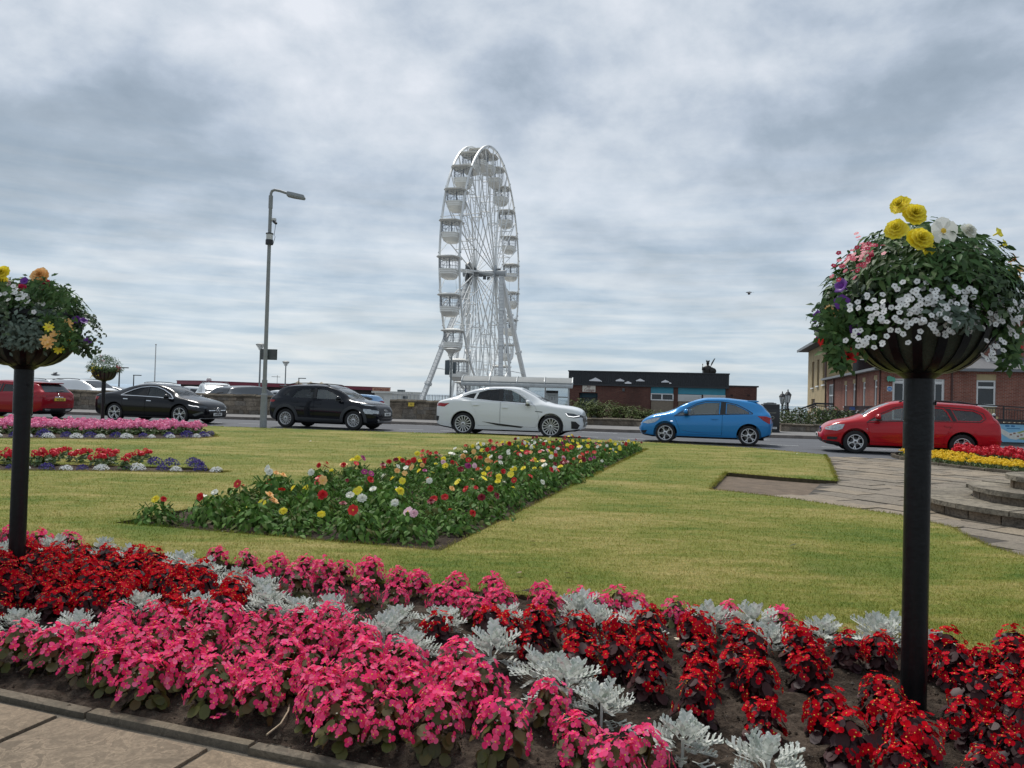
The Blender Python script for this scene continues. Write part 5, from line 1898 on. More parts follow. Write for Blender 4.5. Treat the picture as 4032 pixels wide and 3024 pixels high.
def section(zb, zs, zt, w, wr):
    t = max(zt - zs, .002)
    g = min(1, max(0, (t - .10) / .22)); g = g * g * (3 - 2 * g)
    hb = zs - zb
    lo = [(0, zb), (.6 * w, zb), (.88 * w, zb + .005), (.955 * w, zb + .05), (.98 * w, zb + .16 * hb), (.995 * w, zb + .34 * hb), (1.0 * w, zb + .52 * hb), (1.0 * w, zb + .66 * hb), (.99 * w, zb + .74 * hb), (.972 * w, zb + .86 * hb), (.955 * w, zb + .95 * hb), (.94 * w, zs)]
    hood = [(.90 * w, zs + .32 * t), (.84 * w, zs + .56 * t), (.76 * w, zs + .70 * t), (.66 * w, zs + .80 * t), (.5 * w, zs + .89 * t), (.34 * w, zs + .95 * t), (.17 * w, zs + .985 * t), (0, zt)]
    wg = .925 * w
    l = lambda k: wg + (wr - wg) * k
    gh = [(l(.06), zs + .06 * t), (l(.33), zs + .30 * t), (l(.66), zs + .58 * t), (l(.93), zs + .80 * t), (l(1.0) * .975, zs + .885 * t), (wr * .86, zs + .948 * t), (wr * .5, zs + .99 * t), (0, zt)]
    return lo + [(a[0] * (1 - g) + b[0] * g, a[1] * (1 - g) + b[1] * g) for a, b in zip(hood, gh)]

def car_solid(st, N=84, shrink=None):
    """closed body from key stations (x, zb, zs, zt, w, wr), rear to front"""
    K = np.array(st, float)
    x0, x1 = K[0, 0], K[-1, 0]
    u = np.linspace(0, 1, N)
    xs = x0 + (x1 - x0) * (u - .11 * np.sin(2 * np.pi * u) / (1.0))          # denser at the ends
    if shrink:
        xs = np.linspace(shrink['x0'], shrink['x1'], 40)
    cols = [pchip(K[:, 0], K[:, c], xs) for c in range(1, 6)]
    v, f = [], []
    m = None
    for i, x in enumerate(xs):
        zb, zs, zt, w, wr = (c[i] for c in cols)
        if shrink:
            zb, zt, w, wr = shrink['floor'], max(zt - .045, shrink['floor'] + .1), w - .06, wr - .045
            zs = min(zs, zt - .01)
        half = section(zb, zs, zt, w, wr)
        ring = [(x, -y, z) for y, z in half] + [(x, y, z) for y, z in half[-2:0:-1]]
        m = len(ring)
        v += ring
    n = len(xs)
    for i in range(n - 1):
        for k in range(m):
            j = (k + 1) % m
            f.append((i * m + k, (i + 1) * m + k, (i + 1) * m + j, i * m + j))
    # ends: a domed cap (two inner rings)
    for end, i in ((0, 0), (1, n - 1)):
        ring = v[i * m:(i + 1) * m]
        cz = sum(p[2] for p in ring) / m
        prev = [i * m + k for k in range(m)]
        sgn = -1 if end == 0 else 1
        for sc_, dx in ((.86, .022), (.5, .042)):
            base = len(v)
            v += [(p[0] + sgn * dx, p[1] * sc_, cz + (p[2] - cz) * sc_) for p in ring]
            cur = list(range(base, base + m))
            for k in range(m):
                j = (k + 1) % m
                q = (prev[k], prev[j], cur[j], cur[k])
                f.append(q if end == 1 else q[::-1])
            prev = cur
        q = tuple(prev)
        f.append(q if end == 1 else q[::-1])
    # orient outward
    return v, f

def mesh_from(v, f, mats, mi=None):
    me = bpy.data.meshes.new('tmp')
    me.from_pydata(v, [], f)
    for m in mats:
        me.materials.append(m)
    if mi is not None:
        me.polygons.foreach_set('material_index', mi)
    bm = bmesh.new(); bm.from_mesh(me)
    bmesh.ops.recalc_face_normals(bm, faces=bm.faces)
    bm.to_mesh(me); bm.free()
    me.update()
    return me

def boolean(me, cut, op):
    a, b = bpy.data.objects.new('tmp_a', me), bpy.data.objects.new('tmp_b', cut)
    SC.objects.link(a); SC.objects.link(b)
    md = a.modifiers.new('b', 'BOOLEAN')
    md.operation, md.object, md.solver = op, b, 'EXACT'
    dg = bpy.context.evaluated_depsgraph_get(); dg.update()
    out = bpy.data.meshes.new_from_object(a.evaluated_get(dg))
    bpy.data.objects.remove(a); bpy.data.objects.remove(b)
    return out

def bvh_of(me):
    bm = bmesh.new(); bm.from_mesh(me)
    t = BVHTree.FromBMesh(bm); bm.free()
    return t

def drape(poly, bvh, axis, sgn, offs, thick=.004, cell=.07):
    """an outline laid on the body: axis 'y' takes (x, z) outlines from the side, 'x' takes (y, z) from an end, 'z' takes (x, y) from above"""
    bm = bmesh.new()
    vs = [bm.verts.new((p[0], p[1], 0)) for p in poly]
    bm.faces.new(vs)
    P = np.array(poly)
    for ax in (0, 1):
        lo, hi = P[:, ax].min(), P[:, ax].max()
        k = int((hi - lo) / cell)
        for q in range(1, k + 1):
            no = Vector((1, 0, 0)) if ax == 0 else Vector((0, 1, 0))
            co = no * (lo + (hi - lo) * q / (k + 1))
            bmesh.ops.bisect_plane(bm, geom=bm.verts[:] + bm.edges[:] + bm.faces[:], plane_co=co, plane_no=no)
    bmesh.ops.triangulate(bm, faces=[f for f in bm.faces if len(f.verts) > 4])
    nn = {}
    last = 0.0
    bad = []
    for v in bm.verts:
        a, b = v.co.x, v.co.y
        if axis == 'y':
            o, d = Vector((a, sgn * 3, b)), Vector((0, -sgn, 0))
        elif axis == 'x':
            o, d = Vector((sgn * 5, a, b)), Vector((-sgn, 0, 0))
        else:
            o, d = Vector((a, b, 4)), Vector((0, 0, -1))
        hit, n, _, _ = bvh.ray_cast(o, d)
        if hit is None:
            bad.append(v); nn[v] = None
            continue
        if n.dot(d) > 0:
            n = -n
        nn[v] = n
        v.co = hit + n * offs
    if bad:
        bmesh.ops.delete(bm, geom=bad, context='VERTS')
    bmesh.ops.recalc_face_normals(bm, faces=bm.faces)
    if bm.faces:
        c = Vector()
        for f_ in bm.faces:
            c += f_.normal
        out = Vector((0, sgn, 0)) if axis == 'y' else (Vector((sgn, 0, 0)) if axis == 'x' else Vector((0, 0, 1)))
        if c.dot(out) < 0:
            bmesh.ops.reverse_faces(bm, faces=bm.faces[:])
        if thick:
            top = bm.faces[:]
            r = bmesh.ops.extrude_face_region(bm, geom=top)
            nv = [g_ for g_ in r['geom'] if isinstance(g_, bmesh.types.BMVert)]
            for v in nv:
                v.co += v.normal * thick if v.normal.length else Vector((0, 0, 0))
            bmesh.ops.recalc_face_normals(bm, faces=bm.faces)
    mb = MB()
    mb.bm(bm)
    return mb

def stroke(pts, w):
    """outline of a thin line through 2-D points"""
    P = [Vector((p[0], p[1])) for p in pts]
    L, Rr = [], []
    for i, p in enumerate(P):
        d = (P[min(i + 1, len(P) - 1)] - P[max(i - 1, 0)]).normalized()
        n = Vector((-d.y, d.x)) * w / 2
        L.append(tuple(p + n)); Rr.append(tuple(p - n))
    return L + Rr[::-1]

def arc(cx, cz, r, a0, a1, n=18):
    return [(cx + r * math.cos(R(a0 + (a1 - a0) * i / n)), cz + r * math.sin(R(a0 + (a1 - a0) * i / n))) for i in range(n + 1)]

_WH = {}
def wheel_parts(key, Rw, rim_r, nsp, style, mat):
    """tyre and rim meshes, axle along y, outer face towards -y"""
    k = (key,)
    if k in _WH:
        return _WH[k]
    wd = .205
    t = MB()
    rot = Matrix.Rotation(math.pi / 2, 4, 'X')            # lathe z -> -y
    h = wd / 2
    t.lathe([(rim_r - .012, -h * .7), (rim_r, -h * .9), (rim_r + .03, -h), (Rw - .03, -h), (Rw - .008, -h * .86), (Rw, -h * .6), (Rw, h * .6), (Rw - .008, h * .86), (Rw - .03, h), (rim_r + .03, h), (rim_r, h * .9), (rim_r - .012, h * .7)], 40, 0, rot)
    r = MB()
    r.lathe([(rim_r + .004, h * .93), (rim_r - .006, h * .95), (rim_r - .018, h * .84), (rim_r - .022, -h * .6)], 40, 0, rot)
    r.lathe([(rim_r - .02, h * .1), (0, h * .1)], 32, 1, rot)
    r.lathe([(rim_r * .62, h * .12), (rim_r * .62, h * .15), (.03, h * .15)], 28, 2, rot)      # brake disc
    def spoke(a, w0, w1, r0, r1, z0, z1, mi=0, skew=0.0):
        c = []
        for rr, w_, zz_ in ((r0, w0, z0), (r1, w1, z1)):
            aa = a + (skew if rr == r1 else 0)
            for s in (-1, 1):
                for dz in (0, -.028):
                    c.append((rr * math.cos(aa) - s * w_ * math.sin(aa), rr * math.sin(aa) + s * w_ * math.cos(aa), zz_ + dz))
        r.add(c, [(0, 2, 6, 4), (1, 5, 7, 3), (0, 4, 5, 1), (2, 3, 7, 6), (4, 6, 7, 5), (0, 1, 3, 2)], mi, rot)
    zc, ze = h * .80, h * .90
    for i in range(nsp):
        a = 2 * math.pi * i / nsp + math.pi / 2
        if style == 'twin':
            for d in (-1, 1):
                spoke(a + d * .07, .011, .012, .05, rim_r - .012, zc, ze, 0, d * .10)
        elif style == 'split':
            spoke(a, .022, .012, .045, rim_r * .62, zc, zc * .98)
            for d in (-1, 1):
                spoke(a + d * .02, .011, .012, rim_r * .55, rim_r - .012, zc * .98, ze, 0, d * .17)
        elif style == 'blade':
            spoke(a, .014, .028, .05, rim_r - .012, zc, ze, 0, .16)
            spoke(a + .2, .008, .01, .05, rim_r - .012, zc * .8, ze * .8, 0, .25)
        elif style == 'wide':
            spoke(a, .006, .017, .045, rim_r - .010, zc, ze)
        else:
            spoke(a, .0065, .0105, .045, rim_r - .012, zc, ze)
    r.lathe([(.066, zc - .02), (.066, zc + .004), (.05, zc + .012), (.0, zc + .014)], 24, 0, rot)
    r.lathe([(.03, zc + .013), (.028, zc + .018), (0, zc + .02)], 20, 2, rot)
    _WH[k] = (t.mesh('tyre', RUBBER, 40), r.mesh('rim', [mat, WELL, DALLOY], 30))
    return _WH[k]

def build_car(name, label, sp, loc, rz, group=None, cheap=False):
    """sp: key data of one car; near side is local -y when it faces +x and the viewer stands at -y (sp['near'])"""
    t = thing(name, label, 'car', loc, rz, group)
    paint = sp['paint']
    wb, Rw = sp['wb'], sp['R']
    ax = (-wb / 2, wb / 2)
    v, f = car_solid(sp['st'], 70 if cheap else 96)
    base = mesh_from(v, f, [paint, TRIM])
    bv = bvh_of(base)
    W_ = max(s[4] for s in sp['st'])
    shell = base
    if not cheap:
        cv, cf = car_solid(sp['st'], shrink=dict(x0=sp['cab'][0], x1=sp['cab'][1], floor=.30))
        cab = mesh_from(cv, cf, [paint, TRIM], [1] * len(cf))
        shell = boolean(base, cab, 'DIFFERENCE')
    cut = MB()
    ra = Rw + sp.get('gap', .055)
    for x in ax:
        for s in (-1, 1):
            y0, y1 = s * (W_ - .30), s * (W_ + .15)
            cut.cyl((x, y0, Rw + .01), (x, y1, Rw + .01), ra, n=40, mi=1)
    shell = boolean(shell, mesh_from(cut.v, cut.f, [paint, TRIM], cut.mi), 'DIFFERENCE')
    near = sp['near']
    wins = sp['win']
    if not cheap:
        pr = MB()
        for wpoly, _g in wins:
            for s in (-1, 1):
                pr.prism([(x, z) for x, z in wpoly], s * .35 - .0, s * 1.3, 0, Matrix(((1, 0, 0, 0), (0, 0, 1, 0), (0, 1, 0, 0), (0, 0, 0, 1))))
        if sp.get('wsc'):
            xb, xt, yb, yt = sp['wsc']
            pr.prism([(xb, -yb), (xb, yb), (xt, yt), (xt, -yt)], sp['wscz'], 2.2)
        shell = boolean(shell, mesh_from(pr.v, pr.f, [paint, TRIM], [1] * len(pr.f)), 'DIFFERENCE')
        # front and rear doors of the visible side
        doors = []
        tr = Matrix(((1, 0, 0, 0), (0, 0, 1, 0), (0, 1, 0, 0), (0, 0, 0, 1)))
        for dpoly in sp['doors']:
            P = np.array(dpoly); c = P.mean(0)
            d = MB()
            k = 1 - .011
            d.prism([tuple(c + (p - c) * k) for p in P], near * (W_ - .50), near * (W_ + .2), 0, tr)
            doors.append(boolean(shell, mesh_from(d.v, d.f, [TRIM, TRIM], [1] * len(d.f)), 'INTERSECT'))
        for dpoly in sp['doors']:
            d = MB()
            d.prism(dpoly, near * (W_ - .50), near * (W_ + .2), 0, tr)
            shell = boolean(shell, mesh_from(d.v, d.f, [TRIM, TRIM], [1] * len(d.f)), 'DIFFERENCE')
    def finish(me, nm):
        # downward faces under the car are dark
        me.materials.clear()
        me.materials.append(paint); me.materials.append(TRIM)
        for p in me.polygons:
            if p.normal.z < -.6 and p.center.z < .4:
                p.material_index = 1
        me.polygons.foreach_set('use_smooth', [True] * len(me.polygons))
        me.set_sharp_from_angle(angle=R(32))
        me.name = nm
        return me
    link('body', finish(shell, 'car_body'), t)
    if not cheap:
        for i, d in enumerate(doors):
            do = link('door', finish(d, 'car_door'), t)
            hx, hz = sp['handles'][i]
            hb = drape([(hx - .095, hz - .014), (hx + .095, hz - .018), (hx + .1, hz + .010), (hx - .09, hz + .016)], bv, 'y', near, .004, .03)
            obj('handle', hb, sp.get('hmat', paint), do, 40)
    # glass
    for wpoly, gm in wins:
        for s in (-1, 1):
            if cheap and s != near:
                continue
            P = np.array(wpoly); c = P.mean(0)
            g_ = drape([tuple(c + (p - c) * 1.035) for p in P], bv, 'y', s, -.012 if not cheap else .004, 0, .12)
            obj('side_window', g_, gm if not cheap else GL_D2, t, 60)
    if sp.get('wsc'):
        xb, xt, yb, yt = sp['wsc']
        g_ = drape([(xb, -yb), (xb, yb), (xt, yt), (xt, -yt)], bv, 'z', 1, -.008 if not cheap else .004, 0, .12)
        obj('windscreen', g_, sp.get('wsg', GL_M) if not cheap else GL_D2, t, 60)
    for nm, poly, axis, sgn, mat, th in sp.get('bits', []):
        for s in ((sgn,) if sgn else (-1, 1)):
            pl = poly
            if axis == 'x' and False:
                pl = poly
            b_ = drape(pl, bv, axis, s, .003, th, .06)
            if b_.f:
                obj(nm, b_, mat, t, 35)
    # wheels
    tm, rm = wheel_parts(sp['key'], Rw, sp['rim'], sp['nsp'], sp['wst'], sp.get('wmat', ALLOY))
    for x in ax:
        for s in (-1, 1):
            w_ = link('wheel', tm, t, (x, s * (W_ - .125), Rw), (0, rnd.uniform(0, 6.28), 0 if s < 0 else math.pi))
            link('rim', rm, w_)
    # underside, arches
    mb = MB()
    mb.box(ax[0] - .45, ax[1] + .45, -W_ + .33, W_ - .33, .17, .34)
    for x in ax:
        for s in (-1, 1):
            pr_ = [(x + (ra + .004) * math.cos(R(a)), Rw + .01 + (ra + .004) * math.sin(R(a))) for a in range(-20, 201, 10)]
            n_ = len(pr_)
            y0, y1 = s * (W_ - .33), s * (W_ - .045)
            mb.add([(a, y, b) for y in (y0, y1) for a, b in pr_] , [(i, i + 1, n_ + i + 1, n_ + i) for i in range(n_ - 1)] + [tuple(range(n_))])
    obj('underbody', mb, WELL, t, 0)
    if not cheap:
        sx, sz = sp['seat']
        def seat(x, y, w2):
            m_ = MB()
            m_.bbox(x - .05, x + .45, y - w2, y + w2, sz - .55, sz - .42, .05)
            q = Matrix.Translation((x, y, sz - .45)) @ Matrix.Rotation(R(-12), 4, 'Y')
            m_.bbox(-.07, .06, -w2, w2, 0, .58, .05, 0, q)
            m_.bbox(-.05, .05, -.12, .12, .62, .80, .045, 0, q)
            m_.box(-.01, .01, -.05, .05, .55, .65, 0, q)
            obj('seat', m_, SEATM, t, 40)
        seat(sx, -.37, .25); seat(sx, .37, .25)
        m_ = MB()
        q = Matrix.Translation((sx - .85, 0, sz - .45)) @ Matrix.Rotation(R(-12), 4, 'Y')
        m_.bbox(-.07, .06, -.6, .6, 0, .55, .05, 0, q)
        for y in (-.35, .35):
            m_.bbox(-.05, .05, y - .12, y + .12, .57, .72, .04, 0, q)
        m_.bbox(sx - .85, sx - .4, -.6, .6, sz - .5, sz - .4, .04)
        obj('rear_bench', m_, SEATM, t, 40)
        m_ = MB()
        m_.bbox(sx + .75, sp['cab'][1] - .05, -W_ + .2, W_ - .2, .55, sp['dash'], .05)
        m_.tube([(sx + .62 + .06 * math.sin(a), .37 * (1 if True else -1) + .18 * math.cos(a), sp['dash'] - .02 + .17 * math.sin(a)) for a in np.linspace(0, 6.28, 20)], .014, 6)
        obj('dashboard', m_, INTER, t, 40)
        # mirrors
        mx, mz = sp['mirror']
        for s in (-1, 1):
            hit, n, _, _ = bv.ray_cast(Vector((mx, s * 3, mz)), Vector((0, -s, 0)))
            yy = hit.y if hit else s * W_
            m_ = MB()
            bm = bmesh.new()
            bmesh.ops.create_uvsphere(bm, u_segments=14, v_segments=9, radius=1)
            for q in bm.verts:
                x, y, z = q.co
                q.co = Vector((mx + .005 + (.10 * x if x > 0 else .05 * x), yy + s * .16 + .12 * y, mz + .065 + .09 * z))
            m_.bm(bm, 0)
            m_.bar((mx, yy, mz - .01), (mx, yy + s * .1, mz + .01), .06, .03, 1)
            m_.sphere((mx - .035, yy + s * .16, mz + .065), .07, 10, 7, 2, (.3, 1.4, 1))
            m_.bbox(mx - .06, mx + .09, yy + s * .16 - .1, yy + s * .16 + .1, mz - .035, mz + .01, .02, 1)
            obj('mirror', m_, [sp.get('mmat', paint), TRIM, LAMPD], t, 50)
    if sp.get('aerial'):
        m_ = MB(); x, z = sp['aerial']
        m_.cyl((x, 0, z), (x - .22, 0, z + .28), .006, .003, 5)
        obj('aerial', m_, TRIM, t, 0)
    if sp.get('rails'):
        for s in (-1, 1):
            m_ = MB()
            m_.tube([(x, s * y, z) for x, y, z in sp['rails']], .018, 6)
            obj('roof_rail', m_, sp.get('railm', TRIM), t, 50)
    for (txt, pos, rot, size, pm) in sp.get('plates', []):
        m_ = MB()
        m_.bbox(-.26, .26, -.056, .056, 0, .012, .004)
        p_ = obj('number_plate', m_, pm, t, 30, pos, rot)
        link('lettering', text_mesh(txt, .088, TRIM, .001, .86, 0, .0015), p_, (0, 0, .0135))
    for fn in sp.get('extra', []):
        fn(t, bv)
    return t
GL_D2 = M('car_window_dark', (.02, .025, .03), .06, spec=.6, var=.3, vs=3)
# ------------------------------------------------------------------- the six cars at the kerb
def mir(p):
    return [(-a, b) for a, b in p]
def ends(bits, nm, poly, sgn, mat, th=.004):
    bits.append((nm, poly, 'x', sgn, mat, th))
    bits.append((nm, mir(poly), 'x', sgn, mat, th))
def hitx(bv, sgn, y, z):
    h, n, _, _ = bv.ray_cast(Vector((sgn * 5, y, z)), Vector((-sgn, 0, 0)))
    return h if h is not None else Vector((sgn * 2, y, z))
def plate(txt, sgn, z, mat, y=0.0):
    def fn(t, bv):
        h = hitx(bv, sgn, y, z)
        m_ = MB()
        m_.bbox(-.26, .26, -.056, .056, 0, .012, .004)
        p_ = obj('number_plate', m_, mat, t, 30, h + Vector((sgn * .018, 0, 0)), (math.pi / 2, 0, sgn * math.pi / 2))
        link('lettering', text_mesh(txt, .098, TRIM, .0012, .84, 0, .003), p_, (0, -.004, .0135))
    return fn
def star(sgn, z, r, mat):
    """three-pointed emblem in a ring"""
    def fn(t, bv):
        h = hitx(bv, sgn, 0, z)
        m_ = MB()
        m_.tube([(r * math.cos(a), r * math.sin(a), 0) for a in np.linspace(0, 2 * math.pi, 25)[:-1]], r * .10, 6, 0, True)
        for k in range(3):
            a = math.pi / 2 + k * 2.0944
            d, n = Vector((math.cos(a), math.sin(a), 0)), Vector((-math.sin(a), math.cos(a), 0))
            m_.add([d * r, n * r * .16, -n * r * .16, Vector((0, 0, r * .14))], [(0, 1, 3), (0, 3, 2), (0, 2, 1)])
        obj('emblem', m_, mat, t, 40, h + Vector((sgn * .02, 0, 0)), (math.pi / 2, 0, sgn * math.pi / 2))
    return fn
def hbadge(sgn, z, r):
    """slanted letter in an oval ring"""
    def fn(t, bv):
        h = hitx(bv, sgn, 0, z)
        m_ = MB()
        m_.tube([(r * 1.35 * math.cos(a), r * .8 * math.sin(a), 0) for a in np.linspace(0, 2 * math.pi, 25)[:-1]], r * .13, 6, 0, True)
        m_.bar((-r * .75, -r * .5, 0), (-r * .3, r * .55, 0), r * .25)
        m_.bar((r * .3, -r * .55, 0), (r * .75, r * .5, 0), r * .25)
        m_.bar((-r * .5, -r * .1, 0), (r * .5, r * .1, 0), r * .22)
        obj('emblem', m_, CHROME, t, 40, h + Vector((sgn * .02, 0, 0)), (math.pi / 2, 0, sgn * math.pi / 2))
    return fn
def rings(sgn, z, r):
    def fn(t, bv):
        h = hitx(bv, sgn, 0, z)
        m_ = MB()
        for k in range(4):
            m_.tube([(r * math.cos(a) + (k - 1.5) * r * 1.5, r * math.sin(a), 0) for a in np.linspace(0, 2 * math.pi, 21)[:-1]], r * .16, 6, 0, True)
        obj('emblem', m_, CHROME, t, 40, h + Vector((sgn * .02, 0, 0)), (math.pi / 2, 0, sgn * math.pi / 2))
    return fn
def oval(sgn, z, r, mat):
    def fn(t, bv):
        h = hitx(bv, sgn, 0, z)
        m_ = MB()
        m_.prism([(1.9 * r * math.cos(a), r * math.sin(a)) for a in np.linspace(0, 2 * math.pi, 25)[:-1]], -.01, .012)
        obj('emblem', m_, mat, t, 40, h + Vector((sgn * .02, 0, 0)), (math.pi / 2, 0, sgn * math.pi / 2))
    return fn
def spoiler(x0, x1, w_, z, mat):
    def fn(t, bv):
        m_ = MB()
        loft(m_, [([(x0, -w_), (x0, w_), (x1, w_ * .93), (x1, -w_ * .93)], z - .05), ([(x0, -w_), (x0, w_), (x1 - .03, w_ * .95), (x1 - .03, -w_ * .95)], z - .012), ([(x0 + .02, -w_ * .96), (x0 + .02, w_ * .96), (x1 + .02, w_ * .9), (x1 + .02, -w_ * .9)], z)])
        obj('roof_spoiler', m_, mat, t, 30)
    return fn
def wipers(xb, yb, z):
    def fn(t, bv):
        m_ = MB()
        for s in (-.05, .5):
            pts = []
            for k in range(6):
                x, y = xb - .02 - .05 * k, s - .1 * k
                h, n, _, _ = bv.ray_cast(Vector((x, y, 4)), Vector((0, 0, -1)))
                if h:
                    pts.append(h + Vector((0, 0, .02)))
            if len(pts) > 1:
                m_.tube(pts, .009, 5)
        obj('wiper', m_, TRIM, t, 0)
    return fn

P_BLACK = carpaint('black_car_paint', (.006, .0065, .009), .2, .28)
P_NAVY = carpaint('blue_black_car_paint', (.005, .0065, .011), .2, .25)
P_WHITE = carpaint('white_car_paint', (.74, .76, .77), 0.0, .3)
P_BLUE = carpaint('bright_blue_car_paint', (.03, .235, .55), .45, .33)
P_RED = carpaint('red_car_paint', (.42, .006, .014), .05, .35)
P_DRED = carpaint('deep_red_car_paint', (.30, .008, .018), .25, .3)
P_GREY = carpaint('grey_car_paint', (.10, .11, .12), .4, .3)
P_SILV = carpaint('silver_car_paint', (.55, .57, .58), .5, .3)
CLAD = M('grey_cladding', (.035, .038, .043), .6)
CARS = {}

b = []
bits = b
b.append(('window_trim', stroke([(-1.13, .985), (-.95, 1.09), (-.7, 1.20), (-.4, 1.285), (-.05, 1.325), (.25, 1.31), (.55, 1.215), (.85, 1.06), (1.08, .90)], .026), 'y', None, CHROME, .006))
b.append(('window_trim', stroke([(-1.13, .98), (-.4, .965), (.4, .94), (1.08, .895)], .022), 'y', None, CHROME, .006))
b.append(('pillar_trim', [(-.10, .955), (-.02, .955), (-.05, 1.305), (-.12, 1.305)], 'y', None, TRIM, .002))
b.append(('headlamp', [(1.66, .725), (1.9, .70), (2.12, .655), (2.22, .62), (2.1, .585), (1.86, .60), (1.72, .66)], 'y', None, LAMPD, .003))
b.append(('daytime_lamp', stroke([(1.74, .69), (1.92, .655), (2.02, .655), (2.1, .625)], .016), 'y', None, LAMPW, .006))
ends(b, 'headlamp', [(.52, .60), (.60, .655), (.80, .69), (.84, .62), (.66, .57)], 1, LAMPD)
b.append(('grille', [(-.44, .60), (.44, .60), (.52, .49), (.40, .38), (-.40, .38), (-.52, .49)], 'x', 1, TRIM, .004))
b.append(('grille_bar', [(-.50, .515), (.50, .515), (.50, .49), (-.50, .49)], 'x', 1, CHROME, .012))
b.append(('lower_intake', [(-.72, .33), (.72, .33), (.62, .22), (-.62, .22)], 'x', 1, TRIM, .004))
b.append(('splitter', [(-.74, .225), (.74, .225), (.70, .195), (-.70, .195)], 'x', 1, M('silver_trim', (.45, .45, .46), .3, .6), .01))
b.append(('corner_blade', [(1.90, .36), (2.2, .46), (2.24, .42), (1.98, .29)], 'y', None, P_GREY, .008))
b.append(('tail_lamp', [(-2.38, .92), (-2.05, .90), (-2.12, .80), (-2.4, .80)], 'y', None, LAMPR, .004))
b.append(('sill_trim', [(-.95, .235), (.95, .235), (.95, .20), (-.95, .20)], 'y', None, TRIM, .012))
CARS['cla'] = dict(key='five_twin', paint=P_BLACK, wb=2.73, R=.335, rim=.245, nsp=5, wst='twin', wmat=ALLOY, near=-1,
    st=[(-2.36, 0.5, 0.78, 0.86, 0.6, 0.5), (-2.32, 0.36, 0.9, 0.98, 0.74, 0.5), (-2.2, 0.27, 0.96, 1.03, 0.83, 0.5), (-1.95, 0.22, 0.985, 1.07, 0.89, 0.534), (-1.6, 0.19, 0.985, 1.14, 0.91, 0.548), (-1.2, 0.18, 0.975, 1.255, 0.915, 0.58), (-0.75, 0.18, 0.96, 1.37, 0.915, 0.61), (-0.2, 0.18, 0.94, 1.432, 0.915, 0.62), (0.15, 0.18, 0.93, 1.425, 0.915, 0.62), (0.5, 0.18, 0.92, 1.355, 0.915, 0.61), (0.9, 0.18, 0.9, 1.19, 0.915, 0.598), (1.25, 0.18, 0.88, 1.01, 0.912, 0.562), (1.6, 0.18, 0.84, 0.93, 0.905, 0.55), (1.95, 0.19, 0.76, 0.85, 0.87, 0.5), (2.15, 0.22, 0.67, 0.76, 0.79, 0.5), (2.25, 0.27, 0.58, 0.66, 0.68, 0.45), (2.29, 0.34, 0.5, 0.56, 0.56, 0.4)],
    win=[([(-1.03, 1.0), (-.8, 1.12), (-.5, 1.225), (-.13, 1.285), (-.10, .975)], GL_D), ([(-.03, .965), (-.05, 1.295), (.2, 1.285), (.5, 1.19), (.82, 1.03), (.98, .925)], GL_M)],
    doors=[[(-.06, .28), (1.02, .28), (1.08, .60), (1.06, .89), (.55, 1.245), (.2, 1.34), (-.06, 1.36)], [(-.075, .28), (-.075, 1.36), (-.5, 1.29), (-1.0, 1.06), (-1.12, .95), (-1.02, .65), (-.93, .28)]],
    handles=[(.10, .80), (-.88, .845)], hmat=CHROME, cab=(-1.5, 1.15), wsc=(1.2, .50, .60, .50), wscz=.9, seat=(.02, .93), dash=.93, mirror=(.90, .90), mmat=P_BLACK, bits=b,
    extra=[plate('KW24 RKV', 1, .36, PLW), star(1, .50, .095, CHROME), wipers(1.2, .6, 1)])

b = []
ARC = lambda cx, r0, r1, R_, a0=-8, a1=188: arc(cx, R_ + .01, r1, a0, a1) + arc(cx, R_ + .01, r0, a1, a0)
for x in (-1.3, 1.3):
    b.append(('arch_cladding', ARC(x, .392, .50, .335), 'y', None, CLAD, .014))
b.append(('sill_cladding', [(-.86, .24), (.86, .24), (.86, .36), (-.86, .40)], 'y', None, CLAD, .008))
b.append(('pillar_trim', [(-.26, 1.06), (-.16, 1.06), (-.17, 1.425), (-.28, 1.425)], 'y', None, TRIM, .002))
b.append(('running_lamp', [(1.52, .945), (1.75, .905), (2.0, .865), (1.98, .845), (1.72, .865), (1.56, .905)], 'y', None, LAMPC, .004))
b.append(('headlamp', [(1.66, .75), (1.92, .735), (2.03, .62), (1.98, .575), (1.68, .585)], 'y', None, LAMPC, .006))
b.append(('air_curtain', [(1.50, .76), (1.56, .76), (1.58, .62), (1.55, .60)], 'y', None, LAMPW, .004))
ends(b, 'headlamp', [(.58, .68), (.80, .72), (.82, .60), (.60, .58)], 1, LAMPC)
b.append(('bonnet_slot', [(-.5, .80), (.5, .80), (.5, .775), (-.5, .775)], 'x', 1, TRIM, .003))
b.append(('grille', [(-.46, .755), (.46, .755), (.52, .64), (.36, .44), (-.36, .44), (-.52, .64)], 'x', 1, TRIM, .005))
b.append(('lower_intake', [(-.46, .40), (.46, .40), (.40, .33), (-.40, .33)], 'x', 1, TRIM, .005))
b.append(('skid_plate', [(-.5, .325), (.5, .325), (.62, .40), (.66, .37), (.55, .285), (-.55, .285), (-.66, .37), (-.62, .40)], 'x', 1, MATS['silver_trim'], .01))
b.append(('tail_lamp', [(-2.0, 1.0), (-1.72, .965), (-1.80, .895), (-2.02, .90)], 'y', None, LAMPR, .005))
b.append(('rear_window', [(-.5, 1.08), (.5, 1.08), (.46, 1.36), (-.46, 1.36)], 'x', -1, GL_D2, .003))
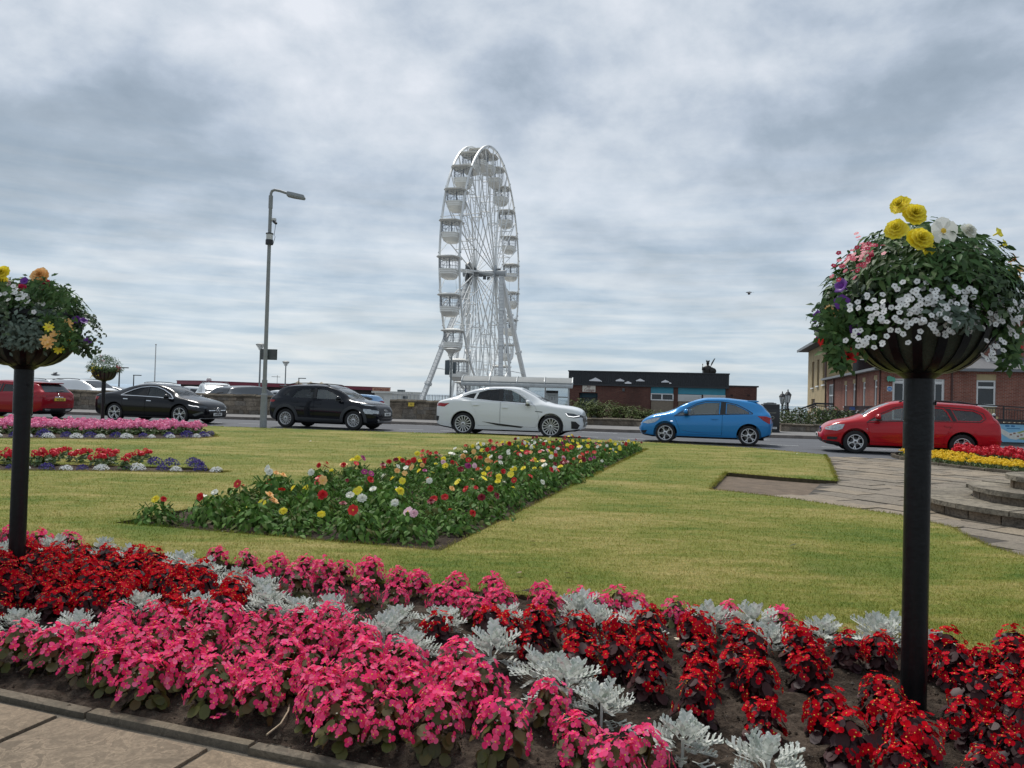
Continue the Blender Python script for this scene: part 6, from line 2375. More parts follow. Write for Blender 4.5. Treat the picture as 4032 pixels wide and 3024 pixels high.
CARS['kona'] = dict(key='many_spoke', paint=P_NAVY, wb=2.6, R=.335, rim=.22, nsp=14, wst='fine', wmat=ALLOY, near=-1,
    st=[(-2.02, 0.52, 0.8, 0.95, 0.66, 0.5), (-1.98, 0.38, 0.98, 1.08, 0.78, 0.539), (-1.88, 0.3, 1.02, 1.2, 0.84, 0.568), (-1.65, 0.25, 1.03, 1.42, 0.885, 0.6), (-1.4, 0.23, 1.03, 1.505, 0.895, 0.64), (-0.9, 0.22, 1.02, 1.55, 0.9, 0.67), (-0.3, 0.22, 1, 1.565, 0.9, 0.69), (0.15, 0.22, 0.985, 1.54, 0.9, 0.69), (0.5, 0.22, 0.97, 1.45, 0.9, 0.68), (0.95, 0.22, 0.96, 1.22, 0.9, 0.673), (1.2, 0.22, 0.95, 1.07, 0.9, 0.637), (1.55, 0.22, 0.92, 1.02, 0.895, 0.605), (1.85, 0.23, 0.85, 0.96, 0.86, 0.55), (2.02, 0.26, 0.76, 0.87, 0.78, 0.5), (2.11, 0.32, 0.64, 0.74, 0.68, 0.45), (2.14, 0.4, 0.54, 0.62, 0.6, 0.4)],
    win=[([(-1.10, 1.09), (-.95, 1.29), (-.75, 1.375), (-.29, 1.40), (-.27, 1.06)], GL_M), ([(-.15, 1.06), (-.16, 1.40), (.15, 1.38), (.42, 1.29), (.70, 1.14), (.80, 1.05)], GL_C), ([(-1.40, 1.16), (-1.25, 1.265), (-1.20, 1.14)], GL_M)],
    doors=[[(-.21, .33), (.80, .33), (.92, .6), (.92, 1.0), (.5, 1.35), (.15, 1.445), (-.21, 1.465)], [(-.225, .33), (-.225, 1.465), (-.8, 1.44), (-1.0, 1.34), (-1.16, 1.05), (-.95, .75), (-.88, .33)]],
    handles=[(-.04, .88), (-.93, .92)], cab=(-1.6, 1.05), wsc=(1.12, .48, .64, .55), wscz=.96, wsg=GL_C, seat=(-.05, 1.05), dash=1.0, mirror=(.75, 1.02), mmat=P_NAVY, bits=b,
    rails=[(.25, .60, 1.525), (.1, .605, 1.565), (-.5, .61, 1.60), (-1.1, .58, 1.585), (-1.45, .55, 1.52)], extra=[plate('SF18 MCS', 1, .56, PLW), hbadge(1, .68, .065), wipers(1.12, .6, 1), spoiler(-1.5, -1.78, .52, 1.50, P_NAVY)])

b = []
b.append(('window_trim', stroke([(-1.66, 1.271), (-1.3, 1.406), (-0.95, 1.488), (-0.5, 1.561), (-0.1, 1.571), (0.2, 1.525), (0.5, 1.369), (0.72, 1.214), (0.92, 1.049)], .022), 'y', None, CHROME, .005))
b.append(('window_trim', stroke([(-1.66, 1.266), (-1.15, 1.188), (-0.2, 1.137), (0.92, 1.049)], .018), 'y', None, CHROME, .005))
b.append(('pillar_trim', [(-.285, 1.15), (-.14, 1.145), (-.16, 1.55), (-.31, 1.55)], 'y', None, TRIM, .002))
b.append(('sill_strip', [(-.82, .47), (.58, .345), (.50, .30), (-.30, .36)], 'y', None, TRIM, .006))
b.append(('wing_vent', [(.95, .865), (1.2, .845), (1.18, .825), (.95, .845)], 'y', None, TRIM, .004))
for x in (-1.465, 1.465):
    b.append(('arch_moulding', ARC(x, .43, .465, .37, 0, 180), 'y', None, P_WHITE, .012))
b.append(('headlamp', [(1.93, .84), (2.2, .81), (2.38, .76), (2.42, .70), (2.22, .67), (2.0, .715)], 'y', None, LAMPD, .005))
b.append(('daytime_lamp', stroke([(1.95, .825), (2.02, .735), (2.2, .71), (2.32, .735), (2.38, .75)], .02), 'y', None, LAMPW, .008))
b.append(('side_intake', [(2.13, .57), (2.27, .56), (2.40, .44), (2.33, .32), (2.14, .33)], 'y', None, TRIM, .006))
b.append(('tail_lamp', [(-2.48, 1.06), (-2.1, 1.03), (-1.95, 1.045), (-2.12, .92), (-2.48, .95)], 'y', None, LAMPR, .005))
b.append(('rear_reflector', [(-2.47, .62), (-2.3, .60), (-2.32, .47), (-2.42, .42), (-2.48, .46)], 'y', None, TRIM, .006))
ends(b, 'headlamp', [(.5, .74), (.8, .79), (.84, .73), (.62, .68)], 1, LAMPD)
b.append(('grille', [(-.5, .74), (.5, .74), (.58, .62), (.42, .38), (-.42, .38), (-.58, .62)], 'x', 1, TRIM, .006))
for k in range(5):
    b.append(('grille_bar', [(-.5 + k * .22, .72), (-.46 + k * .22, .72), (-.46 + k * .2, .4), (-.5 + k * .2, .4)], 'x', 1, MATS['silver_trim'], .012))
b.append(('lower_lip', [(-.75, .29), (.75, .29), (.68, .235), (-.68, .235)], 'x', 1, TRIM, .008))
b.append(('rear_window', [(-.5, 1.16), (.5, 1.16), (.44, 1.40), (-.44, 1.40)], 'x', -1, GL_D2, .003))
CARS['etron'] = dict(key='bladed', paint=P_WHITE, wb=2.93, R=.37, rim=.275, nsp=15, wst='wide', wmat=ALLOY, near=-1, gap=.05,
    st=[(-2.46, 0.5, 0.81, 0.997, 0.66, 0.5), (-2.42, 0.36, 0.966, 1.1, 0.8, 0.579), (-2.3, 0.27, 1.069, 1.152, 0.9, 0.627), (-2, 0.22, 1.121, 1.245, 0.955, 0.639), (-1.6, 0.165, 1.137, 1.39, 0.965, 0.64), (-1.1, 0.165, 1.131, 1.556, 0.965, 0.67), (-0.5, 0.165, 1.111, 1.644, 0.965, 0.7), (0, 0.165, 1.095, 1.654, 0.965, 0.71), (0.35, 0.165, 1.08, 1.618, 0.965, 0.7), (0.7, 0.165, 1.059, 1.463, 0.965, 0.7), (1.1, 0.165, 1.049, 1.256, 0.965, 0.693), (1.35, 0.165, 1.028, 1.142, 0.96, 0.643), (1.6, 0.165, 0.997, 1.095, 0.955, 0.627), (2, 0.21, 0.945, 1.054, 0.935, 0.573), (2.25, 0.24, 0.893, 1.002, 0.88, 0.5), (2.38, 0.27, 0.831, 0.94, 0.8, 0.45), (2.45, 0.31, 0.748, 0.852, 0.7, 0.42), (2.475, 0.38, 0.666, 0.728, 0.6, 0.4)],
    win=[([(-1.06, 1.209), (-0.98, 1.431), (-0.7, 1.509), (-0.29, 1.551), (-0.26, 1.147)], GL_D), ([(-1.56, 1.266), (-1.3, 1.364), (-1.07, 1.406), (-1.14, 1.214)], GL_D), ([(-0.16, 1.152), (-0.18, 1.551), (0.1, 1.519), (0.4, 1.375), (0.62, 1.224), (0.78, 1.105)], GL_M)],
    doors=[[(-.21, .33), (.98, .33), (1.08, .7), (.95, 1.0), (.6, 1.27), (.2, 1.49), (-.21, 1.535)], [(-.225, .33), (-.225, 1.535), (-.7, 1.515), (-1.2, 1.40), (-1.30, 1.22), (-1.2, 1.0), (-1.02, .75), (-.98, .33)]],
    handles=[(-.06, .945), (-1.05, 1.005)], cab=(-1.9, 1.2), wsc=(1.26, .42, .64, .55), wscz=1.04, wsg=GL_C, seat=(.05, 1.05), dash=1.08, mirror=(.70, 1.07), mmat=P_WHITE, bits=b,
    extra=[plate('MC73 AUX', 1, .47, PLW), rings(1, .66, .05), wipers(1.26, .6, 1)])

b = []
b.append(('pillar_trim', [(-.56, .95), (-.39, .94), (-.42, 1.315), (-.57, 1.305)], 'y', None, TRIM, .002))
b.append(('window_seal', stroke([(.98, .855), (.62, 1.085), (.3, 1.25), (.05, 1.325), (-.42, 1.33), (-.62, 1.315), (-.9, 1.25), (-1.15, 1.13), (-1.36, 1.0)], .02), 'y', None, TRIM, .003))
b.append(('window_seal', stroke([(.98, .85), (.3, .90), (-.4, .935), (-1.36, .985)], .02), 'y', None, TRIM, .003))
b.append(('headlamp', [(1.42, .785), (1.62, .765), (1.86, .68), (1.99, .605), (1.80, .58), (1.60, .625), (1.50, .69)], 'y', None, LAMPC, .006))
b.append(('side_indicator', [(1.03, .70), (1.1, .70), (1.1, .68), (1.03, .68)], 'y', None, LAMPW, .006))
b.append(('tail_lamp', [(-1.50, .925), (-1.75, .92), (-1.92, .86), (-1.92, .70), (-1.82, .705), (-1.66, .80)], 'y', None, LAMPR, .006))
b.append(('lower_intake', [(1.82, .38), (2.02, .36), (2.05, .30), (1.88, .28)], 'y', None, TRIM, .004))
b.append(('door_crease', stroke([(.72, .42), (.5, .37), (.1, .36), (-.45, .37)], .012), 'y', None, M('blue_crease_shade', (.02, .12, .33), .4), .002))  # crease shade painted as a thin darker blue stroke
b.append(('rear_window', [(-.52, 1.02), (.52, 1.02), (.46, 1.31), (-.46, 1.31)], 'x', -1, GL_D2, .003))
b.append(('sill_trim', [(-.85, .235), (.85, .235), (.85, .20), (-.85, .20)], 'y', None, TRIM, .008))
b.append(('grille', [(-.4, .46), (.4, .46), (.34, .36), (-.34, .36)], 'x', 1, TRIM, .004))
ends(b, 'fog_lamp', [(.5, .34), (.6, .34), (.6, .28), (.5, .28)], 1, LAMPC)
CARS['corsa'] = dict(key='five_split', paint=P_BLUE, wb=2.51, R=.31, rim=.225, nsp=5, wst='split', wmat=ALLOY, near=1,
    st=[(-1.93, 0.52, 0.72, 0.8, 0.62, 0.5), (-1.9, 0.36, 0.85, 0.96, 0.74, 0.52), (-1.78, 0.28, 0.93, 1.12, 0.81, 0.554), (-1.6, 0.23, 0.955, 1.28, 0.85, 0.58), (-1.38, 0.2, 0.96, 1.375, 0.865, 0.6), (-0.95, 0.19, 0.95, 1.425, 0.87, 0.63), (-0.4, 0.18, 0.93, 1.465, 0.87, 0.65), (0, 0.18, 0.92, 1.455, 0.87, 0.65), (0.35, 0.18, 0.9, 1.38, 0.87, 0.65), (0.75, 0.18, 0.885, 1.22, 0.87, 0.644), (1.1, 0.18, 0.87, 1.04, 0.865, 0.608), (1.3, 0.18, 0.85, 0.965, 0.86, 0.58), (1.6, 0.18, 0.79, 0.9, 0.84, 0.55), (1.85, 0.2, 0.7, 0.8, 0.77, 0.5), (2, 0.24, 0.6, 0.69, 0.67, 0.45), (2.06, 0.31, 0.5, 0.57, 0.56, 0.4), (2.085, 0.36, 0.46, 0.5, 0.48, 0.35)],
    win=[([(.92, .875), (.62, 1.055), (.32, 1.21), (.05, 1.285), (-.38, 1.295), (-.36, .945)], GL_C), ([(-.58, .96), (-.60, 1.285), (-.85, 1.235), (-1.1, 1.12), (-1.26, 1.03), (-1.25, .995)], GL_C)],
    doors=[[(-.46, .30), (-.48, 1.36), (.03, 1.365), (.4, 1.25), (.75, 1.05), (1.0, .85), (.84, .5), (.80, .30)]],
    handles=[(-.24, .80)], cab=(-1.45, .98), wsc=(1.06, .42, .60, .52), wscz=.88, wsg=GL_C, seat=(-.22, .98), dash=.92, mirror=(.60, .93), mmat=P_BLUE, bits=b,
    extra=[plate('SJ17 OFM', 1, .33, PLW), plate('SJ17 OFM', -1, .45, PLY), oval(1, .545, .05, CHROME), wipers(1.06, .6, 1), spoiler(-1.22, -1.52, .56, 1.395, P_BLUE)])

b = []
b.append(('pillar_trim', [(-.25, .955), (-.16, .95), (-.17, 1.33), (-.25, 1.33)], 'y', None, TRIM, .002))
b.append(('pillar_trim', [(-1.19, .98), (-1.09, .97), (-.99, 1.2), (-.89, 1.315), (-1.05, 1.30)], 'y', None, TRIM, .002))
b.append(('window_seal', stroke([(1.04, .87), (.62, 1.145), (.3, 1.30), (.02, 1.35), (-.5, 1.355), (-1.1, 1.335), (-1.6, 1.295), (-1.84, 1.19), (-1.89, 1.06), (-1.76, .965)], .02), 'y', None, TRIM, .003))
b.append(('window_seal', stroke([(1.04, .87), (.3, .92), (-.3, .945), (-1.1, .955), (-1.76, .965)], .018), 'y', None, TRIM, .003))
b.append(('side_moulding', [(-.85, .545), (.90, .52), (.90, .475), (-.85, .50)], 'y', None, P_RED, .012))
for x in (-1.32, 1.32):
    b.append(('arch_flare', ARC(x, .375, .46, .315, 5, 175), 'y', None, P_RED, .016))
b.append(('headlamp', [(1.60, .80), (1.82, .795), (2.06, .70), (2.10, .635), (1.80, .61), (1.66, .67)], 'y', None, LAMPC, .005))
b.append(('side_indicator', [(1.02, .70), (1.12, .70), (1.12, .665), (1.02, .665)], 'y', None, LAMPC, .006))
b.append(('grille', [(-.34, .62), (.34, .62), (.30, .54), (-.30, .54)], 'x', 1, TRIM, .006))
b.append(('lower_intake', [(-.6, .40), (.6, .40), (.56, .30), (-.56, .30)], 'x', 1, TRIM, .005))
b.append(('fog_recess', [(1.78, .44), (2.04, .44), (2.04, .36), (1.80, .36)], 'y', None, TRIM, .004))
b.append(('bumper_skirt', [(1.72, .30), (2.14, .34), (2.1, .25), (1.72, .23)], 'y', None, TRIM, .008))
b.append(('bumper_skirt', [(-1.72, .23), (-2.22, .27), (-2.28, .36), (-1.74, .31)], 'y', None, TRIM, .012))
b.append(('bumper_strip', [(-1.95, .50), (-2.26, .50), (-2.26, .46), (-1.95, .46)], 'y', None, P_RED, .02))
b.append(('tail_lamp', [(-2.02, 1.28), (-2.1, 1.18), (-2.24, .92), (-2.18, .90), (-2.06, 1.05)], 'y', None, LAMPR, .005))
b.append(('rear_window', [(-.58, 1.02), (.58, 1.02), (.54, 1.34), (-.54, 1.34)], 'x', -1, GL_D2, .003))
CARS['focus'] = dict(key='ten_spoke', paint=P_RED, wb=2.64, R=.315, rim=.205, nsp=5, wst='split', wmat=ALLOY, near=1,
    st=[(-2.28, 0.45, 0.7, 0.8, 0.68, 0.6), (-2.25, 0.32, 0.85, 0.97, 0.82, 0.6), (-2.15, 0.26, 0.94, 1.12, 0.87, 0.624), (-1.95, 0.23, 0.965, 1.33, 0.9, 0.67), (-1.78, 0.21, 0.97, 1.42, 0.905, 0.68), (-1.4, 0.2, 0.97, 1.455, 0.92, 0.71), (-0.6, 0.2, 0.955, 1.49, 0.92, 0.72), (0, 0.2, 0.94, 1.5, 0.92, 0.72), (0.35, 0.2, 0.925, 1.46, 0.92, 0.71), (0.75, 0.2, 0.91, 1.3, 0.92, 0.7), (1.15, 0.2, 0.89, 1.08, 0.915, 0.666), (1.4, 0.2, 0.87, 0.985, 0.91, 0.62), (1.75, 0.2, 0.8, 0.91, 0.88, 0.58), (2, 0.22, 0.7, 0.8, 0.8, 0.52), (2.12, 0.27, 0.58, 0.68, 0.7, 0.48), (2.18, 0.34, 0.48, 0.55, 0.58, 0.42)],
    win=[([(.98, .905), (.62, 1.11), (.3, 1.26), (.05, 1.31), (-.14, 1.31), (-.13, .955)], GL_C), ([(-.28, .965), (-.28, 1.31), (-.86, 1.295), (-.96, 1.19), (-1.05, .975)], GL_M), ([(-1.21, .99), (-1.08, 1.28), (-1.6, 1.25), (-1.78, 1.16), (-1.82, 1.06), (-1.73, .99)], GL_M)],
    doors=[[(-.2, .33), (-.2, 1.385), (.1, 1.385), (.45, 1.28), (.8, 1.08), (1.04, .88), (.97, .6), (.90, .33)], [(-.215, .33), (-.215, 1.385), (-.85, 1.37), (-1.02, 1.22), (-1.13, .97), (-.98, .70), (-.88, .33)]],
    handles=[(-.04, .81), (-.98, .835)], cab=(-1.95, 1.05), wsc=(1.12, .42, .65, .58), wscz=.90, wsg=GL_C, seat=(-.1, 1.0), dash=.95, mirror=(.74, .96), mmat=P_RED, bits=b,
    rails=[(.2, .62, 1.455), (.1, .625, 1.50), (-.5, .645, 1.525), (-1.3, .63, 1.50), (-1.68, .60, 1.44)],
    extra=[plate('SD07 XYB', 1, .47, PLW), oval(1, .66, .045, M('blue_badge', (.03, .08, .3), .3)), wipers(1.12, .6, 1)])

b = []
b.append(('headlamp', [(1.62, .79), (1.9, .75), (2.1, .66), (2.0, .60), (1.75, .64)], 'y', None, LAMPD, .005))
b.append(('rear_window', [(-.60, 1.0), (.60, 1.0), (.52, 1.26), (.46, 1.28), (-.46, 1.28), (-.52, 1.26)], 'x', -1, GL_D2, .004))
ends(b, 'tail_lamp', [(.46, .875), (.60, .89), (.80, .96), (.84, .90), (.74, .80), (.56, .775), (.62, .835)], -1, LAMPR, .01)
b.append(('tail_lamp', [(-1.72, .96), (-2.0, .90), (-2.08, .80), (-1.95, .80)], 'y', None, LAMPR, .006))
b.append(('rear_wiper', stroke([(.05, 1.02), (-.3, 1.06)], .025), 'x', -1, TRIM, .02))
b.append(('plate_recess', [(-.36, .80), (.36, .80), (.30, .66), (-.30, .66)], 'x', -1, M('red_recess_shade', (.2, .008, .014), .4), .002))  # shade of the recess painted as a flat darker red panel
b.append(('boot_handle', [(-.2, .825), (.2, .825), (.2, .80), (-.2, .80)], 'x', -1, CHROME, .012))
b.append(('diffuser', [(-.72, .40), (.72, .40), (.64, .26), (-.64, .26)], 'x', -1, TRIM, .01))
ends(b, 'exhaust', [(.36, .36), (.62, .38), (.58, .31), (.38, .30)], -1, CHROME, .016)
b.append(('rear_wiper', [(-.04, 1.03), (.04, 1.03), (.04, .99), (-.04, .99)], 'x', -1, TRIM, .02))
b.append(('pillar_trim', [(-.29, .98), (-.19, .975), (-.21, 1.29), (-.29, 1.29)], 'y', None, TRIM, .002))
CARS['aclass'] = dict(key='black_five', paint=P_DRED, wb=2.70, R=.325, rim=.235, nsp=7, wst='twin', wmat=DALLOY, near=1,
    st=[(-2.09, 0.5, 0.75, 0.82, 0.66, 0.5), (-2.06, 0.34, 0.9, 0.98, 0.78, 0.52), (-1.95, 0.26, 0.97, 1.1, 0.83, 0.55), (-1.8, 0.22, 0.985, 1.25, 0.86, 0.59), (-1.6, 0.2, 0.985, 1.33, 0.88, 0.61), (-1.2, 0.18, 0.97, 1.38, 0.89, 0.63), (-0.5, 0.18, 0.95, 1.42, 0.89, 0.65), (0, 0.18, 0.94, 1.433, 0.89, 0.65), (0.4, 0.18, 0.92, 1.36, 0.89, 0.65), (0.85, 0.18, 0.9, 1.19, 0.89, 0.638), (1.2, 0.18, 0.88, 1.02, 0.885, 0.584), (1.6, 0.18, 0.83, 0.94, 0.875, 0.55), (1.95, 0.2, 0.72, 0.83, 0.81, 0.5), (2.12, 0.25, 0.6, 0.7, 0.7, 0.45), (2.19, 0.32, 0.5, 0.58, 0.58, 0.4)],
    win=[([(.92, .925), (.55, 1.12), (.2, 1.235), (-.17, 1.27), (-.15, .98)], GL_M), ([(-.32, .985), (-.32, 1.27), (-.8, 1.245), (-1.12, 1.16), (-1.26, 1.08), (-1.12, 1.005)], GL_D)],
    doors=[[(-.22, .30), (-.22, 1.335), (.2, 1.31), (.6, 1.17), (1.0, .9), (.95, .6), (.88, .30)], [(-.235, .30), (-.235, 1.335), (-.8, 1.31), (-1.18, 1.2), (-1.28, 1.0), (-1.05, .7), (-.92, .30)]],
    handles=[(-.05, .83), (-1.0, .87)], cab=(-1.6, 1.1), wsc=(1.14, .45, .62, .53), wscz=.9, seat=(-.05, .95), dash=.93, mirror=(.74, .95), mmat=P_DRED, bits=b,
    extra=[plate('W32 KLB', -1, .73, PLY), star(-1, .90, .05, CHROME), spoiler(-1.45, -1.80, .54, 1.365, P_DRED)])

def place(key, name, label, rear, front, ang, kscale=1.0, shift=(0, 0)):
    sp = CARS[key]
    a, b_ = G(*rear), G(*front)
    mid = (a + b_) / 2 * kscale
    th = R(ang)
    W_ = max(s[4] for s in sp['st'])
    ny = Vector((-math.sin(th), math.cos(th), 0))
    p = Vector((mid.x, mid.y, 0)) - ny * (sp['near'] * (W_ - .06)) + Vector((*shift, 0))
    return build_car(name, label, sp, (p.x, p.y, 0), th, 'cars along the kerb')
place('cla', 'saloon_car', 'black four-door saloon with a chrome-edged window arch', (447, 1655.5), (710, 1666), -13, .975)
place('kona', 'crossover_car', 'black small crossover with grey-rimmed wheels, clad arches and roof rails', (1121.5, 1682), (1393, 1692.4), -13.5, .99)
place('etron', 'coupe_crossover_car', 'white sloping-roofed crossover in front of the bus shelter', (1823, 1707.4), (2165.5, 1719.4), -11, .965)
place('corsa', 'hatchback_car', 'bright blue three-door hatchback', (2955, 1755), (2611.6, 1740), 164, .985)
place('aclass', 'hatchback_car', 'dark red hatchback seen from behind with a yellow number plate', (128, 1646), (-180, 1637), 167, .985)
# the estate: its rear wheel stands behind the flowers
fw = G(3367, 1783)
th = R(163.5)
hd = Vector((math.cos(th), math.sin(th), 0))
ny = Vector((-hd.y, hd.x, 0))
p = fw * .99 - hd * 1.32 - ny * .86
build_car('estate_car', 'bright red estate car behind the right-hand planter pole', CARS['focus'], (p.x, p.y, 0), th, 'cars along the kerb')

# ------------------------------------------------------------------- cars standing beyond the wall
def far_car(base_key, name, label, px, py, Y, ang, paint, zsc=1.0):
    sp = dict(CARS[base_key])
    sp['paint'] = paint
    sp['bits'] = [q for q in sp['bits'] if q[0] in ('rear_window', 'tail_lamp', 'headlamp', 'roof_spoiler', 'rear_wiper')]
    sp['extra'] = []
    top = AT(px, py, Y)
    H = max(s[3] for s in sp['st'])
    k = top.z / H
    t = build_car(name, label, sp, (top.x, top.y, 0), R(ang), 'cars parked beyond the stone wall', cheap=True)
    t.scale = (k, k, k)
    return t
far_car('focus', 'parked_car', 'white estate with a silver roof rail parked behind the dark red hatchback', 345, 1494, 43, -20, P_WHITE)
far_car('focus', 'parked_car', 'white car roof just showing over the dark red hatchback', 208, 1493, 46, -15, P_SILV)
far_car('cla', 'parked_car', 'grey saloon parked beyond the wall behind the small planter pole', 405, 1516, 44, 187, P_GREY)
far_car('kona', 'parked_car', 'silver car roof showing behind the black saloon', 590, 1505, 47, 200, P_SILV)
far_car('aclass', 'parked_car', 'white hatchback right behind the windscreen of the black saloon', 745, 1521, 51, 185, P_WHITE)
far_car('kona', 'parked_car', 'silver white off-roader facing the road beyond the wall', 850, 1507, 43.5, -62, P_SILV)
far_car('aclass', 'parked_car', 'grey hatchback with its rear window to the road, beside the off-roader', 985, 1519, 42.5, 62, P_GREY)
far_car('aclass', 'parked_car', 'pale car mostly hidden behind the black crossover and the lamp', 1100, 1536, 52, 170, P_WHITE)
far_car('aclass', 'parked_car', 'pale blue car showing above the bonnet of the black crossover', 1402, 1551, 50, 190, carpaint('pale_blue_paint', (.22, .36, .55), .3, .3))
# =================================================================== walls and buildings
def brickmat(name, u, cols, mortar, bw=.225, rh=.075, ms=.009, off_=.5, dist=0.0, bump=.5, rough=.85, dirt=None):
    if name in MATS:
        return MATS[name]
    m, t = new_mat(name)
    pos = t.n('ShaderNodeNewGeometry').outputs['Position']
    du = t.n('ShaderNodeVectorMath', dict(operation='DOT_PRODUCT'), i0=pos, i1=(u[0], u[1], 0)).outputs['Value']
    z = t.n('ShaderNodeSeparateXYZ', i0=pos).outputs[2]
    vec = t.n('ShaderNodeCombineXYZ', i0=du, i1=z, i2=0.0).outputs[0]
    if dist:
        nv = t.n('ShaderNodeTexNoise', Vector=vec, Scale=2.2, Detail=3.0)
        vec = t.n('ShaderNodeVectorMath', dict(operation='ADD'), i0=vec, i1=t.n('ShaderNodeVectorMath', dict(operation='SCALE'), i0=t.n('ShaderNodeVectorMath', dict(operation='SUBTRACT'), i0=nv.outputs['Color'], i1=(.5, .5, .5)).outputs[0], Scale=dist).outputs[0]).outputs[0]
    b = t.n('ShaderNodeTexBrick', Vector=vec, Color1=(0, 0, 0, 1), Color2=(1, 1, 1, 1), Mortar=(.5, .5, .5, 1), Scale=1.0, Mortar_Size=ms, Mortar_Smooth=.2, Bias=0.0, Brick_Width=bw, Row_Height=rh)
    b.offset = off_
    k = len(cols)
    c = t.ramp(b.outputs['Color'], [(i / (k - 1), x) for i, x in enumerate(cols)])
    nz = t.noise(vec, 9.0, 5, .65)
    c = t.mix(1.0, c, t.ramp(nz, [(.3, (.7, .7, .7)), (.7, (1.25, 1.22, 1.2))]), blend='MULTIPLY')
    c = t.mix(b.outputs['Fac'], c, mortar)
    n2 = t.noise(t.mapv(pos, (.6, .6, .25)), 1.3, 5, .6)
    c = t.mix(t.m('MULTIPLY', t.ramp(n2, [(.45, 0.0), (.68, 1.0)]), .5), c, dirt or tuple(x * .45 for x in cols[0]))
    p = t.n('ShaderNodeBsdfPrincipled', Base_Color=c, Roughness=rough)
    p.inputs['Specular IOR Level'].default_value = .2
    h = t.m('ADD', t.m('MULTIPLY', b.outputs['Fac'], -.6), t.m('MULTIPLY', nz, .5))
    t.set(p.inputs['Normal'], t.n('ShaderNodeBump', Height=h, Strength=bump, Distance=.02))
    t.n('ShaderNodeOutputMaterial', i0=p)
    MATS[name] = m
    return m

class Face:
    """a vertical plane through a ground point with a heading; turns pixels into (along, height)"""
    def __init__(s, P, u):
        s.P = Vector((P[0], P[1], 0)); s.u = Vector((u[0], u[1], 0)).normalized()
        s.n = Vector((s.u.y, -s.u.x, 0))          # towards the camera
    def at(s, px, py):
        d = ray(px, py)
        k = (s.P - CAM).dot(s.n) / d.dot(s.n)
        w_ = CAM + d * k
        return ((w_ - s.P).dot(s.u), w_.z)
    def M(s):
        """local x along, local y away from the camera, local z up"""
        return Matrix(((s.u.x, -s.n.x, 0, s.P.x), (s.u.y, -s.n.y, 0, s.P.y), (0, 0, 1, 0), (0, 0, 0, 1)))
    def rect(s, mb, x0, y0, x1, y1, d0, d1, mi=0):
        """box over a pixel rectangle, from depth d0 to d1 (negative = proud)"""
        a, b = s.at(x0, (y0 + y1) / 2)[0], s.at(x1, (y0 + y1) / 2)[0]
        xm = (x0 + x1) / 2
        zt, zb = s.at(xm, y0)[1], s.at(xm, y1)[1]
        mb.box(min(a, b), max(a, b), d0, d1, min(zb, zt), max(zb, zt), mi)
        return a, b, zb, zt
def at_face(o, F):
    o.matrix_world = F.M()
    return o
def building(name, label, cat, F, group=None):
    t = thing(name, label, cat, (F.P.x, F.P.y, 0), math.atan2(F.u.y, F.u.x), group)
    return t

# --- the stone wall along the far pavement
ROCKC = [(.085, .072, .058), (.15, .125, .098), (.20, .17, .135), (.115, .10, .085), (.165, .15, .13)]
def stone_wall(name, label, ppx, ztop, thick=.34, cope=.16, group=None, zb=.118):
    P = [G(x, y, zb) for x, y in ppx]
    t = thing(name, label, 'stone wall', (P[0].x, P[0].y, zb), 0, group)
    body, cp = MB(), MB()
    for a, b in zip(P[:-1], P[1:]):
        u = (b - a).normalized(); nrm = Vector((-u.y, u.x, 0))
        L = (b - a).length
        q = lambda s, d, z: a + u * s + nrm * d + Vector((0, 0, z)) - P[0]
        # courses of rubble stones on both faces, solid core behind
        z = 0.0
        H = ztop - zb - cope
        body.add([q(s, d, zz_) for zz_ in (0, H) for s, d in ((0, .03), (L, .03), (L, thick - .03), (0, thick - .03))], [(0, 3, 2, 1), (4, 5, 6, 7), (0, 1, 5, 4), (1, 2, 6, 5), (2, 3, 7, 6), (3, 0, 4, 7)])
        while z < H - .04:
            hh = min(rnd.uniform(.14, .26), H - z)
            s = 0.0
            while s < L - .02:
                ll = min(rnd.uniform(.2, .62), L - s)
                g_ = .008
                pr = rnd.uniform(0, .022)
                c = []
                for zz_ in (z + g_, z + hh - g_):
                    for ss, d in ((s + g_, pr), (s + ll - g_, pr), (s + ll - g_, .06), (s + g_, .06)):
                        c.append(q(ss + rnd.uniform(-.01, .01), d, zz_ + rnd.uniform(-.01, .01)))
                body.add(c, [(0, 3, 2, 1), (4, 5, 6, 7), (0, 1, 5, 4), (1, 2, 6, 5), (2, 3, 7, 6), (3, 0, 4, 7)])
                s += ll
            z += hh
        s = 0.0
        while s < L - .02:
            ll = min(rnd.uniform(.25, .7), L - s)
            k = rnd.uniform(-.018, .018)
            c = [(d, zz_) for d, zz_ in ((-.035, H), (-.045, H + cope * .55 + k), (.05, H + cope + k), (thick - .05, H + cope + k), (thick + .04, H + cope * .5), (thick + .03, H))]
            v = [q(ss, d, zz_) for ss in (s + .004, s + ll - .004) for d, zz_ in c]
            cp.add(v, [(i, (i + 1) % 6, 6 + (i + 1) % 6, 6 + i) for i in range(6)] + [tuple(range(5, -1, -1)), tuple(range(6, 12))])
            s += ll
    obj('stonework', body, STONE, t, 0)
    obj('coping', cp, COPE, t, 0)
    return t
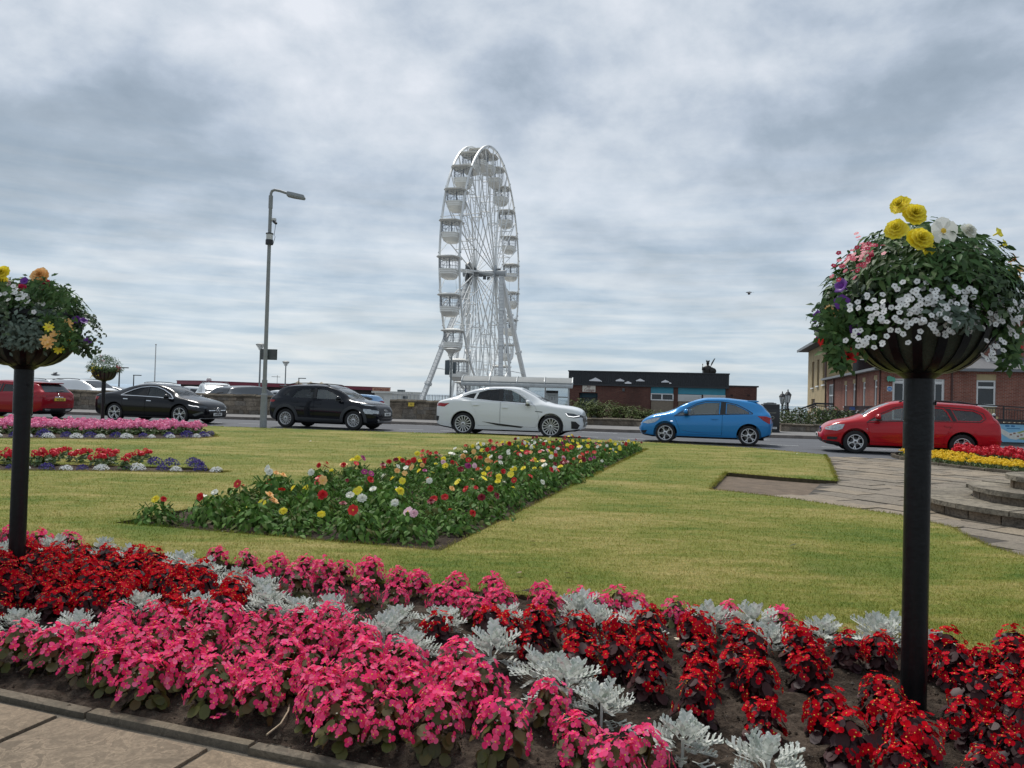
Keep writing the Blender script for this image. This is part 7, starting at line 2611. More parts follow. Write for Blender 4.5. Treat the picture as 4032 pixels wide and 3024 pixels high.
def stonemat(name, cols, f):
    m, t = new_mat(name)
    g_ = t.n('ShaderNodeNewGeometry')
    pos, ri = g_.outputs['Position'], g_.outputs['Random Per Island']
    c = t.ramp(ri, [(i / (len(cols) - 1), x) for i, x in enumerate(cols)])
    n1, n2 = t.noise(pos, 3.0, 6, .65), t.noise(pos, 24, 4, .7)
    c = t.mix(1.0, c, t.ramp(n1, [(.3, (.5, .5, .5)), (.68, (1.35, 1.33, 1.3))]), blend='MULTIPLY')
    c = t.mix(t.ramp(n2, [(.3, .55), (.55, 0.0)]), c, (.03, .03, .026))
    b = t.n('ShaderNodeBsdfPrincipled', Base_Color=c, Roughness=.92)
    b.inputs['Specular IOR Level'].default_value = .15
    t.set(b.inputs['Normal'], t.n('ShaderNodeBump', Height=t.m('ADD', n1, t.m('MULTIPLY', n2, .5)), Strength=.8, Distance=.03))
    t.n('ShaderNodeOutputMaterial', i0=b)
    return m
STONE = stonemat('rubble_stone', [tuple(x * 1.5 for x in c) for c in ROCKC], 1)
COPE = stonemat('coping_stone', [(.15, .13, .10), (.10, .085, .065), (.18, .155, .12)], 1)
stone_wall('stone_wall', 'long weathered stone wall behind the black saloon and the black crossover', [(-700, 1584), (0, 1602), (316, 1611), (700, 1623), (1080, 1634), (1260, 1640), (1440, 1645)], 1.08)
w2_ = stone_wall('stone_wall', 'short stone wall with a yellow hydrant plate behind the white car', [(1533, 1648), (1640, 1651), (1800, 1656), (1990, 1662)], 1.05)
Fw = Face(G(1533, 1648, .118), G(1800, 1656, .118) - G(1533, 1648, .118))
mb = MB(); Fw.rect(mb, 1608, 1585, 1631, 1600, -.03, -.012)
hy = obj('hydrant_plate', mb, PLY, None, 0)
at_face(hy, Fw); 
mwx = hy.matrix_world.copy(); hy.parent = w2_; KIDS.setdefault(w2_.name, []).append(hy); hy.matrix_world = mwx
hy.matrix_parent_inverse = Matrix.Translation(-w2_.location)
hy.matrix_basis = mwx
a_, z_ = Fw.at(1619.5, 1592)
link('lettering', text_mesh('H', .13, TRIM, .001), hy, (a_, -.033, z_), (math.pi / 2, 0, 0))
stone_wall('low_stone_wall', 'low stone retaining wall in front of the juniper hedge', [(2200, 1669), (2372, 1675), (2620, 1683), (2965, 1694)], .46, .3, .1)
stone_wall('low_stone_wall', 'low stone retaining wall under the white-flowered shrubs', [(3076, 1698), (3240, 1703), (3420, 1709)], .48, .3, .1)

# --- kiosk with the red fascia, beyond the car park
MAROON = M('kiosk_red_fascia', (.20, .025, .045), .5, var=.15, vs=1)
DARKW = M('kiosk_dark_front', (.035, .03, .03), .8)
pa, pb_ = AT(791, 1570, 104), AT(1532, 1590, 128)
Fk = Face(pa, pb_ - pa)
kt = building('beach_kiosk', 'long flat-roofed kiosk with a dark red fascia beyond the parked cars', 'kiosk', Fk)
L = (Vector((pb_.x, pb_.y)) - Vector((pa.x, pa.y))).length
zt0, zt1 = Fk.at(791, 1500)[1], Fk.at(1530, 1528)[1]
mb = MB(); mb.box(.4, L - .4, .3, 7, -1.1, zt0 - .42); obj('wall', mb, DARKW, kt, 0)
mb = MB(); mb.box(0, L, -.25, 7.4, zt0 - .5, zt0); mb.box(-.06, L + .06, -.3, 7.5, zt0, zt0 + .06); obj('fascia', mb, [MAROON], kt, 0)
mb = MB(); a0_, b0_, zb_, zt_ = Fk.rect(mb, 1462, 1527, 1531, 1541.5, -.34, -.26)
sg_ = obj('sign', mb, M('kiosk_sign_peach', (.62, .34, .22), .6), kt, 0)
tm_ = text_mesh('SOUTH BEACH KIOSK', .52, M('sign_maroon_letters', (.22, .05, .05), .6), .01, .62, 0, .01)
link('lettering', tm_, sg_, ((a0_ + b0_) / 2, -.36, (zb_ + zt_) / 2), (math.pi / 2, 0, 0))
for px in (798, 808, 818):
    mb = MB(); a_, z_ = Fk.at(px, 1507)
    mb.cyl((a_, -.27, z_), (a_, -.33, z_), .17, n=16)
    rd = obj('round_sign', mb, PLASTIC, kt, 30)
    mb = MB(); mb.cyl((a_, -.335, z_), (a_, -.34, z_), .08, n=10); obj('symbol', mb, MAROON, rd, 0)
for px, h_ in ((1120, 1.2), (850, .25)):
    a_, z_ = Fk.at(px, 1505)
    mb = MB()
    if h_ > 1:
        mb.cyl((a_, 2, zt0), (a_, 2, zt0 + 1.3), .03, n=5); mb.cyl((a_ - .9, 2, zt0 + 1.05), (a_ + .5, 2, zt0 + 1.05), .03, n=5)
        for q in range(6):
            mb.cyl((a_ - .8 + q * .2, 1.7, zt0 + 1.05), (a_ - .8 + q * .2, 2.3, zt0 + 1.05), .02, n=4)
        obj('roof_aerial', mb, BLACKM, kt, 0)
    else:
        mb.sphere((a_, 2, zt0 + .2), .35, 10, 6); obj('roof_vent', mb, PLASTIC, kt, 60)
for px in (1232, 1282, 1324):
    a_, z_ = Fk.at(px, 1510)
    mb = MB(); mb.lathe([(.9, zt0 + .05), (.0, zt0 + .62)], 4, 0, Matrix.Translation((a_, 4, 0))); obj('skylight', mb, M('straw_vent', (.5, .44, .32), .8), kt, 0)
# --- white cabin
pa = AT(1470, 1590, 75); pb_ = AT(1612, 1595, 74)
Fc = Face(pa, pb_ - pa)
ct = building('white_cabin', 'small white flat-roofed cabin between the two stone walls', 'cabin', Fc)
mb = MB(); Fc.rect(mb, 1474, 1548, 1606, 1640, 0, 3, 0); obj('wall', mb, M('white_render', (.66, .66, .62), .7, var=.08), ct, 0)
mb = MB(); Fc.rect(mb, 1467, 1541, 1612, 1549, -.25, 3.2, 0); obj('roof', mb, M('cabin_roof_edge', (.6, .6, .56), .6), ct, 0)
mb = MB(); Fc.rect(mb, 1488, 1558, 1509, 1640, -.03, .0, 0); obj('door', mb, M('cabin_door', (.5, .5, .47), .6), ct, 0)
mb = MB(); Fc.rect(mb, 1586, 1560, 1605, 1570, -.03, 0, 0); obj('vent', mb, MATS['sign_back_grey'], ct, 0)
mb = MB(); Fc.rect(mb, 1551, 1534, 1573, 1543, .8, 1.4, 0); obj('roof_unit', mb, MATS['slate_sign_back'], ct, 0)

# --- white railing before the sea
pa, pb_ = AT(1604, 1580, 92), AT(1990, 1580, 92)
ft = thing('promenade_fence', 'white railing along the sea front left of the wheel', 'fence', (pa.x, pa.y, -1.2), 0)
mb = MB(); ln = pb_.x - pa.x
zt = AT(1700, 1553, 92).z + 1.2
for q in range(int(ln / .2)):
    mb.bar((q * .2, 0, .1), (q * .2, 0, zt), .045)
for z in (.25, zt - .18):
    mb.bar((0, 0, z), (ln, 0, z), .06)
obj('palings', mb, M('fence_white', (.5, .52, .53), .6), ft, 0)
# crowd barriers and blue fairground machine by the wheel
pb_ = AT(1880, 1548, 58)
mt_ = thing('fairground_machine', 'dark blue piece of fairground machinery at the foot of the wheel', 'machine', (pb_.x, pb_.y, -.6), 0)
mb = MB(); mb.bbox(-.7, .7, -.5, .5, .4, pb_.z + .45, .1); mb.cyl((-.4, -.55, pb_.z + .2), (-.4, .5, pb_.z + .2), .3, n=12); mb.cyl((.3, -.55, pb_.z + .6), (.3, .5, pb_.z + .6), .24, n=12); mb.bar((-.9, 0, 0), (-.9, 0, pb_.z + .9), .1); mb.bar((-1.2, 0, pb_.z + .4), (-.7, 0, pb_.z + .7), .1)
for x in (-.6, .6):
    mb.bar((x, 0, 0), (x, 0, .5), .14)
obj('body', mb, M('machine_blue', (.02, .05, .16), .4), mt_, 30)

# --- brick pavilion with the dark fascia
pa, pb_ = AT(2238, 1651, 58.4), AT(2980, 1690, 55.6)
Fp = Face(pa, pb_ - pa)
BR1 = brickmat('pavilion_brick', Fp.u, [(.10, .038, .030), (.145, .055, .042), (.12, .045, .035), (.16, .07, .052)], (.13, .105, .09), dirt=(.05, .032, .028))
pt = building('brick_pavilion', 'low brick pavilion with a black clad fascia and turquoise panels', 'pavilion', Fp)
FASC = M('black_profiled_cladding', (.022, .025, .03), .5, var=.15)
TURQ = M('turquoise_panel', (.035, .26, .36), .5, var=.1, vs=2)
BEIGE = M('pebbledash', (.23, .19, .145), .95, var=.25, vs=14, bump=.6, bs=40)
PLAST = M('white_upvc', (.72, .73, .72), .4, var=.04)
DKGL = M('dark_window_glass', (.012, .016, .02), .08, spec=.6, var=.5, vs=1.2)
zg = -.1
Sf = Fp.at
x28 = Sf(2865, 1500)[0]; xe = Sf(2980, 1560)[0]
zf0, zf1 = Sf(2500, 1516)[1], Sf(2500, 1468)[1]
zl = Sf(2930, 1524)[1]
xd0, xd1 = Sf(2280, 1560)[0], Sf(2353, 1560)[0]
zdt = Sf(2316, 1547)[1]
xw0, xw1, xv0, xv1 = Sf(2562, 1560)[0], Sf(2652, 1560)[0], Sf(2669, 1560)[0], Sf(2857, 1560)[0]
mb = MB()
mb.box(0, xd0, 0, 9, zg, zf0)
mb.box(xd0, xd1, .9, 9, zg, zf0); mb.box(xd0, xd1, 0, .9, zdt, zf0)
mb.box(xd1, xw0, 0, 9, zg, zf0); mb.box(xw1, xv0, 0, 9, zg, zf0)
mb.box(xw0, xw1, .14, 9, zg, zf0); mb.box(xv0, xv1, .14, 9, zg, zf0); mb.box(xv1, x28, 0, 9, zg, zf0)
mb.box(x28, xe, .0, 7, zg, zl)
obj('wall', mb, BR1, pt, 0)
mb = MB()
k = int((x28 + .05) / .14)
for q in range(k):
    a = -.05 + q * .14
    mb.add([(a, -.12, zf0), (a + .05, -.12, zf0), (a + .07, -.15, zf0), (a + .12, -.15, zf0), (a + .14, -.12, zf0), (a, -.12, zf1), (a + .05, -.12, zf1), (a + .07, -.15, zf1), (a + .12, -.15, zf1), (a + .14, -.12, zf1)], [(0, 1, 6, 5), (1, 2, 7, 6), (2, 3, 8, 7), (3, 4, 9, 8)])
mb.box(-.05, x28 + .1, -.11, 9.2, zf0 + .002, zf1)
mb.box(-.1, x28 + .14, -.19, 9.3, zf1, zf1 + .09)
mb.box(-.1, x28 + .12, -.17, .0, zf0 - .12, zf0 + .0)
mb.box(x28 + .002, xe + .12, -.06, 7.2, zl, zl + .1)
obj('fascia', mb, FASC, pt, 0)
def prism_face(F, name, pts, d0, d1, mat, parent):
    mb = MB(); q = [F.at(*p) for p in pts]
    mb.prism(q, -d1, -d0, 0, Matrix(((1, 0, 0, 0), (0, 0, -1, 0), (0, 1, 0, 0), (0, 0, 0, 1))))
    return obj(name, mb, mat, parent, 0)
SAIL = M('white_sail_motif', (.80, .80, .82), .5, var=.04)
for pts in ([(2321, 1500), (2321, 1497), (2333, 1493), (2346, 1487), (2356, 1492), (2371, 1501), (2370, 1504), (2366, 1502)], [(2425, 1501), (2425, 1497), (2443, 1491), (2459, 1499), (2458, 1502)], [(2459, 1508), (2473, 1501), (2488, 1508), (2486, 1511), (2463, 1511)],
            [(2504, 1501), (2505, 1498), (2521, 1491), (2539, 1500), (2538, 1502)], [(2603, 1504), (2619, 1496), (2635, 1503), (2633, 1506), (2604, 1506)], [(2634, 1506), (2640, 1506), (2645, 1510), (2637, 1512)]):
    prism_face(Fp, 'fascia_motif', pts, -.19, -.16, SAIL, pt)
mb = MB(); a0_, b0_, zb_, zt_ = Fp.rect(mb, 2294, 1516, 2345, 1543, -.09, -.01)
sg_ = obj('sign', mb, M('sign_cream', (.62, .58, .50), .6), pt, 0)
INK = M('sign_maroon_ink', (.13, .02, .02), .6)
for txt, dz, dx, sz in (('Ivy', .13, -.04, .30), ('Cottage', -.13, .0, .28)):
    link('lettering', text_mesh(txt, sz, INK, .004, .88, .35, .002), sg_, ((a0_ + b0_) / 2 + dx, -.095, (zb_ + zt_) / 2 + dz), (math.pi / 2, 0, 0))
mb = MB(); mb.box(xd0 + .004, xd1 - .004, .62, .88, zg, zdt); 
TEALD = M('dark_teal_paint', (.012, .07, .10), .5)
obj('doorway', mb, TEALD, pt, 0)
mb = MB(); mb.box(xd0 + .14, xd1 - .1, .58, .62, zg, zdt - .32); dr = obj('door', mb, M('door_dark', (.02, .03, .035), .5), pt, 0)
for x0, x1 in ((2298, 2319), (2331, 2351)):
    mb = MB(); a, b_ = Sf(x0, 1590)[0], Sf(x1, 1590)[0]
    mb.box(a, b_, .56, .579, zg, Sf(2300, 1574)[1]); obj('door_glass', mb, MATS['sign_back_grey'], dr, 0)
mb = MB(); a, z_ = Sf(2308, 1588); mb.box(a - .11, a + .11, .55, .558, z_ - .12, z_ + .12); n_ = obj('notice', mb, PLASTIC, dr, 0)
mb = MB(); mb.cyl((a, .548, z_), (a, .544, z_), .09, n=16); obj('symbol', mb, M('notice_blue', (.03, .10, .3), .5), n_, 0)
mb = MB(); a, z_ = Sf(2342, 1592); mb.box(a - .12, a + .12, .55, .558, z_ - .16, z_ + .16); obj('notice', mb, PLASTIC, dr, 0)
mb = MB(); Fp.rect(mb, 2451, 1529, 2460, 1541, -.14, -.002); obj('wall_lamp', mb, MATS['sign_back_grey'], pt, 0)
mb = MB(); Fp.rect(mb, 2563, 1520, 2651.5, 1549, .06, .139); obj('turquoise_panel', mb, TURQ, pt, 0)
mb = MB(); Fp.rect(mb, 2670, 1523, 2856.5, 1554, .06, .139); obj('turquoise_panel', mb, TURQ, pt, 0)
mb = MB(); Fp.rect(mb, 2563, 1577.5, 2651.5, 1660, .05, .139); obj('render_panel', mb, BEIGE, pt, 0)
mb = MB(); Fp.rect(mb, 2670, 1582, 2856.5, 1665, .05, .139); obj('render_panel', mb, BEIGE, pt, 0)
mb = MB()
for r_ in ((2562.5, 1549.5, 2652, 1553), (2562.5, 1573, 2652, 1577), (2562.5, 1553, 2566.5, 1573), (2648, 1553, 2652, 1573), (2604, 1553, 2609, 1573)):
    Fp.rect(mb, *r_, .0, .138)
wn = obj('window', mb, PLAST, pt, 0)
mb = MB(); Fp.rect(mb, 2566.5, 1553, 2604, 1573, .08, .137); Fp.rect(mb, 2609, 1553, 2648, 1573, .08, .137); obj('pane', mb, DKGL, wn, 0)
for x0, x1 in ((2669.5, 2762), (2769, 2857)):
    mb = MB()
    for k in range(6):
        Fp.rect(mb, x0, 1556 + k * 4.4, x1, 1558.6 + k * 4.4, .0, .1)
    Fp.rect(mb, x0, 1554.3, x1, 1582, .1, .138)
    obj('louvre', mb, PLAST, pt, 0)
for x0 in (2876, 2942):
    mb = MB(); Fp.rect(mb, x0, 1553, x0 + 10, 1561, -.02, -.001); obj('air_brick', mb, M('air_brick_dark', (.04, .022, .02), .9), pt, 0)
mb = MB(); a, z_ = Sf(2710, 1468); mb.box(a - .1, a + .1, 2, 2.3, zf1 + .09, zf1 + .18); obj('roof_vent', mb, BLACKM, pt, 0)

# --- statue behind the pavilion
BRZ = M('dark_bronze', (.035, .033, .03), .5, .6, var=.3, vs=4)
sp_ = AT(2786, 1474, 72)
st_ = thing('statue', 'dark bronze statue of a robed crowned figure with a staff, above the pavilion roof', 'statue', (sp_.x, sp_.y, 0), 0)
z0 = sp_.z
mb = MB(); mb.lathe([(.75, -1), (.7, .2), (.55, .3), (.5, z0 - 1.0)], 4, 0, Matrix.Rotation(math.pi / 4, 4, 'Z')); obj('plinth', mb, COPE, st_, 0)
mb = MB()
loft(mb, [([(a * .5 * math.cos(q), a * .36 * math.sin(q)) for q in np.linspace(0, 2 * math.pi, 17)[:-1]], z) for a, z in ((.84, z0 - 1.0), (.80, z0 - .2), (.84, z0 + .25), (.86, z0 + .5), (.74, z0 + .68), (.42, z0 + .80), (.22, z0 + .84), (.20, z0 + .90), (.26, z0 + .96), (.28, z0 + 1.06), (.25, z0 + 1.16), (.14, z0 + 1.22))])
mb.v = [(x * (1 + .06 * math.sin(5 * math.atan2(y, x)) * (1 if z < z0 + .6 else 0)), y, z) for x, y, z in mb.v]
mb.tube([(-.36, -.05, z0 + .62), (-.52, -.2, z0 + .42), (-.55, -.32, z0 + .66)], [.10, .085, .06], 8)
mb.tube([(.36, -.05, z0 + .62), (.50, -.18, z0 + .4), (.42, -.3, z0 + .5)], [.10, .085, .06], 8)
mb.sphere((0, -.14, z0 + 1.05), .03, 6, 5)
obj('robed_figure', mb, BRZ, st_, 50)
mb = MB()
mb.lathe([(.15, z0 + 1.16), (.16, z0 + 1.24)], 12)
for k in range(6):
    a = k * math.pi / 3
    mb.cyl((.155 * math.cos(a), .155 * math.sin(a), z0 + 1.2), (.17 * math.cos(a), .17 * math.sin(a), z0 + 1.36), .035, .005, 5)
obj('crown', mb, BRZ, st_, 0)
mb = MB(); mb.tube([(-.56, -.32, z0 - .8), (-.55, -.32, z0 + .72), (-.56, -.32, z0 + .9)], .025, 6); mb.sphere((-.56, -.32, z0 + .92), .05); obj('staff', mb, BRZ, st_, 40)
mb = MB(); mb.tube([(.3, .1, z0 + .75), (.42, .1, z0 + 1.05), (.62, .1, z0 + 1.42), (.7, .1, z0 + 1.55)], [.02, .07, .05, .01], 6); obj('sword', mb, BRZ, st_, 40)
mb = MB(); mb.lathe([(.0, .06), (.26, .03), (.30, 0)], 18, 0, Matrix.Translation((.42, -.36, z0 + .3)) @ Matrix.Rotation(math.pi / 2, 4, 'X')); obj('shield', mb, BRZ, st_, 40)

# --- the hall: brick extension, taller brick block, cream block
P0 = AT(3471, 1600, 44)
vdir = Vector((.969, -.246, 0)); udir = Vector((.246, .969, 0))
Ff = Face(P0, vdir)                       # front
# the side wall runs away from the corner; measured from its far end so that x grows to the right
LS = 21.0
Fs = Face(Vector((P0.x, P0.y, 0)) + udir * LS, -udir)
BRF = brickmat('hall_brick_front', vdir, [(.22, .065, .045), (.30, .098, .066), (.25, .077, .053), (.33, .125, .088)], (.30, .24, .20), ms=.011, dirt=(.10, .04, .03))
BRS = brickmat('hall_brick_side', udir, [(.22, .065, .045), (.30, .098, .066), (.25, .077, .053), (.33, .125, .088)], (.30, .24, .20), ms=.011, dirt=(.10, .04, .03))
CREAM = M('cream_render', (.46, .36, .20), .85, var=.12, vs=1.2, dark=dict(c=(.30, .24, .14), s=1.1, a=.5, b=.7, f=.6))
ROOFT = M('grey_roof_tiles', (.13, .13, .135), .85, var=.2, vs=5, bump=.4, bs=14)
GUT = M('grey_gutter', (.16, .17, .18), .5)
DPIPE = M('maroon_downpipe', (.07, .03, .025), .5)
ht = building('brick_hall', 'red brick hall with white doors behind the red estate and the planter', 'hall', Ff)
Sf = Ff.at
ze = Sf(3860, 1462)[1]
RL = 16.0
Fl = Matrix(((0, -1, 0, 0), (1, 0, 0, 0), (0, 0, 1, 0), (0, 0, 0, 1)))
def wall_with_holes(F, x0, x1, z0, z1, holes, th, name, mat, parent, conv=None):
    """upright wall with rectangular openings"""
    xs = sorted({x0, x1, *[h[0] for h in holes], *[h[1] for h in holes]})
    mb = MB()
    for a, b in zip(xs[:-1], xs[1:]):
        zz_ = [z0]
        hs = sorted((h for h in holes if h[0] <= a + 1e-6 and h[1] >= b - 1e-6), key=lambda h: h[2])
        cur = z0
        for h in hs:
            if h[2] > cur:
                mb.box(a, b, 0, th, cur, h[2])
            cur = h[3]
        if cur < z1:
            mb.box(a, b, 0, th, cur, z1)
    if conv is not None:
        mb.v = [tuple(conv @ Vector(p)) for p in mb.v]
    return obj(name, mb, mat, parent, 0)
def hole(F, x0, y0, x1, y1):
    a, b = F.at(x0, (y0 + y1) / 2)[0], F.at(x1, (y0 + y1) / 2)[0]
    return (a, b, F.at((x0 + x1) / 2, y1)[1], F.at((x0 + x1) / 2, y0)[1])
inv_f = Ff.M().inverted()
# front wall
hd_ = hole(Ff, 3514, 1491, 3719, 1600); hd_ = (hd_[0], hd_[1], .45, hd_[3])
hw_ = hole(Ff, 3845, 1474, 3921, 1594); hw_ = (hw_[0], hw_[1], .45, hw_[3])
h2_ = (hw_[0] + 7.6, hw_[1] + 7.6, .45, hw_[3])
wall_with_holes(Ff, 0, RL, -.1, ze, [hd_, hw_, h2_], .3, 'front_wall', BRF, ht)
# side wall, in front-wall coordinates: local y = distance from the corner
conv_s = inv_f @ Fs.M()
sw = []
for x0, x1, yp, yt, yb in ((3325, 3334, 1500, 1516, 1600), (3358, 3367.5, 1494, 1510, 1600), (3396, 3407, 1487, 1504, 1600), (3441, 3453, 1478, 1496, 1604)):
    a, b = Fs.at(x0, 1560)[0], Fs.at(x1, 1560)[0]
    m_ = (x0 + x1) / 2
    sw.append((a, b, Fs.at(m_, yb)[1], Fs.at(m_, yp)[1], Fs.at(m_, yt)[1]))
a, b = Fs.at(3262, 1560)[0], Fs.at(3281, 1560)[0]
dhole = (max(.2, a), b, .3, Fs.at(3272, 1513)[1])
wall_with_holes(Fs, 0, LS - .301, -.1, ze - .003, [(q[0], q[1], q[2], q[3]) for q in sw] + [dhole], .3, 'side_wall', BRS, ht, conv_s)
def on_side(mb):
    mb.v = [tuple(conv_s @ Vector(p)) for p in mb.v]
    return mb
for a, b, zb_, zp_, zt_ in sw:
    mb = MB(); mb.box(a, b, -.012, .2, zt_, zp_); obj('lintel_panel', on_side(mb), CREAM, ht, 0)
    mb = MB()
    f_ = .16 if b - a > .5 else .11
    mb.box(a, a + f_, .05, .2, zb_, zt_); mb.box(b - f_, b, .05, .2, zb_, zt_); mb.box(a, b, .05, .2, zt_ - .08, zt_); mb.box(a - .06, b + .06, -.08, .2, zb_ - .08, zb_)
    mb.box(a, b, .045, .2, zb_ + (zt_ - zb_) * .72, zb_ + (zt_ - zb_) * .78)
    wn = obj('window', on_side(mb), PLAST, ht, 0)
    mb = MB(); mb.box(a + .05, b - .05, .1, .14, zb_, zt_); obj('pane', on_side(mb), DKGL, wn, 0)
mb = MB()
a, b, zb_, zt_ = dhole
for x in np.linspace(a, b - .1, 4):
    mb.box(x, x + .1, .05, .2, zb_, zt_)
mb.box(a, b, .06, .2, zt_ - .1, zt_); mb.box(a, b, .055, .2, zt_ - .95, zt_ - .85); mb.box(a, b, .06, .2, zb_, zb_ + .5)
wn = obj('door', on_side(mb), PLAST, ht, 0)
mb = MB(); mb.box(a, b, .1, .15, zb_, zt_); obj('pane', on_side(mb), DKGL, wn, 0)
# front doors
a, b, zb_, zt_ = hd_
mb = MB()
zm = Sf(3560, 1502)[1]
for x in (a, Sf(3556, 1550)[0], (a + b) / 2 - .06, Sf(3675, 1550)[0], b - .12):
    mb.box(x, x + .12, .08, .2, zb_, zt_)
mb.box(a, b, .075, .2, zt_ - .09, zt_); mb.box(a, b, .07, .2, zm - .12, zm + .05); mb.box(a, b, .075, .2, zb_, zb_ + .25); 
zk = Sf(3540, 1578)[1]
mb.box(a, b, .072, .2, zk - .12, zk)
dr = obj('door', mb, PLAST, ht, 0)
mb = MB(); mb.box(a, b, .13, .17, zb_, zt_); obj('pane', mb, DKGL, dr, 0)
# front windows
for (a, b, zb_, zt_) in (hw_, h2_):
    zt2 = Sf(3882, 1497)[1]; zs_ = Sf(3882, 1598)[1]
    mb = MB(); mb.box(a, b, -.01, .2, zt2, zt_); mb.box(a, b, -.008, .2, zb_, zs_ - .05); obj('lintel_panel', mb, CREAM, ht, 0)
    mb = MB(); mb.box(a, a + .09, .05, .2, zs_, zt2); mb.box(b - .09, b, .05, .2, zs_, zt2); mb.box(a, b, .045, .2, zt2 - .1, zt2); mb.box(a, b, .045, .2, zs_, zs_ + .09)
    z1_ = Sf(3882, 1525)[1]; mb.box(a, b, .04, .2, z1_ - .07, z1_ + .05); mb.box(a - .06, b + .06, -.09, .2, zs_ - .05, zs_)
    wn = obj('window', mb, PLAST, ht, 0)
    mb = MB(); mb.box(a + .05, b - .05, .1, .14, zs_, zt2); obj('pane', mb, DKGL, wn, 0)
# eaves, lean-to roof, taller block
mb = MB()
mb.box(-.45, RL + .4, -.42, -.12, ze - .02, ze + .13)
mb.box(-.45, -.12, -.42, LS + .2, ze - .018, ze + .128)
mb.box(-.4, RL, -.12, .4, ze + .0, ze + .05); mb.box(-.12, .4, .4, LS, ze + .001, ze + .051)
obj('gutter', mb, GUT, ht, 0)
mb = MB()
zr_ = ze + 1.05
SB, SX = 3.4, 3.2
v = [(-.38, -.35, ze + .14), (RL, -.35, ze + .14), (RL, SB, zr_), (SX, SB, zr_), (SX, LS, zr_), (-.38, LS, ze + .14)]
mb.add(v, [(0, 1, 2, 3), (0, 3, 4, 5)])
obj('lean_to_roof', mb, ROOFT, ht, 0)
mb = MB(); mb.box(SX + 2.2, RL, SB - .02, SB + 14, ze, 7.0); obj('upper_wall', mb, BRF, ht, 0)
mb = MB(); mb.box(SX + 1.8, RL + .3, SB - .5, SB + 14.4, 7.0, 7.2); mb.add([(SX + 1.8, SB - .5, 7.2), (RL + .3, SB - .5, 7.2), (RL - 3, SB + 6, 9.2), (SX + 5, SB + 6, 9.2), (SX + 1.8, SB + 14.4, 7.2), (RL + .3, SB + 14.4, 7.2)], [(0, 1, 2, 3), (0, 3, 4), (4, 3, 2, 5), (1, 5, 2)]); obj('roof', mb, ROOFT, ht, 0)
Fu = Face(P0 + (-Ff.n) * SB, vdir)
a, z_ = Fu.at(3930, 1409)
mb = MB(); mb.box(a - .5, a + .5, SB - .1, SB + .1, z_, z_ + .1); mb.box(a - .45, a - .38, SB - .06, SB, z_ + .1, z_ + 1.3); mb.box(a + .38, a + .45, SB - .06, SB, z_ + .1, z_ + 1.3); mb.box(a - .45, a + .45, SB - .06, SB, z_ + 1.3, z_ + 1.38)
wn = obj('window', mb, PLAST, ht, 0)
mb = MB(); mb.box(a - .4, a + .4, SB - .045, SB - .025, z_ + .1, z_ + 1.32); obj('pane', mb, DKGL, wn, 0)
for px in (3747,):
    mb = MB(); a, _ = Sf(px, 1520); mb.cyl((a, -.06, -.1), (a, -.06, ze), .05, n=8); obj('downpipe', mb, DPIPE, ht, 40)
mb = MB(); a, _ = Fu.at(3917, 1420); mb.cyl((a, SB - .07, zr_), (a, SB - .07, 7.0), .05, n=8); obj('downpipe', mb, DPIPE, ht, 40)
for px in (3374, 3286, 3471 - 3):
    mb = MB(); a, _ = Fs.at(px, 1540); mb.cyl((a, -.06, -.1), (a, -.06, ze), .045, n=8); obj('downpipe', on_side(mb), DPIPE, ht, 40)
mb = MB(); Ff.rect(mb, 3492, 1521, 3513, 1541, -.03, -.004); sg_ = obj('sign', mb, PLASTIC, ht, 0)
a, z_ = Sf(3502.5, 1531)
mb = MB(); mb.cyl((a, -.034, z_), (a, -.04, z_), .125, n=24); obj('blue_disc', mb, M('sign_blue', (.03, .20, .5), .5), sg_, 0)
mb = MB()
for dz in (.035, -.005, -.04):
    mb.box(a - .085, a + .085, -.044, -.041, z_ + dz - .008, z_ + dz + .008)
obj('printed_lines', mb, PLASTIC, sg_, 0)
# green leaf-shaped hanging sign at the corner
prism_face(Ff, 'leaf_sign', [(3491, 1483), (3500, 1480), (3522, 1488), (3523, 1501), (3517, 1505), (3512, 1499), (3507, 1503), (3500, 1500), (3495, 1504), (3490, 1494)], -.16, -.10, M('sea_green_sign', (.10, .34, .24), .6), ht)
# cream block
P1 = Vector((P0.x, P0.y, 0)) + udir * LS
Fcb = Face(P1 + udir * 12.5, -udir)
bt = building('cream_hall', 'tall cream rendered block with a dark hipped roof behind the brick hall', 'hall', Fcb)
zc = Fcb.at(3253, 1350)[1]
cw = []
for x0, x1, yt, yb in ((3197, 3205.5, 1425, 1527), (3217, 3225.5, 1416, 1519), (3239, 3248.5, 1405, 1514)):
    a, b = Fcb.at(x0, 1480)[0], Fcb.at(x1, 1480)[0]
    cw.append((a, b, Fcb.at((x0 + x1) / 2, yb)[1], Fcb.at((x0 + x1) / 2, yt)[1]))
a, b = Fcb.at(3195, 1580)[0], Fcb.at(3208.5, 1580)[0]
cd_ = (max(.1, a), b, -.1, Fcb.at(3201, 1571)[1])
wall_with_holes(Fcb, 0, 12.5, -.3, zc, cw + [cd_], .3, 'side_wall', CREAM, bt)
mb = MB(); mb.box(12.2, 12.5, .301, 14, -.3, zc - .002); mb.box(0, .3, .301, 14, -.3, zc - .002); obj('front_wall', mb, CREAM, bt, 0)
for a, b, zb_, zt_ in cw:
    mb = MB(); mb.box(a, b, .14, .2, zb_, zt_); wn = obj('window', mb, M('boarded_window', (.15, .11, .09), .8), bt, 0)
    mb = MB(); mb.box(a - .1, b + .1, -.12, .1, zb_ - .12, zb_); obj('sill', mb, PLAST, wn, 0)
mb = MB(); mb.box(cd_[0], cd_[1], .14, .2, cd_[2], cd_[3]); obj('door', mb, MATS['boarded_window'], bt, 0)
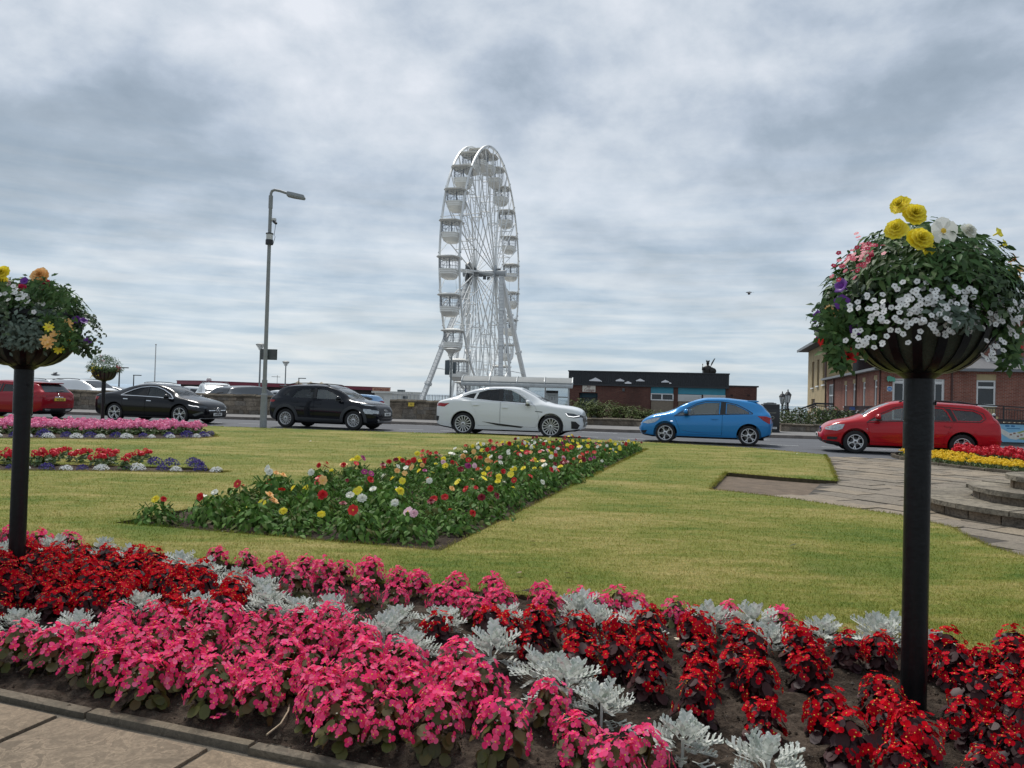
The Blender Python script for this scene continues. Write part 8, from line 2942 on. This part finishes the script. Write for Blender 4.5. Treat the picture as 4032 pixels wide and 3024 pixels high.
mb = MB(); mb.box(12.51, 12.56, 2.0, 5.2, 1.27 + 2.3, 1.27 + 3.95); wn = obj('window', mb, DKGL, bt, 0)
mb = MB(); mb.box(12.51, 12.62, 1.9, 5.3, 3.42, 3.56); mb.box(12.51, 12.6, 5.2, 5.3, 3.56, 5.25); mb.box(12.51, 12.6, 1.9, 5.3, 5.22, 5.3); obj('frame', mb, PLAST, wn, 0)
mb = MB()
mb.box(-.9, 13.3, -.9, 14.8, zc, zc + .06)
mb.add([(-.95, -.95, zc + .06), (13.35, -.95, zc + .06), (13.35, 14.8, zc + .06), (-.95, 14.8, zc + .06), (5.5, 6.5, zc + 2.2), (7, 7.5, zc + 2.2)], [(0, 1, 5, 4), (1, 2, 5), (2, 3, 4, 5), (3, 0, 4)])
obj('roof', mb, M('dark_slate', (.05, .045, .05), .7), bt, 0)
mb = MB(); mb.box(-.97, 13.37, -.99, -.95, zc - .04, zc + .2); mb.box(13.35, 13.4, -.99, 14.8, zc - .04, zc + .2); obj('fascia_board', mb, GUT, bt, 0)
mb = MB(); mb.cyl((12.4, -.07, -.1), (12.4, -.07, zc), .06, n=8); obj('downpipe', mb, DPIPE, bt, 40)

# --- railings and signs in front of the hall
def railing(name, label, pts, h, step=.13, post=1.6, rail=.035):
    """pts: top-rail points in space"""
    o0_ = pts[0]
    t = thing(name, label, 'railing', (o0_.x, o0_.y, o0_.z - h), 0)
    top, bal, po = MB(), MB(), MB()
    P = [p - Vector((o0_.x, o0_.y, o0_.z - h)) for p in pts]
    for a, b in zip(P[:-1], P[1:]):
        top.bar(a, b, rail * 2, rail * 1.6)
        top.bar(a - Vector((0, 0, h * .14)), b - Vector((0, 0, h * .14)), rail)
        top.bar(a - Vector((0, 0, h * .9)), b - Vector((0, 0, h * .9)), rail)
        L = (b - a).length
        for q in range(int(L / step) + 1):
            p = a.lerp(b, min(1, q * step / L))
            bal.bar(p - Vector((0, 0, h * .9)), p - Vector((0, 0, h * .14)), .018)
        for q in range(max(1, round(L / post)) + 1):
            p = a.lerp(b, q / max(1, round(L / post)))
            po.bar(p - Vector((0, 0, h)), p, .06)
    obj('handrail', top, BLACKM, t, 0)
    obj('balusters', bal, BLACKM, t, 0)
    obj('posts', po, BLACKM, t, 0)
    return t
railing('ramp_railing', 'black ramp railing along the brick front behind the red estate', [AT(3700, 1582, 41), AT(3845, 1592, 40.5), AT(4060, 1607, 40), AT(4300, 1622, 39)], 1.1)
railing('stair_railing', 'black sloping stair railing below the cream block', [AT(3106, 1628, 56), AT(3212, 1589, 55), AT(3282, 1591, 54)], 1.15, .14, 1.5, .08)
mb = MB()
a = AT(3222, 1617, 42); b_ = AT(3476, 1622, 40)
dk = thing('dark_fence', 'low black boarded fence above the white-flowered shrubs', 'fence', (a.x, a.y, 0))
mb.bar((0, 0, a.z - .6), (b_.x - a.x, b_.y - a.y, b_.z - .6), .06, 1.25)
obj('boards', mb, BLACKM, dk, 0)
mb = MB(); mb.bar((0, -.01, a.z), (b_.x - a.x, b_.y - a.y - .01, b_.z), .1, .06); obj('top_rail', mb, BLACKM, dk, 0)
a, b_ = AT(3324, 1602, 46), AT(3462, 1602, 43.5)
bn = thing('banner', 'dark banner with a blue end hung along the hall side', 'banner', (a.x, a.y, a.z))
d_ = Vector((b_.x - a.x, b_.y - a.y, b_.z - a.z))
mb = MB(); mb.bar((0, 0, -.1), d_ + Vector((0, 0, -.1)), .05, .22); mb.bar((0, 0, .03), d_ + Vector((0, 0, .03)), .1, .06)
obj('cloth', mb, M('brown_banner', (.07, .05, .05), .7, var=.6, vs=1.5), bn, 0)
mb = MB(); mb.bar(d_ * .16 + Vector((-.0, -.04, -.1)), d_ * .32 + Vector((-.0, -.04, -.1)), .05, .2); obj('blue_print', mb, M('banner_blue', (.03, .07, .22), .6), bn, 0)
for k in (.02, .5, .98):
    mb = MB(); mb.bar(d_ * k + Vector((0, .05, .05)), d_ * k + Vector((0, .05, -1.6)), .06); obj('post', mb, BLACKM, bn, 0)
# map board
pa = G(3915, 1741, .118)
pb_ = pa + Vector((2.6, -.55, 0))
Fm = Face(pa, pb_ - pa)
mt2 = building('map_board', 'seaside map board in a black frame at the far pavement', 'sign board', Fm)
zt, zb_ = Fm.at(3925, 1669)[1], Fm.at(3925, 1739)[1]
zpt = Fm.at(3916, 1637)[1]
mb = MB()
mb.box(-.08, 0.02, -.05, .05, .118, zpt); mb.box(2.4, 2.5, -.05, .05, .118, zpt)
mb.box(.02, 2.4, -.04, .04, zpt - .22, zpt - .12); mb.box(.02, 2.4, -.035, .035, zt, zt + .06); mb.box(.02, 2.4, -.035, .035, zb_ - .05, zb_)
obj('frame', mb, BLACKM, mt2, 0)
mb = MB(); mb.sphere((-.03, 0, zpt + .03), .06, 10, 6); mb.sphere((2.45, 0, zpt + .03), .06, 10, 6); obj('finial', mb, PLASTIC, mt2, 60)
mb = MB(); mb.box(.02, 2.4, -.02, .02, zb_, zt)
pn = obj('panel', mb, M('map_sea_blue', (.22, .48, .66), .5, var=.08), mt2, 0)
H_ = zt - zb_
def mp_(x, y):
    return (.02 + x * 2.38, zb_ + y * H_)
LANDM = M('map_land', (.66, .66, .60), .5, var=.12, vs=9)
mb = MB()
rot_ = Matrix(((1, 0, 0, 0), (0, 0, -1, 0), (0, 1, 0, 0), (0, 0, 0, 1)))
coast = [(.02, .85), (.05, .62), (.11, .40), (.2, .2), (.3, .14), (.36, .26), (.42, .20), (.46, .02), (1.0, .0), (1.0, 1.0), (.5, 1.0), (.47, .82), (.4, .66), (.3, .58), (.2, .52), (.12, .68)]
mb.prism([mp_(*p) for p in coast], .022, .025, 0, rot_)
obj('printed_land', mb, LANDM, pn, 0)
mb = MB(); mb.prism([mp_(x, y) for x, y in smooth_closed([(.33, .2), (.42, .3), (.55, .35), (.5, .25), (.42, .16)], 4)], .0255, .0265, 0, rot_); mb.prism([mp_(x, y) for x, y in smooth_closed([(.62, .3), (.68, .5), (.74, .45), (.7, .28)], 4)], .0255, .0265, 0, rot_); mb.prism([mp_(*p) for p in ((.3, .55), (.42, .7), (.46, .68), (.34, .5))], .0255, .0265, 0, rot_)
obj('printed_green', mb, M('map_green', (.33, .40, .14), .5), pn, 0)
mb = MB()
for k in range(9):
    x, y = mp_(.22 + .05 * k, .42 + .09 * math.sin(k * 2.1))
    mb.box(x - .04, x + .04, -.027, -.0262, y - .03, y + .03)
obj('printed_places', mb, M('map_brown', (.30, .17, .12), .5), pn, 0)
mb = MB()
for k in range(7):
    x, y = mp_(.9, .9 - .13 * k); mb.box(x - .1, x + .18, -.027, -.0262, y - .02, y + .02)
for (p, q) in (((.5, .9), (.86, .1)), ((.55, .2), (.85, .8)), ((.48, .6), (.86, .5)), ((.6, .95), (.7, .05))):
    a, b2 = mp_(*p), mp_(*q); mb.bar((a[0], -.0265, a[1]), (b2[0], -.0265, b2[1]), .012, .001)
obj('printed_lines', mb, M('map_grey', (.36, .37, .38), .5), pn, 0)
mb = MB(); x, y = mp_(.14, .9); mb.box(x, x + .14, -.026, -.0225, y - .03, y + .03); mb.box(x + .2, x + .32, -.026, -.0225, y - .03, y + .03); mb.box(x + .05, x + .5, -.026, -.0225, y - .1, y - .075)
obj('printed_heading', mb, M('map_navy', (.03, .16, .34), .5), pn, 0)
# cycle hoops
for k in range(4):
    p = AT(3972 + 21 * k, 1660, 34)
    t = thing('cycle_hoop', ('first', 'second', 'third', 'fourth')[k] + ' cream cycle hoop from the left, above the map board', 'cycle stand', (p.x, p.y, .0), R(10), 'cycle hoops behind the map board')
    mb = MB(); h_ = p.z
    mb.tube([(-.3, 0, 0), (-.3, 0, h_ - .12), (-.22, 0, h_ - .02), (-.1, 0, h_), (.5, .1, h_ - .0), (.62, .1, h_ - .03), (.7, .1, h_ - .12), (.7, .1, 0)], .03, 8)
    obj('hoop', mb, M('hoop_cream', (.62, .52, .36), .5), t, 50)
p = AT(3898, 1672, 33)
mb = MB(); mb.box(-.35, .35, 0, .4, .1, p.z + .35)
o_ = obj('low_pier', mb, CREAM, None, 0, (p.x, p.y, 0))
tag(o_, 'low cream pier between the red estate and the map board', 'pier')

# --- round stepped stonework on the right
sc_ = Vector((6.92, 9.3, 0))
SLAB = stonemat('step_slab', [(.22, .195, .155), (.27, .24, .19), (.18, .16, .13)], 1)
BLOCK = stonemat('step_block', [(.17, .145, .11), (.25, .195, .14), (.2, .175, .15), (.29, .215, .15)], 1)
stp = thing('stone_steps', 'round tiered stone steps at the right edge of the paved path', 'steps', tuple(sc_ + Vector((0, 0, ZP))))
for r, z0, z1 in ((1.74, 0, .165), (1.2, .165, .315), (.80, .315, .47)):
    blk, slb = MB(), MB()
    n = int(2 * math.pi * r / .42)
    for k in range(n):
        a0, a1 = 2 * math.pi * (k + .02) / n, 2 * math.pi * (k + .98) / n
        ro = r - .07 + rnd.uniform(-.012, .008)
        pts = [(ro * math.cos(a), ro * math.sin(a)) for a in np.linspace(a0, a1, 4)] + [((r - .4) * math.cos(a), (r - .4) * math.sin(a)) for a in (a1, a0)]
        blk.prism(pts, z0, z1 - .055)
    blk.lathe([(r - .1, z0), (r - .1, z1 - .06)], 48)
    n = int(2 * math.pi * r / .62)
    for k in range(n):
        a0, a1 = 2 * math.pi * (k + .01) / n, 2 * math.pi * (k + .99) / n
        ro = r + rnd.uniform(-.015, .02)
        pts = [(ro * math.cos(a), ro * math.sin(a)) for a in np.linspace(a0, a1, 5)] + [(max(.0, r - .62) * math.cos(a), max(.0, r - .62) * math.sin(a)) for a in (a1, a0)]
        if r < 1:
            pts = pts[:5] + [(0, 0)]
        slb.prism(pts, z1 - .055, z1 + rnd.uniform(-.006, .006))
    obj('riser_blocks', blk, BLOCK, stp, 0)
    obj('tread_slabs', slb, SLAB, stp, 0)

# --- right-hand round bed of marigolds and geraniums
rc = G(3990, 1828, .05)
RX, RY = 1.95, 3.5
ell = [(rc.x + RX * 1.06 * math.cos(a), rc.y + RY * 1.05 * math.sin(a)) for a in np.linspace(0, 2 * math.pi, 40)[:-1]]
lumpy('soil', ell, .05, .03, .07, SOIL, seed=12)
mb = MB()
for k in range(36):
    a0, a1 = 2 * math.pi * (k + .02) / 36, 2 * math.pi * (k + .98) / 36
    mb.prism([(rc.x + RX * f * math.cos(a), rc.y + RY * f * math.sin(a)) for f, a in ((1.06, a0), (1.10, a0), (1.10, a1), (1.06, a1))], -.02, .075 + rnd.uniform(-.01, .01))
struct('bed_edging', mb, COPE, 0)
outer, inner = [], []
for p in scatter(ell, .21, 31):
    q = ((p[0] - rc.x) / RX) ** 2 + ((p[1] - rc.y) / RY) ** 2
    if q > .98:
        continue
    q2 = ((p[0] - rc.x - .55) / RX) ** 2 + ((p[1] - rc.y - .35) / RY) ** 2
    (outer if q2 > .36 else inner).append(p)
for p in outer:
    plant('yellow_marigold', 'yellow marigold in the outer ring of the round bed beside the estate', 'marigold', rnd.choice(mar), (p[0], p[1], .05), 'yellow marigolds ringing the round bed', rnd.uniform(.95, 1.3))
for p in inner[::1]:
    if rnd.random() < .66:
        plant('red_geranium', 'crimson geranium in the middle of the round bed beside the estate', 'geranium', rnd.choice(grd), (p[0], p[1], .05), 'crimson geraniums in the round bed', rnd.uniform(.95, 1.35))

# --- hedges across the road
JUN = leafmat('juniper_foliage', [(.07, .10, .022), (.10, .135, .03), (.045, .07, .018), (.14, .165, .045)], .7, .1, .2)
ROSE = leafmat('shrub_leaves', [(.05, .085, .022), (.075, .11, .03), (.035, .06, .018), (.10, .10, .035)], .6, .2, .3)
def juniper(seed, rx, ry, h):
    rng = random.Random(seed)
    mb = MB()
    for i in range(1500):
        az, el = rng.uniform(0, 6.28), math.asin(rng.uniform(.05, 1))
        k = (1 + .14 * math.sin(az * 3 + seed) + .10 * math.sin(az * 7) + .12 * math.sin(el * 9 + az * 4))
        p = Vector((rx * k * math.cos(az) * math.cos(el), ry * k * math.sin(az) * math.cos(el), h * (.3 + .7 * math.sin(el)) * (1 + .12 * math.sin(az * 5 + seed)))) * rng.uniform(.85, 1.03)
        d = Vector((math.cos(az), math.sin(az), rng.uniform(.1, .9)))
        v, f = leaf_blade(rng.uniform(.10, .2), rng.uniform(.02, .04), .2, .2, 1)
        mb.add(v, f, 0, frame(p, Vector((rng.uniform(-.5, .5), rng.uniform(-.5, .5), 1)), 0, 1, d + Vector((rng.uniform(-.6, .6), rng.uniform(-.6, .6), 0))))
    st = MB()
    for i in range(14):
        az = rng.uniform(0, 6.28)
        st.tube([(rx * .15 * math.cos(az), 0, 0), (rx * .5 * math.cos(az), ry * .5 * math.sin(az), h * .35), (rx * .85 * math.cos(az), ry * .85 * math.sin(az), h * .6)], [.05, .035, .015], 5)
    return mb, st
JB = M('juniper_bark', (.045, .032, .024), .9)
hb = G(2430, 1676, .118)
for i, (px, rx, ry, h, lb) in enumerate(((2300, 1.0, 1.0, 1.05, 'tall end of the juniper hedge by the pavilion door'), (2385, 1.1, 1.0, .98, 'juniper bush in the middle of the hedge before the pavilion'), (2480, 1.1, 1.0, .78, 'low spreading juniper at the bonnet of the blue car'), (2590, 1.2, 1.0, .6, 'juniper mostly hidden behind the blue car'))):
    p = AT(px, 1660, 37.5)
    t = thing('juniper_bush', lb, 'bush', (p.x, p.y, .2), 0, 'junipers before the pavilion')
    fo, st = juniper(50 + i, rx, ry, h)
    obj('foliage', fo, JUN, t, 60)
    obj('stems', st, JB, t, 40)
for i, (px, h, lb) in enumerate(((3095, .85, 'white flowered shrub next to the black bin'), (3150, 1.0, 'shrub with most white blooms, second from the bin'), (3215, 1.05, 'leafy shrub in the middle of the white flowered row'), (3280, 1.1, 'tallest leafy shrub with few blooms, before the hall'), (3345, 1.0, 'shrub partly behind the bonnet of the red estate'), (3410, .9, 'shrub seen over the bonnet of the red estate'))):
    p = AT(px, 1690, 36.2)
    t = thing('flowering_shrub', lb, 'shrub', (p.x, p.y, .25), 0, 'white flowered shrubs at the hall')
    rng = random.Random(70 + i)
    fo = MB()
    leaf_dome(fo, rng, 620, .72, h, .11, .035, (.2, 1.1), .0, .6)
    obj('foliage', fo, ROSE, t, 60)
    bl = MB()
    for k in range((26, 34, 12, 9, 7, 5)[i]):
        az, el = rng.uniform(3.3, 6.1), math.asin(rng.uniform(.15, 1))
        headball(bl, (.72 * math.cos(az) * math.cos(el), .72 * math.sin(az) * math.cos(el), h * math.sin(el)), rng.uniform(.03, .05), rng, 8)
    obj('blossoms', bl, WHITEP, t, 60)
    st = MB()
    for k in range(6):
        az = rng.uniform(0, 6.28)
        st.tube([(0, 0, -.1), (.2 * math.cos(az), .2 * math.sin(az), h * .4), (.45 * math.cos(az), .45 * math.sin(az), h * .75)], .018, 5)
    obj('stems', st, JB, t, 40)
p = AT(3092, 1600, 60)
t = thing('young_conifer', 'thin young conifer between the two lantern posts', 'tree', (p.x, p.y, 0))
rng = random.Random(3)
mb = MB(); mb.cyl((0, 0, 0), (0, 0, p.z + .4), .04, .015, 6); obj('trunk', mb, JB, t, 40)
mb = MB()
for i in range(420):
    z = rng.uniform(.3, 1); rr = (1 - z) * .55 + .04; az = rng.uniform(0, 6.28)
    v, f = leaf_blade(.2, .03, .2, .3, 1)
    mb.add(v, f, 0, frame((rr * .6 * math.cos(az), rr * .6 * math.sin(az), z * (p.z + .6)), (0, 0, 1), 0, 1, (math.cos(az), math.sin(az), -.3)))
obj('crown', mb, M('blue_green_needles', (.06, .10, .085), .7), t, 60)

# --- small things: gulls, feather, litter, dead leaves
def gull(px, py, Y, sp, label, ang):
    p = AT(px, py, Y)
    mb = MB()
    body = [(-.22, .01), (-.12, .05), (0, .065), (.12, .055), (.2, .035), (.26, .012)]
    n = 8
    v, f = [], []
    for x, r in body:
        for k in range(n):
            a = 2 * math.pi * k / n
            v.append((x, r * math.cos(a), r * .9 * math.sin(a)))
    for i in range(len(body) - 1):
        for k in range(n):
            f.append((i * n + k, i * n + (k + 1) % n, (i + 1) * n + (k + 1) % n, (i + 1) * n + k))
    f += [tuple(range(n)), tuple(range((len(body) - 1) * n, len(body) * n))]
    mb.add(v, f)
    for s in (-1, 1):
        pts = [(.08, .04, .03), (.11, .28, .16 * sp), (.02, .58, .08 * sp), (-.12, .72, .02 * sp), (-.04, .5, .07 * sp), (-.06, .26, .14 * sp), (-.1, .04, .03)]
        w = [(x, s * y, z) for x, y, z in pts]
        top = [(x, y, z + .012) for x, y, z in w]
        m_ = len(w)
        mb.add(w + top, [tuple(range(m_)), tuple(range(2 * m_ - 1, m_ - 1, -1))] + [(i, (i + 1) % m_, m_ + (i + 1) % m_, m_ + i) for i in range(m_)])
    mb.add([(-.2, -.02, 0), (-.2, .02, 0), (-.36, .06, .0), (-.36, -.06, .0)], [(0, 1, 2, 3)])
    o_ = obj('gull', mb, M('gull_grey', (.16, .17, .18), .8), None, 40, p, (0, 0, R(ang)))
    tag(o_, label, 'gull')
gull(217, 1476, 45, 1.0, 'small gull flying between the two left planters', 25)
gull(2950, 1151, 60, -1.0, 'lone gull high in the sky left of the big planter', 160)
mb = MB()
v, f = leaf_blade(.075, .016, .35, -.25, 4)
mb.add(v, f, 0, Matrix.Translation((0, 0, .008)) @ Matrix.Rotation(R(-35), 4, 'X'))
p = G(3108, 2158, ZL)
tag(obj('feather', mb, M('feather_white', (.62, .62, .60), .8), None, 60, (p.x, p.y, ZL + .012), (0, 0, R(8))), 'pale feather lying on the open lawn on the right', 'feather')
for px, py, lb in ((1219, 1741, 'pale scrap on the lawn in front of the black crossover'), (2033, 2268, 'curled brown leaf lying on the lawn behind the pink begonias'), (2250, 2155 + 118, 'tiny pale leaf on the lawn right of the brown one'), (2110, 2144, 'small brown leaf on the lawn near the dahlia corner'), (892, 2103, 'white petal on the grass left of the dahlia bed'), (3138, 1791, 'pale scrap at the roadside edge of the lawn')):
    mb = MB(); v, f = disc_petal(.05, .018, .5, 8); mb.add(v, f)
    p = G(px, py, ZL)
    brown = 'brown' in lb
    tag(obj('fallen_leaf' if brown else 'paper_scrap', mb, M('dead_leaf', (.20, .14, .07), .8) if brown else M('paper_white', (.6, .6, .56), .8), None, 60, (p.x, p.y, ZL + .018), (R(10), R(-8), rnd.uniform(0, 6))), lb, 'leaf' if 'leaf' in lb or 'petal' in lb else 'scrap')
for px, py, lb in ((870, 2830, 'fallen pink blossom on the soil in front of the begonias'), (845, 2842, 'loose pink petal beside the fallen blossom'), (1332, 2904, 'single pink blossom on bare soil near the edging')):
    mb = MB(); add_flower_begonia(mb, None, .02, random.Random(9))
    p = G(px, py, ZS)
    tag(obj('fallen_blossom', mb, [PINK, MATS['yellow_stamens']], None, 60, (p.x, p.y, ZS + .014)), lb, 'blossom')
mb = MB()
mb.tube([G(1143, 2756, ZS + .01), G(1135, 2800, ZS + .02), G(1105, 2850, ZS + .012), G(1050, 2893, ZS + .02)], .0035, 6)
tag(obj('dry_stalk', mb, M('dry_straw', (.34, .27, .18), .8), None, 50), 'bent dry stalk lying on the soil by the edging stones', 'stalk')
p = G(2675, 2535, ZS)
mb = MB(); rosette(mb, None, .03, 1, 5, random.Random(2), .3, .4, False)
tag(obj('withered_flower', mb, M('withered_cream', (.55, .47, .34), .8), None, 60, (p.x, p.y, ZS + .02)), 'cream withered flower on the soil among the red begonias', 'flower')
